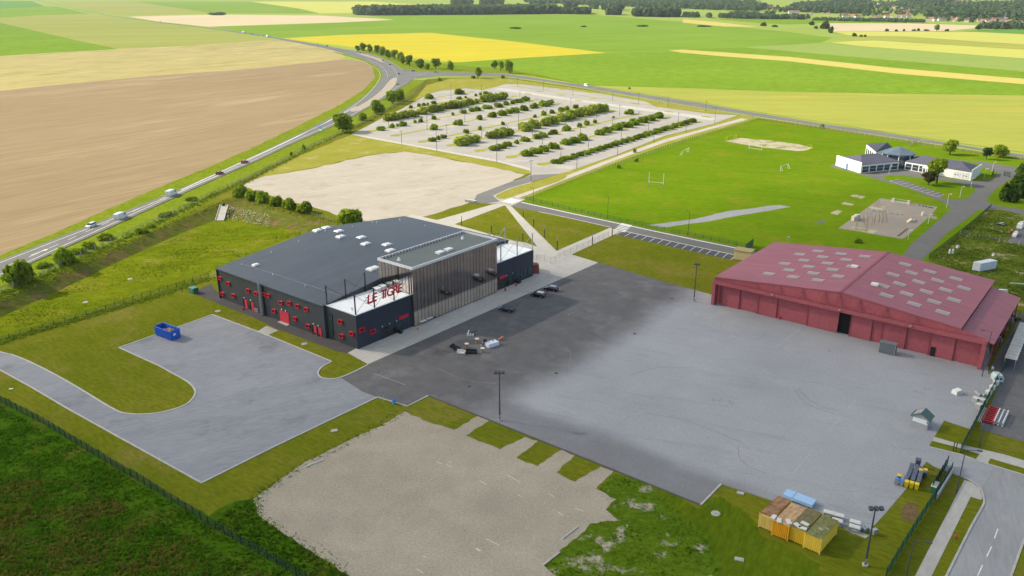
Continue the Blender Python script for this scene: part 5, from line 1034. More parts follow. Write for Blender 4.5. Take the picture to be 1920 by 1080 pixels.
wood('hedgerow trees along the valley foot before the village', [[(1280, 33), (1310, 33.5), (1308, 30.5), (1282, 30.5)], [(1322, 34), (1333, 34), (1332, 31.5), (1323, 31.5)], [(1345, 34.2), (1400, 36), (1500, 36.5), (1520, 35), (1400, 33.5), (1350, 32)], [(1363, 33), (1420, 34), (1420, 29), (1370, 28)], [(1435, 31), (1450, 31), (1450, 28), (1436, 28)], [(1832, 55), (1870, 55), (1960, 56), (2100, 58), (2100, 52), (1960, 50), (1850, 50)]], 7, 9, 15, L_FAR, 12)
wood('low dark hedge in front of the village houses', [[(1520, 38.5), (1600, 40.5), (1700, 42.5), (1736, 43), (1736, 41), (1640, 38.5), (1525, 37)]], 8, 6, 9, L_FAR, 9)
wood('garden trees scattered between the village houses', [[(1440, 21), (1460, 24), (1500, 22), (1450, 12), (1400, 12)], [(1565, 33), (1640, 32), (1720, 31), (1725, 24), (1715, 14), (1680, 4), (1630, 4), (1625, 14), (1635, 24)], [(1735, 40), (1800, 41.5), (1915, 44.5), (1915, 40), (1800, 37), (1735, 36)], [(1780, 10), (1900, 14), (1900, 4), (1780, 3)]], 12, 7, 13, L_FAR, 26)
# village houses
M_TILE = paint('orange_roof_tile', (0.50, 0.21, 0.13), 0.85, 0, 0.2, 0.05); M_TILE2 = paint('brown_roof_tile', (0.26, 0.13, 0.09), 0.85, 0, 0.2, 0.05); M_HWALL = paint('pale_house_wall', (0.74, 0.69, 0.60), 0.85, 0, 0.08, 0.05)
HS = []
for x, y, w in [(1416, 15, 5), (1420, 19, 9), (1432, 16, 8), (1440, 15.5, 7), (1447, 16.5, 8), (1488, 25, 20), (1522, 28, 5), (1551, 30, 5), (1570, 16, 4), (1594, 17, 4), (1584, 33, 10), (1598, 33, 9), (1606, 34, 8), (1612, 34, 6), (1640, 35, 9), (1648, 34, 7), (1662, 33.5, 8), (1672, 34, 6), (1685, 34, 8), (1694, 33.5, 8), (1702, 33, 9), (1640, 7, 6), (1648, 9, 6), (1662, 6, 5), (1668, 8, 6), (1674, 13, 7), (1680, 16, 7), (1688, 22, 8), (1692, 24, 7), (1700, 24, 8), (1706, 22, 6), (1717, 27, 7), (1666, 19, 5), (1650, 21, 5), (1742, 39, 14), (1752, 40, 5), (1765, 39, 12), (1783, 38, 9), (1797, 38, 9), (1788, 41, 5), (1817, 39, 5), (1812, 42, 8), (1836, 42, 7), (1842, 43, 7), (1852, 42.5, 9), (1862, 43, 8), (1888, 45, 9), (1896, 46, 8), (1903, 46, 8), (1917, 45, 7), (1790, 4, 9), (1800, 4, 8), (1832, 6, 8), (1846, 7.5, 8), (1892, 11, 10)]:
    HS.append((x, y, w))
HS.sort()
for i, (x, y, w) in enumerate(HS):
    p = G(x, y); k = ppm(p); L = w/k; D = min(L*0.8, 9); h = 5.5
    t = thing('village_house', f'{ordn(i)} {"orange" if i % 3 else "brown"} roofed house from the left in the far village', 'house', p, R(-15 + (i*37) % 50 - 20), 'houses of the far village')
    MB().box((0, 0, -1), L, D, h+1).build('wall', M_HWALL, t)
    MB().add([(-L/2-.4, -D/2-.4, h), (L/2+.4, -D/2-.4, h), (L/2+.4, D/2+.4, h), (-L/2-.4, D/2+.4, h), (-L/2-.4, 0, h+4), (L/2+.4, 0, h+4)], [(0, 1, 5, 4), (2, 3, 4, 5), (1, 2, 5), (3, 0, 4), (3, 2, 1, 0)]).build('roof', M_TILE if i % 3 else M_TILE2, t)
p = G(1877, 42); k = ppm(p); t = thing('village_church', 'church with pointed slate spire in the far village', 'church', p, R(-10))
MB().box((-6/k, 0, -1), 20/k, 9, 9).build('nave', M_HWALL, t)
MB().add([(-17/k, -5, 8), (4/k, -5, 8), (4/k, 5, 8), (-17/k, 5, 8), (-17/k, 0, 13), (4/k, 0, 13)], [(0, 1, 5, 4), (2, 3, 4, 5), (1, 2, 5), (3, 0, 4)]).build('nave_roof', M_TILE2, t)
MB().box((7/k, 0, -1), 7, 7, 14).build('tower', M_HWALL, t); MB().add([(7/k-4, -4, 13), (7/k+4, -4, 13), (7/k+4, 4, 13), (7/k-4, 4, 13), (7/k, 0, 27)], [(0, 1, 4), (1, 2, 4), (2, 3, 4), (3, 0, 4)]).build('spire', paint('slate_spire', (0.09, 0.10, 0.13), 0.7), t)

# ------------------------------------------------------------------ fences
def fence(name, label, px, h, step, mpost, mnet, pr=0.06, rail=True, smooth=0, net=True, z=0.0):
    pts = [G(*p) + Vector((0, 0, z)) for p in px]
    if smooth: pts = smooth_pts(pts, False, smooth)
    t = thing(name, label, 'fence', pts[0]); o0 = pts[0]
    me = MB().box((0, 0, -0.1), pr*2, pr*2, h+0.12).mesh('post', mpost)
    ps = along(pts, step)
    for p, d in ps:
        o = ob('post', me, t); o.location = p - o0; o.rotation_euler = (0, 0, math.atan2(d.y, d.x))
    if net:
        for k in range(0, len(ps)-1):
            a, b = ps[k][0]-o0, ps[k+1][0]-o0
            if (k % 8) == 0: mb = MB()
            mb.quad(a + Vector((0, 0, 0.05)), b + Vector((0, 0, 0.05)), b + Vector((0, 0, h)), a + Vector((0, 0, h)))
            if k % 8 == 7 or k == len(ps)-2: mb.build('mesh_panel', mnet, t)
    return t
N_GREEN = net_mat('green_mesh', (0.010, 0.045, 0.022), 0.55); N_GREY = net_mat('chain_link', (0.28, 0.27, 0.24), 0.16); N_SCREEN = net_mat('green_screen_mesh', (0.010, 0.115, 0.065), 0.92)
N_LGREEN = net_mat('light_green_mesh', (0.02, 0.10, 0.04), 0.28)
M_GPOST = paint('green_post', (0.006, 0.030, 0.016), 0.5); M_CPOST = paint('concrete_post', (0.36, 0.33, 0.27), 0.9)
fence('mesh_fence', 'green welded mesh fence along the rough foreground meadow', [(-70, 718), (0, 754), (84, 796.7), (175, 853), (233, 887.5), (263, 904), (335, 949), (397, 988.7), (453, 1021.7), (520, 1060), (610, 1110)], 1.7, 2.0, M_GPOST, N_GREEN, 0.05)
fence('mesh_fence', 'low dark fence between the basin and the lawn', [(-100, 668), (0, 640), (83, 614), (170, 590), (260, 560), (340, 535), (401, 516)], 1.3, 2.6, M_GPOST, N_LGREEN, 0.05)
fence('post_fence', 'concrete post fence along the highway beside the basin', [(-60, 575), (36, 537), (49, 530), (86, 517), (120, 499), (175, 472), (205, 460), (262, 432), (312, 409), (362, 385), (400, 365), (450, 344), (480, 330)], 2.0, 3.6, M_CPOST, N_GREY, 0.09)
fence('post_fence', 'concrete post fence along the highway beside the dirt lot and car park', [(480, 330), (549, 293), (583, 275), (641, 250), (689, 228), (725, 208), (775, 180), (798, 153), (805, 150)], 2.0, 3.6, M_CPOST, N_GREY, 0.09)
fence('post_fence', 'pale post fence along the boundary road', [(805, 150), (830, 147.5), (900, 146), (950, 146.5), (1000, 152.5), (1075, 164), (1200, 185), (1300, 203), (1395, 218), (1420, 222), (1540, 241), (1700, 267), (1850, 290), (1990, 312)], 2.0, 3.4, M_CPOST, N_GREY, 0.07)
fence('mesh_fence', 'pale mesh fence between footpath and sports field', [(985, 374), (1063, 341), (1157, 309), (1228, 285), (1304, 259), (1400, 231), (1416, 223)], 1.6, 3.0, M_CPOST, N_GREY, 0.05)
fence('mesh_fence', 'thin green fence along the service road side of the sports field', [(985, 374), (1075, 396), (1166, 416), (1295, 443), (1400, 464)], 1.5, 3.0, M_GPOST, N_LGREEN, 0.04)
fence('screen_fence', 'tall dark green screen fence along the neighbour yard', [(1800.5, 849), (1822, 808), (1862, 730), (1894, 668), (1916, 624), (1945, 570)], 2.0, 2.5, M_GPOST, N_SCREEN, 0.06)
fence('screen_fence', 'green fence below the gate running to the bottom edge', [(1783, 886), (1752, 936), (1731, 968), (1690, 1034), (1655, 1095)], 2.0, 2.5, M_GPOST, N_SCREEN, 0.06)
fence('screen_fence', 'open green sliding gate beside the wheeled bins', [(1775, 874), (1745, 925)], 2.1, 2.0, M_GPOST, N_SCREEN, 0.07)
fence('mesh_fence', 'green fence between station drive and weedy plot', [(1858, 389), (1828, 416), (1801, 438), (1740, 486)], 1.6, 2.5, M_GPOST, N_GREEN, 0.05)
fence('post_fence', 'thin concrete post fence across the weedy plot', [(1800, 440), (1813, 443), (1860, 449), (1890, 455), (1925, 463)], 1.5, 3.0, M_CPOST, N_GREY, 0.07)
fence('mesh_fence', 'see through fence between dirt lot and basin', [(583, 404), (610, 412), (630, 418)], 1.5, 1.6, M_DSTEEL, N_GREY, 0.05)
fence('mesh_fence', 'wire fence corner behind the white station', [(1703, 275), (1722, 265), (1740, 272)], 2.2, 3.0, M_CPOST, N_GREY, 0.06)
fence('temporary_fence', 'row of site fence panels on feet along the pale path', [(966, 504), (982, 497), (1006, 489), (1017, 487), (1035, 496), (1055, 482), (1068, 476), (1094, 466), (1120, 454), (1142, 443)], 2.0, 3.4, M_STEEL, net_mat('site_fence_mesh', (0.3, 0.3, 0.3), 0.14), 0.035)
for px, lb in (([(1918, 380), (1873, 389)], 'x'),): pass
g_ = fence('station_gate', 'right leaf of the open dark green station gate', [(1882, 330), (1896, 333)], 2.2, 2.8, M_GPOST, N_GREEN, 0.08)
g_ = fence('station_gate', 'left leaf of the open dark green station gate', [(1859, 332), (1863, 324)], 2.2, 3.0, M_GPOST, N_SCREEN, 0.08)
g_ = fence('mesh_gate', 'dark green gate panel beside the cream hut', [(1398, 472), (1413, 460)], 2.6, 2.5, M_GPOST, N_SCREEN, 0.06)

# ------------------------------------------------------------------ lamps
def flood_mast(label, base, top, n=3):
    p = G(*base); h = height_at(base, top); t = thing('floodlight_mast', label, 'floodlight', p)
    MB().tube((0, 0, 0), (0, 0, h-0.2), 0.17, 0.10, 8).build('pole', M_LPOLE, t); MB().tube((0, 0, 0), (0, 0, 0.25), 0.45, 0.45, 8).build('footing', M_CONC, t)
    MB().box((0, 0, h-0.3), 1.9, 0.12, 0.14).build('crossbar', M_LPOLE, t)
    for k in range(n):
        x = (k-(n-1)/2)*0.72; MB().box((x, -0.15, h-0.22), 0.5, 0.55, 0.42, Vector((1, 0, 0)), Vector((0, 0.9, 0.43)), Vector((0, -0.43, 0.9))).build('lamp_head', M_LPOLE, t)
    MB().box((0.0, -0.18, 0.6), 0.25, 0.12, 0.6).build('service_hatch', M_STEEL, t)
M_LPOLE = paint('slate_blue_pole', (0.07, 0.085, 0.11), 0.45, 0.3, 0.1)
flood_mast('floodlight mast on the front edge of the apron beside the gravel yard', (937, 788), (937, 697)); flood_mast('floodlight mast in the grass beside the yellow containers', (1622, 1060), (1637.5, 950)); flood_mast('floodlight mast at the left corner of the red hangar', (1301, 565), (1302, 494), 2)
def street_lamp(label, base, top, arm, mat=None, group=None, r=0.08):
    p = G(*base); h = height_at(base, top); t = thing('street_lamp', label, 'street lamp', p, 0, group); mat = mat or M_LPOLE
    MB().tube((0, 0, 0), (0, 0, h), r*1.3, r*0.8, 7).build('pole', mat, t)
    a = Vector((arm[0], arm[1], 0.12)); MB().tube((0, 0, h-0.05), (a.x, a.y, h+0.1), r*0.7, r*0.6, 6).build('arm', mat, t)
    d = Vector((a.x, a.y, 0)).normalized() if a.length > 0.1 else Vector((1, 0, 0)); n = Vector((-d.y, d.x, 0))
    MB().box(Vector((a.x, a.y, h+0.02)) + d*0.3, 0.8, 0.3, 0.16, d, n, taper=0.8).build('lamp_head', mat, t); return t
street_lamp('single arm street lamp at the bottom right beside the footpath', (1699, 1085), (1715, 1013), (1.5, -0.5))
street_lamp('single arm street lamp at the gate corner', (1793, 924), (1806, 842), (1.7, -0.4)); street_lamp('lamp post at the right end of the red hangar', (1841, 706), (1856, 622), (-1.2, 0.7))
street_lamp('dark lamp post in the grass beyond the green screen fence', (1836, 838), (1845, 800), (0.1, 0.3))
for i, (b, tp) in enumerate([((1000, 381.5), (1000, 352)), ((1139, 409), (1139.5, 367)), ((1290, 440.5), (1291.5, 396))]):
    street_lamp(['left', 'middle', 'right'][i] + ' dark lamp post along the service road', b, tp, (-0.8, -0.5), M_DSTEEL, 'lamp posts along the service road', 0.07)
for i, (b, tp) in enumerate([((1666.5, 327), (1668, 311)), ((1845, 334), (1847, 316)), ((1860, 321), (1863, 304)), ((1820, 353), (1823.5, 334)), ((1799.5, 371), (1804, 350)), ((1774.5, 390), (1780, 364)), ((1740, 420), (1743.5, 402)), ((1702, 450), (1706, 432))]):
    street_lamp(f'{ORD[i]} pale lamp post round the station drive, counted from the far left', b, tp, (0.25, -0.2), M_TRIM, 'pale lamp posts round the station drive', 0.06)
for i, (b, tp) in enumerate([((921.7, 437), (921.7, 417)), ((865.6, 424), (865.6, 405)), ((981, 407), (981, 391)), ((1000.7, 426), (1000.7, 404)), ((1020.6, 445), (1020.6, 423)), ((1044.6, 469), (1044.6, 443)), ((980.4, 452), (980.4, 430)), ((1110.5, 459), (1110.5, 437)), ((1147.6, 443), (1147.6, 424))]):
    p = G(*b); h = height_at(b, tp); t = thing('light_column', f'{ORD[i]} slim light column on the lawns behind the forecourt, pale top and dark shaft', 'light column', p, 0, 'slim light columns on the lawns')
    MB().box((0, 0, 0), 0.26, 0.26, h*0.68).build('shaft', M_DSTEEL, t); MB().box((0, 0, h*0.68), 0.2, 0.2, h*0.32).build('light_tube', M_STEEL, t)
CL = [(729, 240, 219.7), (753.4, 271, 245), (801, 244, 204.7), (819, 283.4, 241), (846, 188.7, 159.7), (861, 212, 193), (871.6, 229, 209), (903, 176.6, 160.6), (838, 257, 234), (903.4, 261, 238), (922, 200, 180), (940, 207.5, 194), (931.6, 303, 252.5), (972, 244, 205.6), (974.7, 186, 172), (993, 202.8, 183), (998, 259, 237), (1017, 271, 255), (1025, 213, 193.5), (1059.7, 239, 221), (1070, 204, 184), (1051.7, 293, 275), (1088, 249.7, 237), (1081.5, 316, 287), (1118, 223, 207), (1103, 279.5, 260), (1148, 241.6, 221), (1158, 290, 264.6), (1161.6, 216.5, 197), (1164.6, 260, 243), (1215.5, 245, 225.6), (1197.6, 223, 209.6), (1225.8, 268, 241.7), (1271.6, 228, 212), (1286, 248.5, 221), (1340, 231, 201.6), (1148.5, 190, 171.8), (1197, 196, 175), (1252, 200, 182), (1323, 209.6, 190), (1074, 181, 163.7), (995.5, 339, 301), (1019, 170.5, 153), (970.5, 163, 147)]
CL.sort()
for i, (x, yb, yt) in enumerate(CL):
    b = (x, yb); p = G(*b); h = height_at(b, (x, yt)); t = thing('car_park_lamp', f'{ordn(i)} lamp post from the left in the planted car park', 'lamp post', p, 0.5, 'lamp posts of the planted car park')
    MB().tube((0, 0, 0), (0, 0, h), 0.14, 0.09, 6).build('pole', M_LPOLE, t)
    MB().box((0, 0, h-0.15), 1.7, 0.14, 0.12).build('crossbar', M_LPOLE, t)
    for s in (-0.75, 0.75): MB().box((s, 0, h-0.25), 0.5, 0.3, 0.16).build('lamp_head', M_LPOLE, t)

# ------------------------------------------------------------------ vehicles (x forward)
M_TYRE = paint('tyre_rubber', (0.012, 0.012, 0.013), 0.8); M_RIM = paint('alloy_rim', (0.45, 0.46, 0.48), 0.35, 0.7); M_LAMPW = paint('headlamp', (0.75, 0.76, 0.78), 0.15); M_LAMPR = paint('tail_lamp', (0.45, 0.01, 0.01), 0.3)
M_CGLASS = paint('car_glass', (0.015, 0.02, 0.025), 0.06, 0, 0.02, spec=0.8); M_PLATE = paint('number_plate', (0.6, 0.6, 0.55), 0.5)
VM = {}
def side_prism(prof, w, wt=None, zt_=1e9):
    """profile in (x, z) swept across y; points above zt_ pulled in to width wt"""
    n = len(prof); mb = MB(); vs = []
    for s in (-1, 1): vs += [(x, s*((wt if z > zt_ else w)/2), z) for x, z in prof]
    return mb.add(vs, [tuple(range(n)), tuple(range(2*n-1, n-1, -1))] + [(i, i+n, (i+1) % n + n, (i+1) % n) for i in range(n)])
def wheel_mesh():
    return MB().tube((0, -0.1, 0), (0, 0.1, 0), 0.31, n=14).mesh('wheel', M_TYRE), MB().tube((0, -0.115, 0), (0, 0.115, 0), 0.19, n=10).mesh('rim', M_RIM)
WHEEL, RIM = wheel_mesh()
def vehicle(name, label, cat, at, head, paintm, roofm=None, kind='hatch', group=None, k=1.0):
    t = thing(name, label, cat, at, head, group); t.scale = (k, k, k)
    def part(nm, key, fn, mat):
        me = VM.get((kind, key, mat.name))
        if me is None: me = VM[(kind, key, mat.name)] = fn().mesh(nm, mat)
        return ob(nm, me, t)
    if kind == 'hatch':
        b = part('body', 'body', lambda: side_prism([(-1.95, 0.28), (-1.98, 0.62), (-1.88, 0.92), (-1.2, 0.95), (0.75, 0.93), (1.55, 0.80), (1.93, 0.62), (1.95, 0.28)], 1.70), paintm)
        part('cabin', 'cabin', lambda: side_prism([(-1.85, 0.90), (-1.55, 1.38), (-1.3, 1.42), (0.2, 1.42), (0.95, 0.90)], 1.58, 1.22, 1.2), M_CGLASS)
        part('roof', 'roof', lambda: side_prism([(-1.62, 1.40), (-1.45, 1.47), (0.1, 1.47), (0.28, 1.40)], 1.24, 1.14, 1.45), roofm or paintm)
        part('pillars', 'pil', lambda: MB().box((-0.45, 0.70, 0.92), 0.09, 0.05, 0.5, Vector((1, 0, 0)), Vector((0, 1, 0)), Vector((0, -0.28, 1))).box((-0.45, -0.70, 0.92), 0.09, 0.05, 0.5, Vector((1, 0, 0)), Vector((0, 1, 0)), Vector((0, 0.28, 1))), paintm)
        wx, L, W2, lz = (1.25, -1.2), 1.96, 0.62, 0.68
    elif kind == 'van':
        part('body', 'body', lambda: side_prism([(-2.75, 0.35), (-2.78, 2.2), (-2.6, 2.4), (0.9, 2.4), (1.35, 2.2), (1.95, 1.35), (2.65, 1.08), (2.78, 0.75), (2.78, 0.35)], 1.95, 1.8, 2.0), paintm)
        part('windscreen', 'ws', lambda: MB().add([(1.40, -0.82, 2.14), (1.40, 0.82, 2.14), (1.985, 0.9, 1.36), (1.985, -0.9, 1.36)], [(0, 3, 2, 1)]), M_CGLASS)
        for s in (-1, 1): part('side_window', f'sw{s}', lambda: MB().box((1.2, s*0.97, 1.35), 0.9, 0.06, 0.6), M_CGLASS)
        part('rear_door_seam', 'rs', lambda: MB().box((-2.79, 0, 0.5), 0.03, 0.05, 1.7), M_DSTEEL)
        wx, L, W2, lz = (1.75, -1.7), 2.78, 0.75, 0.85
    else:
        part('body', 'body', lambda: MB().box((-0.8, 0, 0.9), 8.2, 2.5, 2.8), paintm)
        part('cab', 'cab', lambda: side_prism([(3.4, 0.5), (3.4, 3.0), (4.9, 3.0), (5.3, 1.8), (5.3, 0.5)], 2.4), roofm or paintm)
        part('windscreen', 'ws', lambda: MB().add([(4.95, -1.1, 2.85), (4.95, 1.1, 2.85), (5.33, 1.1, 1.85), (5.33, -1.1, 1.85)], [(0, 3, 2, 1)]), M_CGLASS)
        part('chassis', 'ch', lambda: MB().box((0.2, 0, 0.5), 9.6, 1.2, 0.4), M_DSTEEL)
        wx, L, W2, lz = (4.1, -3.4), 5.32, 0.9, 0.9
    for x in wx:
        for s in (-1, 1):
            w = ob('wheel', WHEEL, t); w.location = (x, s*(0.76 if kind == 'hatch' else 0.88 if kind == 'van' else 1.1), 0.31 if kind != 'truck' else 0.45)
            if kind == 'truck': w.scale = (1.45, 1.5, 1.45)
            ob('rim', RIM, w)
    for s in (-1, 1):
        part('headlight', f'hl{s}', lambda: MB().box((L-0.06, s*W2, lz), 0.16, 0.3, 0.16), M_LAMPW); part('tail_light', f'tl{s}', lambda: MB().box((-L+0.04, s*(W2+0.08), lz+0.08), 0.12, 0.2, 0.26), M_LAMPR)
    part('number_plate', 'np', lambda: MB().box((-L-0.005, 0, 0.55), 0.04, 0.5, 0.11), M_PLATE)
    return t
P_BLACK = paint('black_car_paint', (0.012, 0.013, 0.016), 0.2, 0.1, 0.05); P_GREY = paint('dark_green_grey_paint', (0.035, 0.042, 0.042), 0.25, 0.3, 0.05); P_WHITE = paint('white_car_paint', (0.72, 0.73, 0.74), 0.25, 0, 0.04)
P_RED = paint('red_car_paint', (0.30, 0.015, 0.03), 0.25, 0.1, 0.05); P_BLUE = paint('blue_car_paint', (0.05, 0.25, 0.55), 0.25, 0.1, 0.05); P_SILV = paint('silver_car_paint', (0.42, 0.43, 0.45), 0.3, 0.5, 0.05)
hd = R(152)
vehicle('parked_car', 'dark grey hatchback parked nearest on the apron edge', 'car', G(950, 583.5), hd, P_GREY, kind='hatch')
vehicle('parked_car', 'black hatchback with white roof between the other parked cars', 'car', G(1009, 556), hd, P_BLACK, P_WHITE)
vehicle('parked_car', 'black car parked farthest along the forecourt', 'car', G(1033, 544.5), hd, P_BLACK, P_SILV)
def road_dir(a, b): d = G(*b) - G(*a); return math.atan2(d.y, d.x)
up = road_dir((172, 428), (227, 406)); up2 = road_dir((300, 370), (340, 352)); up3 = road_dir((412, 325), (460, 304))
vehicle('highway_car', 'white car coming towards the viewer behind the first van', 'car', G(171, 426), up + math.pi, P_WHITE, None, 'hatch', 'cars on the highway', 1.1)
vehicle('delivery_van', 'white van on the highway, the nearer of the two', 'van', G(227, 410), up, P_WHITE, None, 'van')
vehicle('delivery_van', 'white van on the highway, the farther and taller of the two', 'van', G(322, 367), up2, P_WHITE, None, 'van', None, 1.08)
vehicle('highway_car', 'dark red car on the highway, the nearer of the two', 'car', G(412, 327), up3, P_RED, None, 'hatch', 'cars on the highway', 1.1)
vehicle('highway_car', 'dark red car on the highway, the farther of the two', 'car', G(459, 306), up3, P_RED, None, 'hatch', 'cars on the highway', 1.1)
far = [(697.7, 198, P_WHITE, 'white car behind the verge trees on the highway bend'), (718, 187.5, P_WHITE, 'small white car before the verge trees on the highway bend'), (746, 159.5, P_SILV, 'silver car beside the long traffic island'), (747, 139.5, P_BLACK, 'dark car at the middle of the junction'), (731, 122, P_BLACK, 'dark car on the curve above the junction, the nearer one'), (718, 114.5, P_BLACK, 'dark car on the curve above the junction, the farther one'), (761, 133, P_WHITE, 'white car waiting at the junction beside the blue car'), (775.5, 134, P_BLUE, 'light blue car waiting at the junction'), (818, 136.5, P_SILV, 'silver car on the side road leaving the junction'), (674.7, 99.5, P_BLACK, 'dark car below the far end of the tree row')]
for i, (x, y, m, lb) in enumerate(far):
    hh = road_dir((787, 137), (860, 137)) if x > 755 else road_dir((x-8, y+3), (x+8, y-3)) if y > 150 else road_dir((735, 121), (705, 108))
    vehicle('highway_car', lb, 'car', G(x, y), hh, m, None, 'hatch', 'cars on the highway', 1.15)
hh = road_dir((547, 77), (433, 58.6)); NEARFAR = [(613, 87.2, P_BLACK), (595, 84.2, P_SILV), (491.7, 68.2, P_WHITE), (472.7, 64.6, P_BLACK), (385.7, 52.4, P_SILV), (245, 35.2, P_WHITE), (236.7, 34.0, P_WHITE), (222.7, 32.1, P_WHITE), (194, 26.9, P_SILV), (178, 23.9, P_WHITE)]
for i, (x, y, m) in enumerate(NEARFAR): vehicle('highway_car', f'{ORD[i]} car in the distant highway queue, counted from the bend outwards', 'car', G(x, y), hh, m, None, 'hatch', 'cars on the distant highway', 1.3)
for (x, y, lb) in ((501.6, 69.3, 'white lorry on the distant highway, the nearest'), (456.7, 61.6, 'white lorry on the distant highway, the second'), (300, 41.9, 'white lorry on the distant highway, the farthest')): vehicle('highway_lorry', lb, 'lorry', G(x, y), hh, P_WHITE, P_WHITE, 'truck')
vehicle('delivery_van', 'small white van on the boundary road above the car park', 'van', G(1100, 162), road_dir((1040, 152), (1097, 160)), P_WHITE, None, 'van')
vehicle('parked_car', 'black car parked beside the lean-to clutter', 'car', G(1899, 597), AX + 0.1, P_BLACK, None, 'hatch')

# ------------------------------------------------------------------ blue skip, cabinets, small yard things
def quad_thing(name, label, cat, a, b, c): 
    A, B, C = G(*a, 0), G(*b, 0), G(*c, 0); return thing(name, label, cat, A), (B-A), (C-B)
M_BLUE = paint('blue_skip_paint', (0.022, 0.12, 0.55), 0.5, 0.0, 0.15, 0.8)
t, e1, e2 = quad_thing('roll_off_skip', 'open blue ribbed waste skip with rubble on the grey yard', 'skip', (292, 628.5), (322.5, 640), (339, 632.5))
L1, L2 = e1.length, e2.length; x_ = e1.normalized(); y_ = e2.normalized(); hS = 2.35
for nm, c, sx, sy, ax, ay in (('front_side', e1/2, L1, 0.1, x_, y_), ('rear_side', e1/2 + e2, L1, 0.1, x_, y_), ('end_gate', e1 + e2/2, L2, 0.1, y_, -x_), ('end_wall', e2/2, L2, 0.1, y_, -x_)): MB().box(c + Vector((0, 0, 0.2)), sx, sy, hS-0.2, ax, ay).build(nm, M_BLUE, t)
MB().box(e1/2 + e2/2 + Vector((0, 0, 0.12)), L1-0.1, L2-0.1, 0.12, x_, y_).build('floor', M_BLUE, t)
for k in range(9):
    f = (k+0.5)/9
    for off in (-0.12, 1.12): MB().box(e1*f + y_*(off*0 + (-0.1 if off < 0 else L2+0.1)) + Vector((0, 0, 0.25)), 0.12, 0.12, hS-0.3, x_, y_).build('rib', M_BLUE, t)
for k in range(3): MB().box(e1 + y_*(L2*(k+0.5)/3) + x_*0.1 + Vector((0, 0, 0.25)), 0.12, 0.12, hS-0.3, x_, y_).build('rib', M_BLUE, t)
for a, b in ((Vector((0, 0, 0)), e1), (e2, e1+e2), (e1, e1+e2), (Vector((0, 0, 0)), e2)): MB().tube(a + Vector((0, 0, hS)), b + Vector((0, 0, hS)), 0.07, n=5).build('rim', M_BLUE, t)
MB().box(e1 + y_*0.9 + x_*0.1 + Vector((0, 0, 1.2)), 0.9, 0.05, 0.5, y_, -x_).build('label_plate', M_WHITE, t)
for k in range(16):
    r_ = random.Random(k); MB().blob(tuple(e1*r_.uniform(0.45, 0.92) + e2*r_.uniform(0.2, 0.85) + Vector((0, 0, r_.uniform(1.1, 2.0)))), r_.uniform(0.25, 0.6), r_.uniform(0.2, 0.5), 0.3, k, 6, 4, 0.3).build('rubble', paint('rubble', (0.36, 0.29, 0.20), 0.9) if k % 3 else paint('pale_rubble', (0.6, 0.58, 0.5), 0.9), t)
tag(MB().blob(tuple(G(314, 618, 0.5)), 1.0, 0.7, 0.75, 3, 9, 6, 0.12).build('rubble_bag', M_WHITE, None, True), 'white bulk bag standing behind the blue skip', 'bag')
def box_thing(name, label, cat, px, sx, sy, h, rz, mat, lid=None, group=None, z=0.05, lidh=0.12, over=0.12):
    t = thing(name, label, cat, G(*px) + Vector((0, 0, z)), rz, group); b = MB().box((0, 0, 0), sx, sy, h).build('body', mat, t)
    if lid: MB().box((0, 0, h), sx+over, sy+over, lidh, taper=0.9).build('lid', lid, t)
    MB().box((0, -sy/2-0.02, h*0.35), sx*0.5, 0.05, h*0.3).build('panel', lid or M_STEEL, t)
    return t
RZ = AX - math.pi/2
M_GCAB = paint('dark_green_cabinet', (0.02, 0.13, 0.08), 0.5, 0, 0.1); M_GREYC = paint('grey_cast_concrete', (0.34, 0.34, 0.33), 0.9, 0, 0.12); M_PALEBOX = paint('pale_plastic', (0.60, 0.60, 0.57), 0.5)
box_thing('electric_cabinet', 'dark green cabinet on the walkway corner behind the hall', 'cabinet', (364, 549), 2.2, 1.5, 1.5, RZ, M_GCAB, paint('green_cabinet_lid', (0.05, 0.20, 0.15), 0.4))
t = thing('rain_barrel', 'small bright blue barrel on the grass at the apron corner', 'barrel', G(739, 757)); MB().tube((0, 0, 0), (0, 0, 1.0), 0.35, 0.35, 12).build('body', paint('sky_blue_plastic', (0.06, 0.30, 0.70), 0.4), t); MB().tube((0, 0, 1.0), (0, 0, 1.08), 0.37, 0.3, 12).build('lid', M_BLUE, t)
t = thing('sign_post', 'thin sign post on the grass at the apron corner', 'sign', G(719, 755)); MB().tube((0, 0, 0), (0, 0, 2.3), 0.05, n=6).build('post', M_STEEL, t); MB().box((0, 0, 1.9), 0.5, 0.05, 0.5).build('sign_plate', M_STEEL, t)
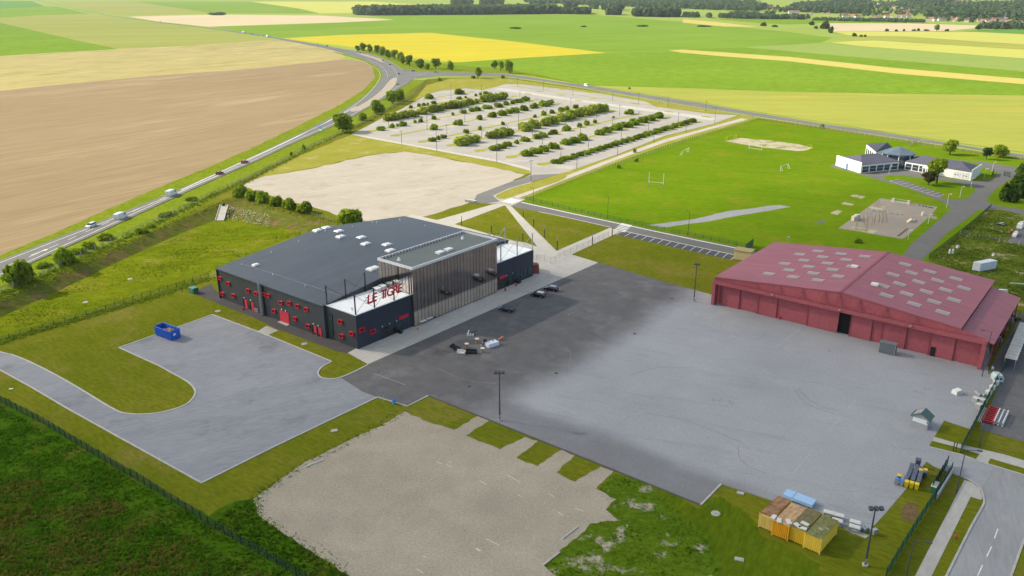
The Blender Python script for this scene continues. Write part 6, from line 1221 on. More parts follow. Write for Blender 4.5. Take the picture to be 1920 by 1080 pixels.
# wheeled bins
M_BGREY = paint('slate_bin_plastic', (0.075, 0.085, 0.12), 0.5, 0, 0.12, 2); M_BLID = paint('slate_bin_lid', (0.10, 0.115, 0.16), 0.45, 0, 0.12, 2); M_BYEL = paint('yellow_bin_plastic', (0.70, 0.52, 0.01), 0.45); M_BBLU = paint('blue_bin_lid', (0.06, 0.20, 0.58), 0.45); M_BLG = paint('light_grey_bin', (0.30, 0.32, 0.34), 0.5)
bd = G(1719, 907, 1.1) - G(1682, 898, 1.1); brz = math.atan2(bd.y, bd.x)
BIN = {}
def wheeled_bin(label, px, body, lid, group, s=1.0):
    p = G(px[0], px[1], 1.08*s); p.z = 0.06; t = thing('wheeled_bin', label, 'bin', p, brz, group); t.scale = (s, s, s)
    key = (body.name, lid.name)
    if key not in BIN:
        b = MB().add([(-.24, -.26, .05), (.24, -.26, .05), (.24, .26, .05), (-.24, .26, .05), (-.31, -.36, 1.0), (.31, -.36, 1.0), (.31, .36, 1.0), (-.31, .36, 1.0)], [(3, 2, 1, 0), (4, 5, 6, 7), (0, 1, 5, 4), (1, 2, 6, 5), (2, 3, 7, 6), (3, 0, 4, 7)]).mesh('body', body)
        BIN[key] = (b, MB().box((0, 0.02, 1.0), 0.66, 0.8, 0.09, taper=0.9).mesh('lid', lid), MB().tube((-0.25, 0.42, 1.02), (0.25, 0.42, 1.02), 0.03, n=6).mesh('handle', body), MB().tube((-0.05, 0, 0), (0.05, 0, 0), 0.11, n=10).mesh('wheel', M_TYRE))
    b, l, h, w = BIN[key]; ob('body', b, t); ob('lid', l, t); ob('handle', h, t)
    for s_ in (-1, 1): o = ob('wheel', w, t); o.location = (s_*0.27, 0.25, 0.11)
z9 = lambda x, y: (1660 + x/9, 840 + y/9)
cols = [[(455, 275), (437, 320), (425, 362), (412, 402), (395, 440), (375, 475), (355, 508)], [(538, 298), (527, 335), (516, 372), (505, 410), (490, 450), (478, 490), (466, 525)], [(600, 335), (605, 412), (590, 447), (582, 482), (572, 518), (562, 552)], [(668, 400)]]
for ci, col_ in enumerate(cols):
    for k, q in enumerate(col_): wheeled_bin(f'slate grey wheeled bin, {ORD[k]} from the back in the {["left", "middle", "right", "outer"][ci]} column of the cluster', z9(*q), M_BGREY, M_BLID, 'slate wheeled bins by the gate')
for q, lb in (((600, 367), 'left of the two yellow lidded bins at the back of the cluster'), ((680, 365), 'right of the two yellow lidded bins at the back of the cluster')): wheeled_bin(lb, z9(*q), M_BGREY, M_BYEL, 'yellow lidded bins by the gate')
wheeled_bin('yellow lidded bin behind the two blue lidded bins', z9(240, 460), M_BGREY, M_BYEL, 'yellow lidded bins by the gate')
wheeled_bin('left blue lidded light grey bin in the front row', z9(200, 522), M_BLG, M_BBLU, 'blue lidded bins by the gate'); wheeled_bin('right blue lidded light grey bin in the front row', z9(285, 542), M_BLG, M_BBLU, 'blue lidded bins by the gate')
for q, lb in (((366, 560), 'left all yellow bin in the front row'), ((450, 580), 'middle all yellow bin in the front row'), ((537, 602), 'right all yellow bin in the front row')): wheeled_bin(lb, z9(*q), M_BYEL, M_BYEL, 'all yellow bins by the gate', 1.05)
wheeled_bin('tall dark bin standing apart at the back of the cluster', z9(562, 195), M_BGREY, M_BGREY, None, 1.35)
# gate pier board and sign
t = thing('gate_board', 'long pale board on the street side of the green fence', 'board', G(1782, 888)); e = G(1752, 937) - G(1782, 888); d = e.normalized(); MB().box(e/2 + Vector((d.y, -d.x, 0))*-0.25 + Vector((0, 0, 0.1)), e.length, 0.12, 1.0, d, Vector((-d.y, d.x, 0))).build('board', M_GREYC, t); MB().box(e/2 + Vector((d.y, -d.x, 0))*-0.25 + Vector((0, 0, 1.1)), e.length, 0.2, 0.08, d, Vector((-d.y, d.x, 0))).build('cap', M_PALEBOX, t)
t = thing('gate_cabinet', 'pale grey topped gate motor cabinet between the gate leaves', 'cabinet', G(1751, 920)); MB().box((0, 0, 0), 2.0, 0.7, 1.2, d, Vector((-d.y, d.x, 0))).build('body', M_GCAB, t); MB().box((0, 0, 1.2), 2.1, 0.85, 0.08, d, Vector((-d.y, d.x, 0))).build('top', M_PALEBOX, t)
for i, (x, y) in enumerate(((1787, 846), (1791.5, 847.5))):
    t = thing('gate_post', ['left', 'right'][i] + ' slim dark gate post on the grass by the street kerb', 'post', G(x, y)); MB().tube((0, 0, 0), (0, 0, 1.7), 0.08, n=6).build('shaft', M_GPOST, t); MB().tube((0, 0, 1.7), (0, 0, 1.78), 0.11, n=6).build('cap', M_GPOST, t)
# shipping containers
def corrugated(mb, a, b, z0, z1, out, n, dep=0.07):
    d = (b-a)/n; vs = []; fs = []
    for i in range(n):
        for f, o_ in ((0.0, 0), (0.2, 1), (0.5, 1), (0.7, 0)): p = a + d*(i+f) + out*dep*o_; vs += [(p.x, p.y, z0), (p.x, p.y, z1)]
    vs += [(b.x, b.y, z0), (b.x, b.y, z1)]; k = len(vs)//2
    return mb.add(vs, [(2*i, 2*i+2, 2*i+3, 2*i+1) for i in range(k-1)])
CT = [((1422, 988), (1447, 998), 'ochre_cream_paint', (0.82, 0.58, 0.14), (0.30, 0.17, 0.10), 'cream yellow container with doors and rusty brown roof, leftmost of four'), ((1447, 1003), (1476, 1014.5), 'orange_paint', (0.85, 0.40, 0.012), (0.46, 0.30, 0.17), 'orange container with tan roof, second of four'), ((1477.5, 1012.5), (1505.5, 1024), 'mustard_paint', (0.76, 0.48, 0.03), (0.17, 0.15, 0.08), 'mustard container with dark mossy roof, third of four'), ((1506.5, 1027), (1536, 1039.5), 'yellow_paint', (0.86, 0.60, 0.07), (0.16, 0.165, 0.07), 'yellow container with mossy white streaked roof, rightmost of four')]
cdir = (G(1567, 1003.5, 0) - G(1536, 1039.5, 0)).normalized()
for i, (a, b, mn, c, rc, lb) in enumerate(CT):
    A, B = G(*a, 0), G(*b, 0); t = thing('shipping_container', lb, 'container', A, 0, 'yellow containers beside the apron'); m = paint(mn, c, 0.6, 0.1, 0.10, 0.5)
    A, B = Vector((0, 0, 0)), B-A; Lc = cdir*6.06; w = (B-A).normalized(); hC = 2.55
    MB().prism([A + w*0.03 + cdir*0.05, B - w*0.03 + cdir*0.05, B - w*0.03 + Lc - cdir*0.05, A + w*0.03 + Lc - cdir*0.05], 0.12, hC-0.06).build('body', m, t)
    if i: corrugated(MB(), A + w*0.1, B - w*0.1, 0.2, hC-0.15, -cdir, 8, 0.09).build('corrugated_end', m, t)
    else:
        for f in (0.27, 0.73): dr = MB().box(A + (B-A)*f - cdir*0.02 + Vector((0, 0, 0.2)), (B-A).length*0.42, 0.1, hC-0.4, w, cdir).build('door', m, t); [MB().tube(A + (B-A)*(f+o_) - cdir*0.12 + Vector((0, 0, 0.25)), A + (B-A)*(f+o_) - cdir*0.12 + Vector((0, 0, hC-0.3)), 0.025, n=5).build('lock_rod', M_STEEL, dr) for o_ in (-0.08, 0.08)]
    corrugated(MB(), B, B + Lc, 0.2, hC-0.15, w, 18, 0.06).build('corrugated_side', m, t)
    for p in (A, B, A+Lc, B+Lc): MB().box(p + Vector((0, 0, 0.0)), 0.16, 0.16, hC, w, cdir).build('corner_post', m, t)
    rm = ground_mat('container_roof_'+mn, tuple(v*0.8 for v in rc), tuple(min(1, v*1.25) for v in rc), 0.25, 2.2, (0.50, 0.48, 0.36) if i == 3 else (rc[0]*0.5, rc[1]*0.45, rc[2]*0.4), 0.8, 0.6, 0.4, R(40), 2.5, c3lo=0.55, c3hi=0.7)
    MB().prism([A, B, B+Lc, A+Lc], hC, hC+0.05).build('roof', rm, t)
for i, (x, y) in enumerate(((1450.5, 969.5), (1461, 976), (1479, 978.5), (1495.5, 985), (1509.5, 982), (1505, 990.5))):
    p = G(x, y, 2.65); t = thing('roof_slab', f'{ORD[i]} loose pale slab from the left lying on the container roofs', 'slab', Vector((p.x, p.y, 2.61)), 0.9 + i*0.35, 'loose slabs on the container roofs'); MB().box((0, 0, 0), 1.15, 0.65, 0.14).build('slab', M_PALEBOX, t)
t = thing('low_trailer', 'pale blue flat tarpaulin trailer behind the containers', 'trailer', G(1498, 941.5)); a = G(1474.5, 925) - G(1498, 941.5); b = G(1530, 946) - G(1498, 941.5); x_ = (b-a).normalized(); y_ = Vector((-x_.y, x_.x, 0)); cx_ = (a+b)/2
MB().box(cx_ - y_*0.9 + Vector((0, 0, 0.35)), (b-a).length, 2.0, 0.5, x_, y_, taper=0.98).build('tarpaulin', paint('pale_blue_tarp', (0.34, 0.52, 0.78), 0.6, 0, 0.06), t)
MB().tube(cx_ - y_*0.9 + x_*((b-a).length*-0.17) - y_*1.0 + Vector((0, 0, 0.87)), cx_ - y_*0.9 + x_*((b-a).length*-0.17) + y_*1.0 + Vector((0, 0, 0.87)), 0.025, n=4).build('strap', M_BLUE, t)
for f in (-0.4, 0.4): MB().box(cx_ - y_*0.9 + x_*((b-a).length*f), 0.3, 1.6, 0.36, x_, y_).build('leg_block', M_DSTEEL, t)
for i, (x, y, lb) in enumerate([(1553.5, 969, 'first grey tub with pale lid behind the yellow container'), (1571.5, 974, 'second grey tub with pale lid behind the yellow container'), (1569, 984, 'third grey tub with pale lid, nearest the yellow container'), (1602.5, 987, 'rear grey tub with pale lid on the slab by the floodlight'), (1601.5, 996, 'front grey tub with pale lid on the slab by the floodlight')]):
    box_thing('lidded_tub', lb, 'tub', (x, y), 1.5, 0.85, 0.75, brz, M_GREYC, M_PALEBOX, 'grey lidded tubs at the apron edge')
t = thing('steel_racks', 'low grey steel racks on the slab by the floodlight', 'rack', G(1619, 995)); [MB().box((-0.9+k*0.45, 0.25*k % 0.5, 0), 0.3, 0.9, 0.6).build('rack', M_STEEL, t) for k in range(5)]
box_thing('junction_box', 'small grey box beside the foot of the floodlight mast', 'box', (1639, 1002), 0.7, 0.5, 0.8, 0.4, M_STEEL, M_GREYC)
sheet('concrete_slab', [(1590, 996), (1598, 992), (1630, 1004), (1622, 1010)], 0.05, M_CONC, 'concrete slab under the tubs by the floodlight')
# kiosk hut
t = thing('kiosk_hut', 'small grey kiosk with green and white pitched roof on the apron', 'kiosk', (G(1706, 796.5) + G(1738, 807))/2 + Vector((0, 0, 0.05))); A, B = G(1706, 796.5), G(1738, 807); x_ = (B-A).normalized(); y_ = Vector((-x_.y, x_.x, 0)); wK = (B-A).length
M_KW = paint('grey_kiosk_wall', (0.34, 0.36, 0.37), 0.6); M_KR = paint('dark_green_roof', (0.05, 0.10, 0.085), 0.5)
MB().box(y_*1.2, wK, 2.4, 2.0, x_, y_).build('wall', M_KW, t)
MB().add([-x_*wK/2 + Vector((0, 0, 2.0)), x_*wK/2 + Vector((0, 0, 2.0)), Vector((0, 0, 2.9)), -x_*wK/2 + y_*2.4 + Vector((0, 0, 2.0)), x_*wK/2 + y_*2.4 + Vector((0, 0, 2.0)), y_*2.4 + Vector((0, 0, 2.9))], [(0, 1, 2), (4, 3, 5)]).build('gable', M_KW, t)
for s in (-1, 1):
    e = x_*s*(wK/2+0.25) + Vector((0, 0, 1.92)); r0 = Vector((0, 0, 3.0)); fr, bk = -y_*0.3, y_*2.7; up_ = Vector((0, 0, 0.08))
    f_ = [(0, 1, 2, 3), (7, 6, 5, 4), (0, 4, 5, 1), (1, 5, 6, 2), (2, 6, 7, 3), (3, 7, 4, 0)]
    rs = MB().add([e+fr, r0+fr, r0+bk, e+bk, e+fr+up_, r0+fr+up_, r0+bk+up_, e+bk+up_], f_).build('roof_slope', M_KR, t)
    if s < 0: e2_, r2_ = e*0.45 + r0*0.55, r0; e2_ = Vector(e2_); q_ = Vector((0, 0, 0.09)); MB().add([e*0.75+r0*0.25+fr+q_+y_*0.4, r0+fr+q_+y_*0.4, r0+bk+q_-y_*0.2, e*0.75+r0*0.25+bk+q_-y_*0.2], [(0, 1, 2, 3), (3, 2, 1, 0)]).build('pale_roof_panel', M_PALEBOX, rs)
MB().box(-y_*0.05 + Vector((0, 0, 1.0)), wK*0.8, 0.1, 0.85, x_, y_).build('serving_hatch', M_WHITE, t); MB().box(x_*wK*0.4 - y_*0.1 + Vector((0, 0, 1.0)), 0.4, 0.12, 0.25, x_, y_).build('notice', M_WHITE, t)
# things along the green fence
t = thing('wedge_crate', 'lone white faceted crate on the pale apron', 'crate', G(1795, 738) + Vector((0, 0, 0.05)), 0.4); MB().add([(-1, -.6, 0), (.9, -.7, 0), (1.0, .6, 0), (-1, .7, 0), (-.9, -.5, .8), (.4, -.6, 1.0), (.5, .5, 1.0), (-.9, .6, .8)], [(3, 2, 1, 0), (4, 5, 6, 7), (0, 1, 5, 4), (1, 2, 6, 5), (2, 3, 7, 6), (3, 0, 4, 7)]).build('shell', M_WHITE, t); MB().box((-0.2, -0.62, 0.15), 0.9, 0.05, 0.5).build('panel', paint('cream_panel', (0.62, 0.60, 0.45), 0.6), t)
for i, (x, y) in enumerate(((1828.5, 754), (1841, 757), (1834.5, 766))): box_thing('concrete_block', ['left', 'right', 'front'][i] + ' pale concrete block of three by the screen fence', 'block', (x, y), 1.15, 1.15, 1.0, 0.5, M_GREYC, M_PALEBOX, 'pale concrete blocks by the screen fence', lidh=0.05, over=0.0)
for i, (x, y) in enumerate(((1852, 741), (1859.5, 731), (1866.5, 722.5))): box_thing('white_chest', ['nearest', 'middle', 'farthest'][i] + ' white plastic chest of three by the screen fence', 'chest', (x, y), 1.1, 0.8, 0.9, 0.6, M_PALEBOX, M_WHITE, 'white chests by the screen fence')
for i, (x, y) in enumerate(((1835, 742), (1843, 743), (1831, 738))): box_thing('grey_crate', f'{ORD[i]} low grey crate from the right behind the concrete blocks', 'crate', (x, y), 0.7, 0.7, 0.4, 0.5, M_GREYC, M_STEEL, 'low grey crates behind the blocks')
t = thing('small_caravan', 'small pale mint caravan body with two dark windows by the fence', 'caravan', G(1868.5, 715) + Vector((0, 0, 0.05)), -0.2); side_prism([(-0.9, 0.25), (-0.95, 1.2), (-0.6, 1.75), (0.6, 1.75), (0.95, 1.2), (0.9, 0.25)], 2.0).build('shell', paint('mint_white', (0.50, 0.60, 0.58), 0.5), t)
for s in (-0.35, 0.35): MB().box((s, -1.02, 0.85), 0.4, 0.05, 0.35).build('window', M_DGLASS, t)
MB().box((0, 0, 0.0), 1.4, 1.6, 0.25).build('chassis', M_DSTEEL, t)
t = thing('steel_cage', 'grey steel mesh shelter standing before the hangar doors', 'shelter', (G(1647, 661) + G(1676, 667))/2 + Vector((0, 0, 0.05)), -R(38)); [MB().box((x, y, 0), 0.1, 0.1, 2.5).build('post', M_STEEL, t) for x in (-1.7, 1.7) for y in (0, 1.6)]; MB().box((0, 0.8, 2.5), 3.6, 1.8, 0.1).build('roof', paint('grey_sheet', (0.22, 0.25, 0.27), 0.5, 0.3), t); MB().box((0, 0, 0.1), 3.3, 0.05, 2.35).build('mesh_front', net_mat('cage_mesh', (0.16, 0.18, 0.19), 0.75), t); MB().box((0, 1.6, 0.1), 3.3, 0.05, 2.35).build('mesh_back', net_mat('cage_mesh', (0, 0, 0), 0.7), t); MB().box((0, 0.8, 0.1), 3.0, 1.2, 0.9).build('contents', M_GREYC, t)
# neighbour yard: ladders, scaffold, canopy, clutter
fd = (G(1862, 730, 0) - G(1822, 808, 0)).normalized(); fn = Vector((-fd.y, fd.x, 0))
t = thing('red_gantry', 'red lattice gantry section lying beyond the screen fence', 'gantry', G(1857, 781) + Vector((0, 0, 0.06))); [MB().box(fd*0 + fn*s + Vector((0, 0, 0.1)), 7.5, 0.22, 0.5, fd, fn).build('beam', paint('gantry_red', (0.42, 0.02, 0.02), 0.5), t) for s in (-0.8, 0.8)]; [MB().box(fd*(k-4)*0.85 + Vector((0, 0, 0.15)), 0.32, 1.5, 0.4, fd, fn).build('rung', paint('gantry_red', (0, 0, 0)), t) for k in range(9)]
t = thing('aluminium_truss', 'silver truss sections stacked right of the red gantry', 'truss', G(1876, 787) + Vector((0, 0, 0.06))); [MB().tube(-fd*3.2 + fn*s + Vector((0, 0, z)), fd*3.2 + fn*s + Vector((0, 0, z)), 0.12, n=6).build('chord', M_TRIM, t) for s in (-0.7, 0, 0.7) for z in (0.15, 0.8)]; [MB().box(fd*(k-2.5)*1.1 + Vector((0, 0, 0.1)), 0.12, 1.5, 0.8, fd, fn).build('frame', M_STEEL, t) for k in range(6)]
t = thing('pipe_bundle', 'thin silver pipes lying between fence and red gantry', 'pipes', G(1846, 780) + Vector((0, 0, 0.06))); [MB().tube(-fd*3.5 + fn*(k*0.3) + Vector((0, 0, 0.12)), fd*3.5 + fn*(k*0.3) + Vector((0, 0, 0.12)), 0.09, n=6).build('pipe', M_TRIM, t) for k in range(3)]
t = thing('yard_canopy', 'long pale corrugated canopy beyond the screen fence', 'canopy', G(1889, 690)); A, B = G(1884, 671, 2.6) - t.location, G(1912.6, 604.4, 2.6) - t.location; x_ = (B-A).normalized(); y_ = Vector((x_.y, -x_.x, 0))
for k in range(26): MB().box(A + x_*(k+0.5)*((B-A).length/26) + y_*1.1 + Vector((0, 0, 0.06*(k % 2))), (B-A).length/26*0.98, 2.3, 0.06, x_, y_).build('roof_sheet', paint('pale_fibre_sheet', (0.50, 0.49, 0.46), 0.8, 0, 0.15), t)
for k in range(5):
    for s in (0.1, 2.1): MB().box(A + x_*(0.5+k*((B-A).length-1)/4) + y_*s - Vector((0, 0, A.z)), 0.14, 0.14, A.z-0.02, x_, y_).build('post', M_STEEL, t)
for i, (x, y, lb, m, s) in enumerate([(1846, 669, 'blue grey crate stack at the hangar end by the lamp', M_BLG, (1.4, 1.0, 1.6)), (1857, 661, 'rusty heap of scrap beside the blue grey crates', paint('rust', (0.22, 0.08, 0.05), 0.9), (1.3, 0.9, 0.7)), (1864, 648, 'brown pallet pile under the lean-to', paint('pallet_wood', (0.22, 0.16, 0.10), 0.9), (1.4, 1.2, 0.9)), (1874, 641, 'pale blue drum beside the lean-to', paint('pale_blue_drum', (0.45, 0.52, 0.62), 0.5), (0.8, 0.8, 1.0)), (1874, 630, 'black plastic tank beside the lean-to', P_BLACK, (1.8, 1.5, 1.1)), (1885, 619, 'white ringed tyre pile beside the lean-to', M_GREYC, (1.0, 1.0, 0.6)), (1894, 604, 'grey box trailer behind the black car', M_STEEL, (1.3, 1.1, 0.9)), (1861, 690 + 2, 'white sack at the foot of the hangar end post', M_WHITE, (0.7, 0.5, 0.4))]):
    t = thing('yard_clutter', lb, 'clutter', G(x, y) + Vector((0, 0, 0.06)), 0.3+i); MB().box((0, 0, 0), *s, taper=0.85).build('lower', m, t); MB().box((0.15, 0.1, s[2]), s[0]*0.6, s[1]*0.6, s[2]*0.3).build('upper', m, t)
bush('yard_shrub', 'weedy green shrub beside the lean-to clutter', (1886, 613), 12, 12, 'mid', small=True); bush('yard_shrub', 'small weed clump near the black car beside the lean-to', (1909, 600), 6, 8, 'mid', small=True)
# weedy plot
t = thing('box_body', 'white box lorry body standing in the weeds behind the hangar', 'lorry body', G(1836, 510)); A, B, C = Vector((0, 0, 0)), G(1867, 504) - G(1836, 510), G(1822, 506.5) - G(1836, 510); MB().prism([A, B, B+C, C], 0.15, 2.5).build('shell', paint('pale_blue_white', (0.58, 0.62, 0.68), 0.5, 0, 0.1), t); MB().prism([A*1.0 - (B+C)*0.01, B*1.01, (B+C)*1.02, C*1.01], 2.5, 2.6).build('roof', paint('white_lorry_roof', (0.66, 0.68, 0.70), 0.5, 0, 0.15), t)
for (x, y, lb, sx, sy, h, mt) in [(1780, 476, 'left white slab standing in the weeds', 0.5, 0.4, 1.5, M_WHITE), (1786, 476, 'right white slab standing in the weeds', 0.5, 0.4, 1.5, M_WHITE), (1795.5, 465, 'pale stone heap in the weeds by the fence', 0.9, 0.7, 0.8, M_PALEBOX), (1862, 480, 'small white bag in the middle of the weeds', 0.7, 0.6, 0.6, M_WHITE), (1880, 549, 'long white tank near the hangar rear corner', 2.4, 0.9, 0.9, M_WHITE), (1910, 533, 'pale beam lying in the weeds at the right edge', 4.5, 0.3, 0.25, M_PALEBOX)]:
    t = thing('dumped_object', lb, 'debris', G(x, y) + Vector((0, 0, 0.05)), -0.25 if sx > 1 else 0.3); MB().box((0, 0, 0), sx, sy, h, taper=0.85).build('main_piece', mt, t); MB().box((sx*0.15, 0.05, h), sx*0.5, sy*0.6, 0.06).build('top_piece', M_PALEBOX, t)
t = thing('picnic_table', 'grey picnic table on the weedy mound', 'table', G(1877, 422), 0.5); MB().box((0, 0, 0.7), 2.4, 1.0, 0.1).build('top', M_GREYC, t); [MB().box((0, s, 0.4), 2.4, 0.35, 0.08).build('seat', M_GREYC, t) for s in (-0.9, 0.9)]; [MB().box((x, 0, 0), 0.15, 1.6, 0.7).build('leg', M_DSTEEL, t) for x in (-0.9, 0.9)]
for (x, y, lb, s, mt, rz) in [(1903, 442, 'long white trailer frame in the storage yard', (5.5, 1.2, 0.8), M_WHITE, 0.9), (1912, 428, 'white machine housing in the storage yard', (2.6, 1.6, 1.6), M_WHITE, 0.8), (1918, 420, 'red and white beam stack in the storage yard', (2.4, 1.0, 0.6), M_REDDOOR, 0.6), (1896, 436, 'small red drum at the storage yard edge', (0.6, 0.6, 0.7), M_REDDOOR, 0)]:
    t = thing('stored_equipment', lb, 'equipment', G(x, y) + Vector((0, 0, 0.06)), rz); MB().box((0, 0, 0.1), *s).build('body', mt, t); MB().box((0, 0, 0), s[0]*0.8, s[1]*0.8, 0.1).build('skid', M_DSTEEL, t); MB().box((s[0]*0.2, 0, s[2]+0.1), s[0]*0.4, s[1]*0.7, s[2]*0.35).build('upper', M_PALEBOX, t)
# lounge set out on the apron
M_WOOD = paint('drum_wood', (0.36, 0.19, 0.08), 0.8, 0, 0.2, 3); M_LEATH = paint('black_upholstery', (0.012, 0.014, 0.014), 0.5); M_CREAM = paint('cream_upholstery', (0.66, 0.64, 0.58), 0.6)
Z0 = Vector((0, 0, 0.05)); e13 = lambda x, y: G(840 + x/13.5, 600 + y/13.5) + Z0
for (x, y, lb) in [(475, 700, 'wooden cable drum with white top beside the black sofa'), (875, 815, 'wooden cable drum with white top, nearest the viewer'), (735, 575, 'low wooden cable drum beside the white counter')]:
    t = thing('cable_drum', lb, 'cable drum', e13(x, y)); MB().tube((0, 0, 0), (0, 0, 0.12), 0.45, n=14).build('lower_flange', M_WOOD, t); MB().tube((0, 0, 0.12), (0, 0, 0.9), 0.28, n=12).build('core', M_WOOD, t); MB().tube((0, 0, 0.9), (0, 0, 1.02), 0.5, n=14).build('upper_flange', M_CREAM, t)
def sofa(label, p, rz, L, m):
    t = thing('bench_sofa', label, 'sofa', p, rz); MB().box((0, 0, 0.1), L, 0.8, 0.38).build('seat', m, t); MB().box((0, 0.35, 0.48), L, 0.2, 0.42).build('backrest', m, t); [MB().box((s*(L/2-0.1), 0, 0.48), 0.2, 0.8, 0.2).build('armrest', m, t) for s in (-1, 1)]
sofa('long black bench sofa on the apron', e13(555, 845), -0.15, 3.2, M_LEATH); sofa('black sofa piece behind the cream sofa', e13(215, 770), -0.7, 1.6, M_LEATH); sofa('small black armchair at the left end of the lounge', e13(115, 710), -0.7, 1.0, M_LEATH); sofa('cream sofa in front of the black bench sofa', e13(335, 860), -0.25, 1.9, M_CREAM)
t = thing('bar_counter', 'big white box counter with a dark hole in its top', 'counter', e13(1110, 650)); dC = (e13(1270, 610) - e13(1010, 690)); dC.z = 0; xc = dC.normalized(); yc = Vector((-xc.y, xc.x, 0)); MB().box((0, 0, 0), 3.0, 1.7, 0.9, xc, yc, taper=0.96).build('shell', paint('white_gelcoat', (0.68, 0.72, 0.80), 0.4, 0, 0.04), t); MB().tube(xc*0.7 + yc*0.4 + Vector((0, 0, 0.9)), xc*0.7 + yc*0.4 + Vector((0, 0, 0.93)), 0.22, n=12).build('hole', M_BLACK, t); MB().box((0, 0, 0.45), 3.06, 1.76, 0.05, xc, yc).build('rub_strip', M_TRIM, t)  # darkness of the hole is a black disc laid on the top
t = thing('furniture_heap', 'heap of folded red, white and black furniture beside the white counter', 'furniture', e13(905, 650)); [MB().box((0.15*k-0.4, 0.1*(k % 2), 0.25*k), 0.7, 0.6, 0.28, Vector((math.cos(k), math.sin(k), 0)), Vector((-math.sin(k), math.cos(k), 0))).build('piece', (M_CREAM, M_LEATH, paint('faded_red', (0.38, 0.12, 0.10), 0.7), M_GREYC, M_LEATH, M_LEATH)[k], t) for k in range(6)]
t = thing('white_lounger', 'white swing frame with black boom beside the lounge', 'swing seat', e13(590, 400)); [MB().box((s, 0, 0), 0.5, 0.6, 0.5, taper=0.7).build('cushion', M_CREAM, t) for s in (-0.8, -0.2, 0.4)]; MB().tube((-1.0, 0, 0.2), (-0.5, 0.3, 1.3), 0.12, n=6).build('frame', M_WHITE, t); MB().tube((0.0, 0.2, 0.7), (1.3, 0.5, 1.0), 0.12, n=6).build('boom', M_LEATH, t); MB().tube((0.4, 0, 0.2), (1.0, -0.3, 0.1), 0.12, n=6).build('foot', M_LEATH, t)
t = thing('leaning_board', 'coral red board tilted on a wooden crate', 'board', e13(1350, 510)); MB().box((0, 0, 0), 0.9, 0.7, 0.5).build('crate', M_WOOD, t); MB().box((-0.1, 0, 0.5), 1.3, 0.5, 0.1, Vector((0.83, 0.2, 0.5)), Vector((-0.23, 0.97, 0))).build('board', paint('coral_board', (0.62, 0.16, 0.10), 0.5), t)
# forecourt things
for i, (x, y) in enumerate(((794, 607), (806, 601.5))):
    t = thing('folding_table', ['nearer', 'farther'][i] + ' white folding table at the foot of the glass front', 'table', G(x, y) + Z0, AX); MB().box((0, 0, 0.7), 1.8, 0.8, 0.06).build('top', M_WHITE, t); [MB().tube((a, b, 0), (a, b, 0.7), 0.04, n=5).build('leg', M_STEEL, t) for a in (-0.75, 0.75) for b in (-0.3, 0.3)]
for i, (x, y) in enumerate(((797, 600), (813, 597))): sofa(['left', 'right'][i] + ' black chair behind the folding tables', G(x, y) + Z0, AX, 0.7, M_LEATH)
t = thing('traffic_cone', 'orange cone beside the folding tables', 'cone', G(783.5, 617.5) + Z0); MB().tube((0, 0, 0.05), (0, 0, 0.75), 0.22, 0.04, 10).build('body', paint('orange_plastic', (0.65, 0.24, 0.02), 0.5), t); MB().box((0, 0, 0), 0.5, 0.5, 0.05).build('base', M_LEATH, t)
box_thing('litter_bin', 'black litter bin at the entrance wing', 'bin', (751, 625), 0.8, 0.8, 1.0, AX, M_LEATH, M_DSTEEL); box_thing('litter_bin', 'black planter box at the side wing', 'bin', (972, 531), 1.3, 0.9, 0.9, AX, M_LEATH, M_DSTEEL)
for i, (x, y) in enumerate(((947.5, 545.5), (967.5, 536.5))):
    t = thing('red_bollard', ['nearer', 'farther'][i] + ' red bollard before the side wing', 'bollard', G(x, y) + Z0); MB().tube((0, 0, 0), (0, 0, 0.8), 0.28, 0.24, 10).build('body', M_REDDOOR, t); MB().tube((0, 0, 0.8), (0, 0, 0.9), 0.24, 0.05, 10).build('top', M_RED, t)
t = thing('red_bollard', 'red extinguisher cart at the hall wall', 'cart', G(457, 581)+Z0); MB().tube((0, 0, 0), (0, 0, 0.8), 0.25, 0.2, 8).build('body', M_REDDOOR, t); MB().tube((0, -0.3, 0.2), (0, 0.3, 0.2), 0.18, n=8).build('wheels', M_LEATH, t)
t = thing('red_bollard', 'tiny red bollard at the hangar doors', 'bollard', G(1461, 598.5)+Z0); MB().tube((0, 0, 0), (0, 0, 0.8), 0.3, 0.25, 8).build('body', M_REDDOOR, t); MB().tube((0, 0, 0.8), (0, 0, 0.9), 0.25, 0.05, 8).build('top', M_RED, t)
t = thing('rust_shelter', 'rounded rust red shelter at the corner of the side wing', 'shelter', G(1004, 511)); side_prism([(-1.0, 0), (-1.0, 2.2), (-0.5, 2.75), (0.5, 2.75), (1.0, 2.2), (1.0, 0)], 2.4).build('shell', paint('rust_red_steel', (0.26, 0.055, 0.03), 0.7), t); side_prism([(-1.05, 0.1), (-1.05, 0.25), (1.05, 0.25), (1.05, 0.1)], 2.45).build('base_band', M_RDARK, t)
box_thing('waste_trolley', 'grey trolley with purple load beside the flue mast', 'trolley', (483, 584), 1.3, 0.8, 0.9, RZ, M_STEEL, paint('purple_load', (0.20, 0.06, 0.14), 0.7))
t = thing('bicycle_rack', 'low black cart before the red doors', 'cart', G(594, 629)+Z0, RZ); [MB().tube((x, -0.12, 0.35), (x, 0.12, 0.35), 0.35, n=10).build('wheel', M_TYRE, t) for x in (-1, 1)]; MB().box((0, 0, 0.4), 2.4, 0.4, 0.15).build('bed', M_DSTEEL, t)
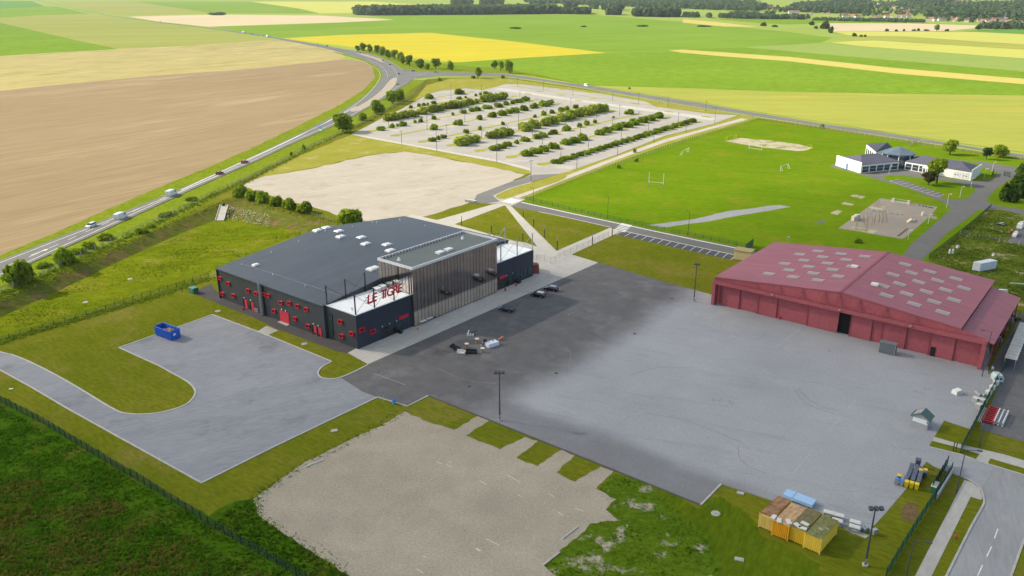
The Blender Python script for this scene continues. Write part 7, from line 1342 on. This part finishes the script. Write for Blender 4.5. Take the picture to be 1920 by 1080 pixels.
# sports things
def bars(name, label, p, rz, segs, mat, r=0.06, cat='goal', group=None):
    t = thing(name, label, cat, p, rz, group); [MB().tube(a, b, r, n=6).build(nm, mat, t) for nm, a, b in segs]; return t
def goal(label, a, b, h, dep, mat, group, r=0.08):
    A, B = G(*a), G(*b); L = (B-A).length; rz = math.atan2((B-A).y, (B-A).x)
    s = [('post', (0, 0, 0), (0, 0, h)), ('post', (L, 0, 0), (L, 0, h)), ('crossbar', (0, 0, h), (L, 0, h)), ('stay', (0, 0, h), (0, dep, 0)), ('stay', (L, 0, h), (L, dep, 0)), ('stay', (0, dep, 0), (0, 0, 0)), ('stay', (L, dep, 0), (L, 0, 0))]
    return bars('football_goal', label, A, rz, s, mat, r, 'goal', group)
goal('white football goal nearest the footpath on the sports field', (1279, 291), (1291.5, 284.5), 2.1, 1.2, M_WHITE, None); goal('white football goal on the right of the sports field', (1463, 320), (1477, 315.5), 2.1, -1.2, M_WHITE, None)
goal('yellow beach goal at the left end of the sand court', (1363, 262.5), (1380.5, 259), 2.1, 1.5, M_BYEL, None); goal('yellow beach goal at the right end of the sand court', (1510, 281), (1519.5, 277.5), 2.1, -1.5, M_BYEL, None)
for (a, b, lb) in (((1216, 351.5), (1243, 354.5), 'nearer white rugby posts with blue padded feet'), ((1403.5, 286.5), (1427, 290), 'farther white rugby posts beside the sand court')):
    A, B = G(*a), G(*b); L = (B-A).length; t = thing('rugby_posts', lb, 'goal posts', A, math.atan2((B-A).y, (B-A).x))
    for x in (0, L): MB().tube((x, 0, 2.0), (x, 0, 6.6), 0.09, n=6).build('upright', M_WHITE, t); MB().tube((x, 0, 0), (x, 0, 2.0), 0.10, n=8).build('padded_foot', paint('slate_blue_pad', (0.10, 0.20, 0.24), 0.6), t)
    MB().tube((0, 0, 2.6), (L, 0, 2.6), 0.07, n=6).build('crossbar', M_TRIM, t)
# playground
M_TIMB = paint('weathered_timber', (0.24, 0.17, 0.10), 0.9, 0, 0.2, 3); M_BEIGE = paint('beige_climbing_wall', (0.55, 0.46, 0.34), 0.8)
pz_ = lambda x, y: G(1560 + x/8.727, 350 + y/8.727)
def posts(label, pts, h):
    p0 = pz_(*pts[0]); t = thing('timber_posts', label, 'posts', p0)
    for q in pts: p = pz_(*q) - p0; MB().tube(p, p + Vector((0, 0, h)), 0.06, n=6).build('post', M_TIMB, t)
rr_ = random.Random(4)
posts('forest of thin timber posts in the middle of the playground', [(520 + (k % 7)*60 + rr_.uniform(-15, 15), 520 + (k//7)*42 + rr_.uniform(-8, 8) - (k % 7)*6) for k in range(28)], 2.0)
posts('two pairs of timber posts on the near sand patch', [(385, 700), (405, 700), (548, 735), (570, 735)], 2.6); posts('four timber posts on the far sand patch of the playground', [(695, 340), (720, 325), (745, 315), (765, 305)], 2.2)
posts('metal posts on the sand patch nearest the station', [(335, 180), (370, 165), (430, 185), (455, 170), (490, 155)], 1.6); posts('steel posts on the second sand patch', [(235, 295), (262, 290), (285, 265)], 2.2)
t = thing('climbing_bridge', 'beige climbing bridge with ramps at the back of the playground', 'climbing frame', pz_(1110, 270)); A = pz_(1000, 245) - t.location; B = pz_(1250, 285) - t.location; x_ = (B-A).normalized(); y_ = Vector((-x_.y, x_.x, 0))
for p in (A, B): MB().box(p, 1.3, 1.3, 1.5, x_, y_, taper=0.6).build('tower', M_BEIGE, t)
MB().box((A+B)/2 + y_*0.9 + Vector((0, 0, 1.0)), (B-A).length, 0.1, 0.15, x_, y_).build('rail', M_BEIGE, t); MB().box((A+B)/2 + Vector((0, 0, 0.05)), (B-A).length-1.4, 1.3, 0.35, x_, y_).build('deck', paint('grey_blue_deck', (0.36, 0.40, 0.42), 0.7), t)
for i, q in enumerate(((365, 555), (405, 530))): t = thing('climbing_cube', ['front', 'rear'][i] + ' beige climbing cube at the playground edge', 'climbing block', pz_(*q), 0.3); MB().box((0, 0, 0), 1.7, 1.5, 1.7, taper=0.95).build('block', M_BEIGE, t); MB().box((0, 0, 1.7), 1.5, 1.3, 0.05).build('top', M_CREAM, t)
for i, q in enumerate(((670, 395), (735, 388), (765, 410), (830, 405), (920, 420), (962, 440), (1030, 440), (1055, 452), (1130, 458))): t = thing('stepping_pad', f'{ORD[i]} grey stepping pad from the left in the playground row', 'stepping pad', pz_(*q), 0, 'stepping pads of the playground'); MB().tube((0, 0, 0), (0, 0, 0.35), 0.45, n=10).build('pad', M_GREYC, t)
for i, q in enumerate(((1430, 310), (1490, 322), (1540, 333), (1590, 342), (1630, 350))): t = thing('low_bollard', f'{ORD[i]} dark low bollard from the left at the playground back edge', 'bollard', pz_(*q), 0, 'dark low bollards at the playground'); MB().tube((0, 0, 0), (0, 0, 0.3), 0.35, n=8).build('pad', M_DSTEEL, t)
t = thing('litter_drum', 'white rounded drum on the playground', 'drum', pz_(1480, 470)); MB().tube((0, 0, 0), (0, 0, 1.2), 0.5, 0.45, 12).build('body', M_CREAM, t); MB().tube((0, 0, 1.2), (0, 0, 1.35), 0.45, 0.2, 12).build('top', M_WHITE, t)
t = thing('slide_ramp', 'beige triangular ramp set with rails on the playground', 'ramp', pz_(1290, 580)); side_prism([(-1.5, 0), (0, 1.3), (1.6, 0)], 1.4).build('ramp', M_BEIGE, t); MB().box((1.5, 1.2, 0), 2.6, 0.2, 0.35).build('rail', M_TIMB, t); MB().box((1.2, 0.2, 0), 0.4, 0.4, 0.9).build('peg', M_CREAM, t)
t = thing('timber_kerb', 'dark timber beam on the playground gravel', 'beam', pz_(1150, 750)); e = pz_(1230, 690) - pz_(1075, 815); e.z = 0; MB().box((0, 0, 0), e.length, 0.3, 0.3, e.normalized(), Vector((-e.y, e.x, 0)).normalized()).build('beam', M_TIMB, t)
# spillway, road sign, manholes, slabs
t = thing('spillway', 'concrete spillway chute on the basin bank', 'spillway', G(409, 400)); A, B, C, D = G(413, 384, 0.35), G(428, 384, 0.35), G(420, 413, -2.0), G(404, 413, -2.0); z_ = Vector((0, 0, 0.35)); l_ = t.location
MB().add([A-l_, B-l_, C-l_, D-l_, A-l_-z_, B-l_-z_, C-l_-z_, D-l_-z_], [(3, 2, 1, 0), (0, 1, 5, 4), (1, 2, 6, 5), (2, 3, 7, 6), (3, 0, 4, 7)]).build('chute', M_CONC, t); mb = MB().tube((A+B)/2-l_+Vector((0, -0.5, 0.3)), (A+B)/2-l_+Vector((0, -1.2, 0.1)), 0.5, n=12); mb.build('pipe_mouth', M_BLACK, t)
for a, b in ((A, D), (B, C)): MB().tube(a-l_+Vector((0, 0, 0.1)), b-l_+Vector((0, 0, 0.1)), 0.18, n=5).build('side_wall', M_CONC, t)
M_RIPRAP = paint('pale_riprap', (0.58, 0.52, 0.36), 0.9, 0, 0.25, 1.5); mb = MB(); r_ = random.Random(9)
for k in range(420):
    s = r_.random(); u_ = r_.random(); top = G(428 + 78*s, 386 + 17*s, 0.1); bot = G(421 + 85*s, 411 + 15*s, -2.1); p = top + (bot-top)*u_ + Vector((0, 0, 0.1)); mb.blob(tuple(p), r_.uniform(.08, .28), r_.uniform(.08, .25), r_.uniform(.06, .15), k, 5, 3, 0.3)
tag(mb.build('riprap', M_RIPRAP), 'pale loose stones on the basin bank right of the spillway', 'stones', None, 'stuff')
t = thing('road_sign', 'blue and green direction sign facing the highway', 'sign', G(601, 249), -0.5); [MB().tube((x, 0, 0), (x, 0, 2.2), 0.07, n=6).build('post', M_STEEL, t) for x in (-0.8, 0.8)]; [MB().box((0, -0.05, z), 2.4, 0.08, 0.85).build('sign_panel', m, t) for z, m in ((1.3, M_WHITE), (2.2, paint('sign_green', (0.05, 0.45, 0.30), 0.5)), (3.1, paint('sign_blue', (0.06, 0.36, 0.68), 0.5)))]
for i, (x, y, lb) in enumerate([(1342, 963, 'round manhole with pale concrete ring in the grass by the apron corner'), (571, 645, 'manhole ring in the grass strip beside the short path'), (408.5, 583.5, 'manhole ring in the grass at the yard corner'), (160, 567, 'manhole slab on the basin floor, left one'), (244, 523.5, 'manhole slab on the basin floor, right one')]):
    p = G(x, y, DEEP if 'basin' in lb else 0); t = thing('manhole', lb, 'manhole', p + Vector((0, 0, 0.03))); MB().tube((0, 0, 0), (0, 0, 0.08), 0.75, 0.7, 16).build('ring', M_CONC, t); MB().tube((0, 0, 0.08), (0, 0, 0.11), 0.4, n=14).build('cover', M_GREYC, t)
for (x, y, s, rz, lb) in [(1386, 1049.5, (1.3, 0.8), -0.3, 'pale slab in the grass below the containers'), (1388, 925, (1.2, 0.7), -0.5, 'grey slab in the grass beside the apron edge'), (627, 808, (1.3, 0.9), 0.4, 'pale slab in the grass between grey yard and gravel'), (590, 869, (3.6, 0.4), 0.7, 'grey pipe half buried at the gravel edge'), (21, 730, (0.8, 0.5), 0.2, 'white plastic sheet on the grass by the curved driveway'), (1068, 1000, (4.0, 0.3), 0.85, 'grey kerb stone at the gravel edge, farther one'), (1034, 1048, (4.0, 0.3), 0.85, 'grey kerb stone at the gravel edge, nearer one')]:
    t = thing('ground_slab', lb, 'slab', G(x, y) + Vector((0, 0, 0.04)), rz); MB().box((0, 0, 0), s[0], s[1], 0.12, taper=0.95).build('slab', M_PALEBOX if 'white' in lb else M_CONC, t)
for i, (x, y) in enumerate(((887, 380), (879, 378.5))): box_thing('concrete_barrier', ['right', 'left'][i] + ' pale concrete barrier at the dirt lot exit', 'barrier', (x, y), 3.0, 0.9, 0.9, -0.4, M_GREYC, M_PALEBOX, 'barriers at the dirt lot exit', lidh=0.03, over=0)
for i, (x, y) in enumerate(((1821, 990), (1826, 1031 - 38))): pass
t = thing('fire_hydrant', 'tiny red hydrant on the grass strip by the street', 'hydrant', G(1792, 1010)); MB().tube((0, 0, 0), (0, 0, 0.7), 0.14, n=8).build('body', M_REDDOOR, t); MB().tube((0, 0, 0.7), (0, 0, 0.8), 0.14, 0.04, 8).build('cap', M_REDDOOR, t)
# roadside delineators near the junction
for i, (x, y) in enumerate(((690, 101), (699, 103.5), (708, 106.5), (718, 110), (728, 114.5), (735, 118.5), (741, 123), (748, 127.5), (869.5, 135), (911, 136), (928, 137.5), (944, 139.5), (958, 141.5), (970, 143.5))):
    t = thing('delineator', f'{ORD[i]} small white marker post beyond the junction, counted from the far end', 'marker post', G(x, y), 0, 'white marker posts beyond the junction'); MB().box((0, 0, 0), 0.3, 0.2, 1.3).build('post', M_WHITE, t); MB().box((0, 0, 1.3), 0.32, 0.22, 0.15).build('band', M_LAMPR, t)

# ------------------------------------------------------------------ grass and weeds with height (uncountable)
def inpoly(p, poly):
    c = False
    for i in range(len(poly)):
        a, b = poly[i], poly[i-1]
        if (a.y > p.y) != (b.y > p.y) and p.x < (b.x-a.x)*(p.y-a.y)/(b.y-a.y) + a.x: c = not c
    return c
def tufts(name, label, px, n, hmin, hmax, mat, seed, z=0.0, wf=0.5, clump=None, line=None):
    r = random.Random(seed); vs = []; fs = []; cnt = 0
    if line: pts = [G(*p, z) for p in px]
    else: poly = [G(*p, z) for p in px]; xs = [p.x for p in poly]; ys = [p.y for p in poly]
    tr = 0
    cl = []
    while cnt < n and tr < n*12:
        tr += 1
        if line:
            k = r.randrange(len(pts)-1); p = pts[k] + (pts[k+1]-pts[k])*r.random() + Vector((r.gauss(0, line), r.gauss(0, line), 0))
        else:
            p = Vector((r.uniform(min(xs), max(xs)), r.uniform(min(ys), max(ys)), z))
            if not inpoly(p, poly): continue
        f = 1.0
        if clump:
            f = 0.5 + 0.5*math.sin(p.x*clump + 2*math.sin(p.y*clump*0.7)) * math.sin(p.y*clump*1.3 + 1.5*math.sin(p.x*clump*0.6))
            if r.random() > 0.25 + f: continue
        h = r.uniform(hmin, hmax)*(0.6 + 0.6*f); w = h*wf
        for b in range(3):
            a = r.uniform(0, math.pi*2); d = Vector((math.cos(a), math.sin(a), 0)); o_ = Vector((r.uniform(-1, 1), r.uniform(-1, 1), 0))*w*0.5; lean = Vector((r.uniform(-1, 1), r.uniform(-1, 1), 0))*h*0.9
            q = len(vs); c = p + o_; vs += [tuple(c - d*w*0.5), tuple(c + d*w*0.5), tuple(c + d*w*0.32 + lean + Vector((0, 0, h))), tuple(c - d*w*0.3 + lean + Vector((0, 0, h*r.uniform(0.7, 1))))]; fs.append((q, q+1, q+2, q+3))
        cnt += 1
    me = bpy.data.meshes.new(name); me.from_pydata(vs, [], fs); me.materials.append(mat); return tag(ob(name, me), label, 'grass', None, 'stuff')
T_DARK = leaf_mat('rough_grass_blades', (0.060, 0.150, 0.006), (0.115, 0.230, 0.012), 0.4); T_DRY = leaf_mat('dry_grass_blades', (0.17, 0.155, 0.025), (0.27, 0.23, 0.055), 0.4); T_YEL = leaf_mat('basin_grass_blades', (0.15, 0.21, 0.010), (0.27, 0.28, 0.03), 0.4); T_MID = leaf_mat('verge_grass_blades', (0.13, 0.20, 0.012), (0.24, 0.29, 0.03), 0.4); T_WEED = leaf_mat('weed_blades', (0.11, 0.18, 0.018), (0.22, 0.27, 0.035), 0.4)
RM = [(-60, 738), (0, 765), (100, 815), (200, 872), (300, 932), (390, 985), (450, 1024), (540, 1075), (600, 1130), (-60, 1130)]
tufts('meadow_tufts', 'lush dark tussocks over the rough foreground meadow', RM, 11000, 0.15, 0.45, T_DARK, 1, 0, 0.9, 0.45); tufts('meadow_tufts', 'dry brownish tussocks in the rough foreground meadow', [(-60, 900), (130, 900), (420, 1040), (560, 1100), (560, 1130), (-60, 1130)], 4200, 0.2, 0.5, T_DRY, 2, 0, 0.8, 0.3)
tufts('fence_tufts', 'unmown grass between mesh fence and gravel yard', [(400, 985), (440, 945), (470, 940), (486, 970), (580, 1034), (650, 1080), (640, 1125), (540, 1065), (450, 1015)], 900, 0.1, 0.3, T_DARK, 3, 0, 0.8)
tufts('weed_tufts', 'weeds growing through the patchy gravel', [(1120, 915), (1150, 890), (1215, 905), (1330, 1010), (1350, 1090), (1050, 1090), (1025, 1062), (1085, 1009), (1108, 982), (1160, 975)], 1500, 0.06, 0.2, T_DARK, 4, 0, 0.9, 0.5)
tufts('gravel_weeds', 'ragged weeds along the gravel yard edge', [(758, 772), (665, 821), (528, 897), (475, 936), (486, 968), (581, 1032), (651, 1078)], 900, 0.05, 0.16, T_DARK, 5, 0, 0.9, None, 0.8)
tufts('basin_tufts', 'long yellow green grass of the basin floor', [(0, 620), (110, 600), (205, 570), (380, 515), (530, 450), (580, 437), (440, 410), (330, 445), (180, 515), (20, 590)], 3500, 0.1, 0.28, T_YEL, 6, DEEP, 1.0, 0.15); tufts('bank_tufts', 'long grass along the top of the basin bank', [(-60, 588), (0, 560), (80, 527), (170, 486), (250, 450), (330, 415), (395, 386), (455, 372), (500, 386), (560, 402), (628, 418)], 1500, 0.15, 0.35, T_YEL, 7, 0, 0.9, None, 1.5); tufts('bank_tufts', 'tall unmown grass along the low basin fence', [(-60, 660), (0, 642), (100, 612), (210, 580), (300, 553), (388, 523)], 2200, 0.15, 0.35, T_MID, 8, 0, 0.8, None, 0.9)
tufts('verge_tufts', 'tall grass along the highway fence', [(-40, 570), (36, 540), (120, 500), (205, 462), (312, 410), (400, 366), (480, 331), (583, 276), (689, 229), (775, 181)], 2600, 0.15, 0.4, T_MID, 9, 0.15, 0.9, None, 1.2)
tufts('weed_tufts', 'tall weeds of the plot behind the hangar', [(1738, 488), (1790, 446), (1848, 394), (1875, 393), (1915, 402), (1925, 425), (1888, 455), (2000, 480), (2000, 580), (1900, 568), (1860, 530)], 6000, 0.1, 0.35, T_WEED, 10, 0, 1.0, 0.2)

# ------------------------------------------------------------------ the cloud whose shade lies over the foreground, and the summer haze
def cloud():
    hc = 700.0; sh = Vector((TOSUN.x, TOSUN.y, 0)) * (hc / TOSUN.z)
    m = bpy.data.materials.new('cloud_vapour'); nt, N, L, P = nodes_of(m)
    co = N.new('ShaderNodeTexCoord').outputs['Object']
    ln = N.new('ShaderNodeVectorMath'); ln.operation = 'LENGTH'; L.new(coords(nt, 'object', 0, (1, 1, 0)), ln.inputs[0])
    ns = noise(nt, coords(nt, 'object', 0, (1, 1, 1)), 3.0, 5, 0.55, 0.2, 0.8)
    a = N.new('ShaderNodeMath'); a.operation = 'MULTIPLY_ADD'; L.new(ns, a.inputs[0]); a.inputs[1].default_value = 0.06; L.new(ln.outputs['Value'], a.inputs[2])
    r = N.new('ShaderNodeMapRange'); r.interpolation_type = 'SMOOTHSTEP'; L.new(a.outputs[0], r.inputs[0]); r.inputs[1].default_value = 1.01; r.inputs[2].default_value = 0.90; r.inputs[3].default_value = 0.0; r.inputs[4].default_value = 0.52
    d = N.new('ShaderNodeBsdfDiffuse'); d.inputs[0].default_value = (0.9, 0.9, 0.9, 1); t = N.new('ShaderNodeBsdfTranslucent'); t.inputs[0].default_value = (0.9, 0.9, 0.9, 1)
    tp = N.new('ShaderNodeBsdfTransparent'); x = N.new('ShaderNodeMixShader'); x.inputs[0].default_value = 0.5; L.new(d.outputs[0], x.inputs[1]); L.new(t.outputs[0], x.inputs[2])
    y = N.new('ShaderNodeMixShader'); L.new(r.outputs[0], y.inputs[0]); L.new(tp.outputs[0], y.inputs[1]); L.new(x.outputs[0], y.inputs[2]); L.new(y.outputs[0], N['Material Output'].inputs[0]); N.remove(P)
    bm = bmesh.new(); bmesh.ops.create_icosphere(bm, subdivisions=5, radius=1.0); rn = random.Random(2); ph = [rn.uniform(0, 6) for _ in range(6)]
    for v in bm.verts:
        c = v.co; k = 1 + 0.03*math.sin(7*c.x + ph[0])*math.sin(6*c.y + ph[1]) + 0.02*math.sin(15*c.x + ph[2])*math.sin(13*c.y + ph[3]); v.co = c*k
    me = bpy.data.meshes.new('cloud'); bm.to_mesh(me); bm.free(); me.materials.append(m)
    for p in me.polygons: p.use_smooth = True
    o = ob('cloud', me); c = CLOUD_C + sh; o.location = (c.x, c.y, hc); o.scale = (CLOUD_R[0], CLOUD_R[1], 60); o.rotation_euler = (0, 0, CLOUD_ROT)
    return tag(o, 'broad thin summer cloud overhead shading the foreground', 'cloud')
CLOUD_C, CLOUD_R, CLOUD_ROT = Vector((385, -410, 0)), (1700, 800), R(25)
cloud()
hz = bpy.data.materials.new('haze_air'); hz.use_nodes = True; nt = hz.node_tree; nt.nodes.remove(nt.nodes['Principled BSDF'])
pv = nt.nodes.new('ShaderNodeVolumePrincipled'); pv.inputs['Color'].default_value = (0.86, 0.92, 1.0, 1); pv.inputs['Density'].default_value = 0.00004; pv.inputs['Anisotropy'].default_value = 0.2
nt.links.new(pv.outputs[0], nt.nodes['Material Output'].inputs['Volume'])
tag(MB().prism([(-9300, -300, 0), (9300, -300, 0), (9300, 10100, 0), (-9300, 10100, 0)], -4, 190).build('haze', hz), 'thin summer haze over the whole plain', None, None, 'stuff')
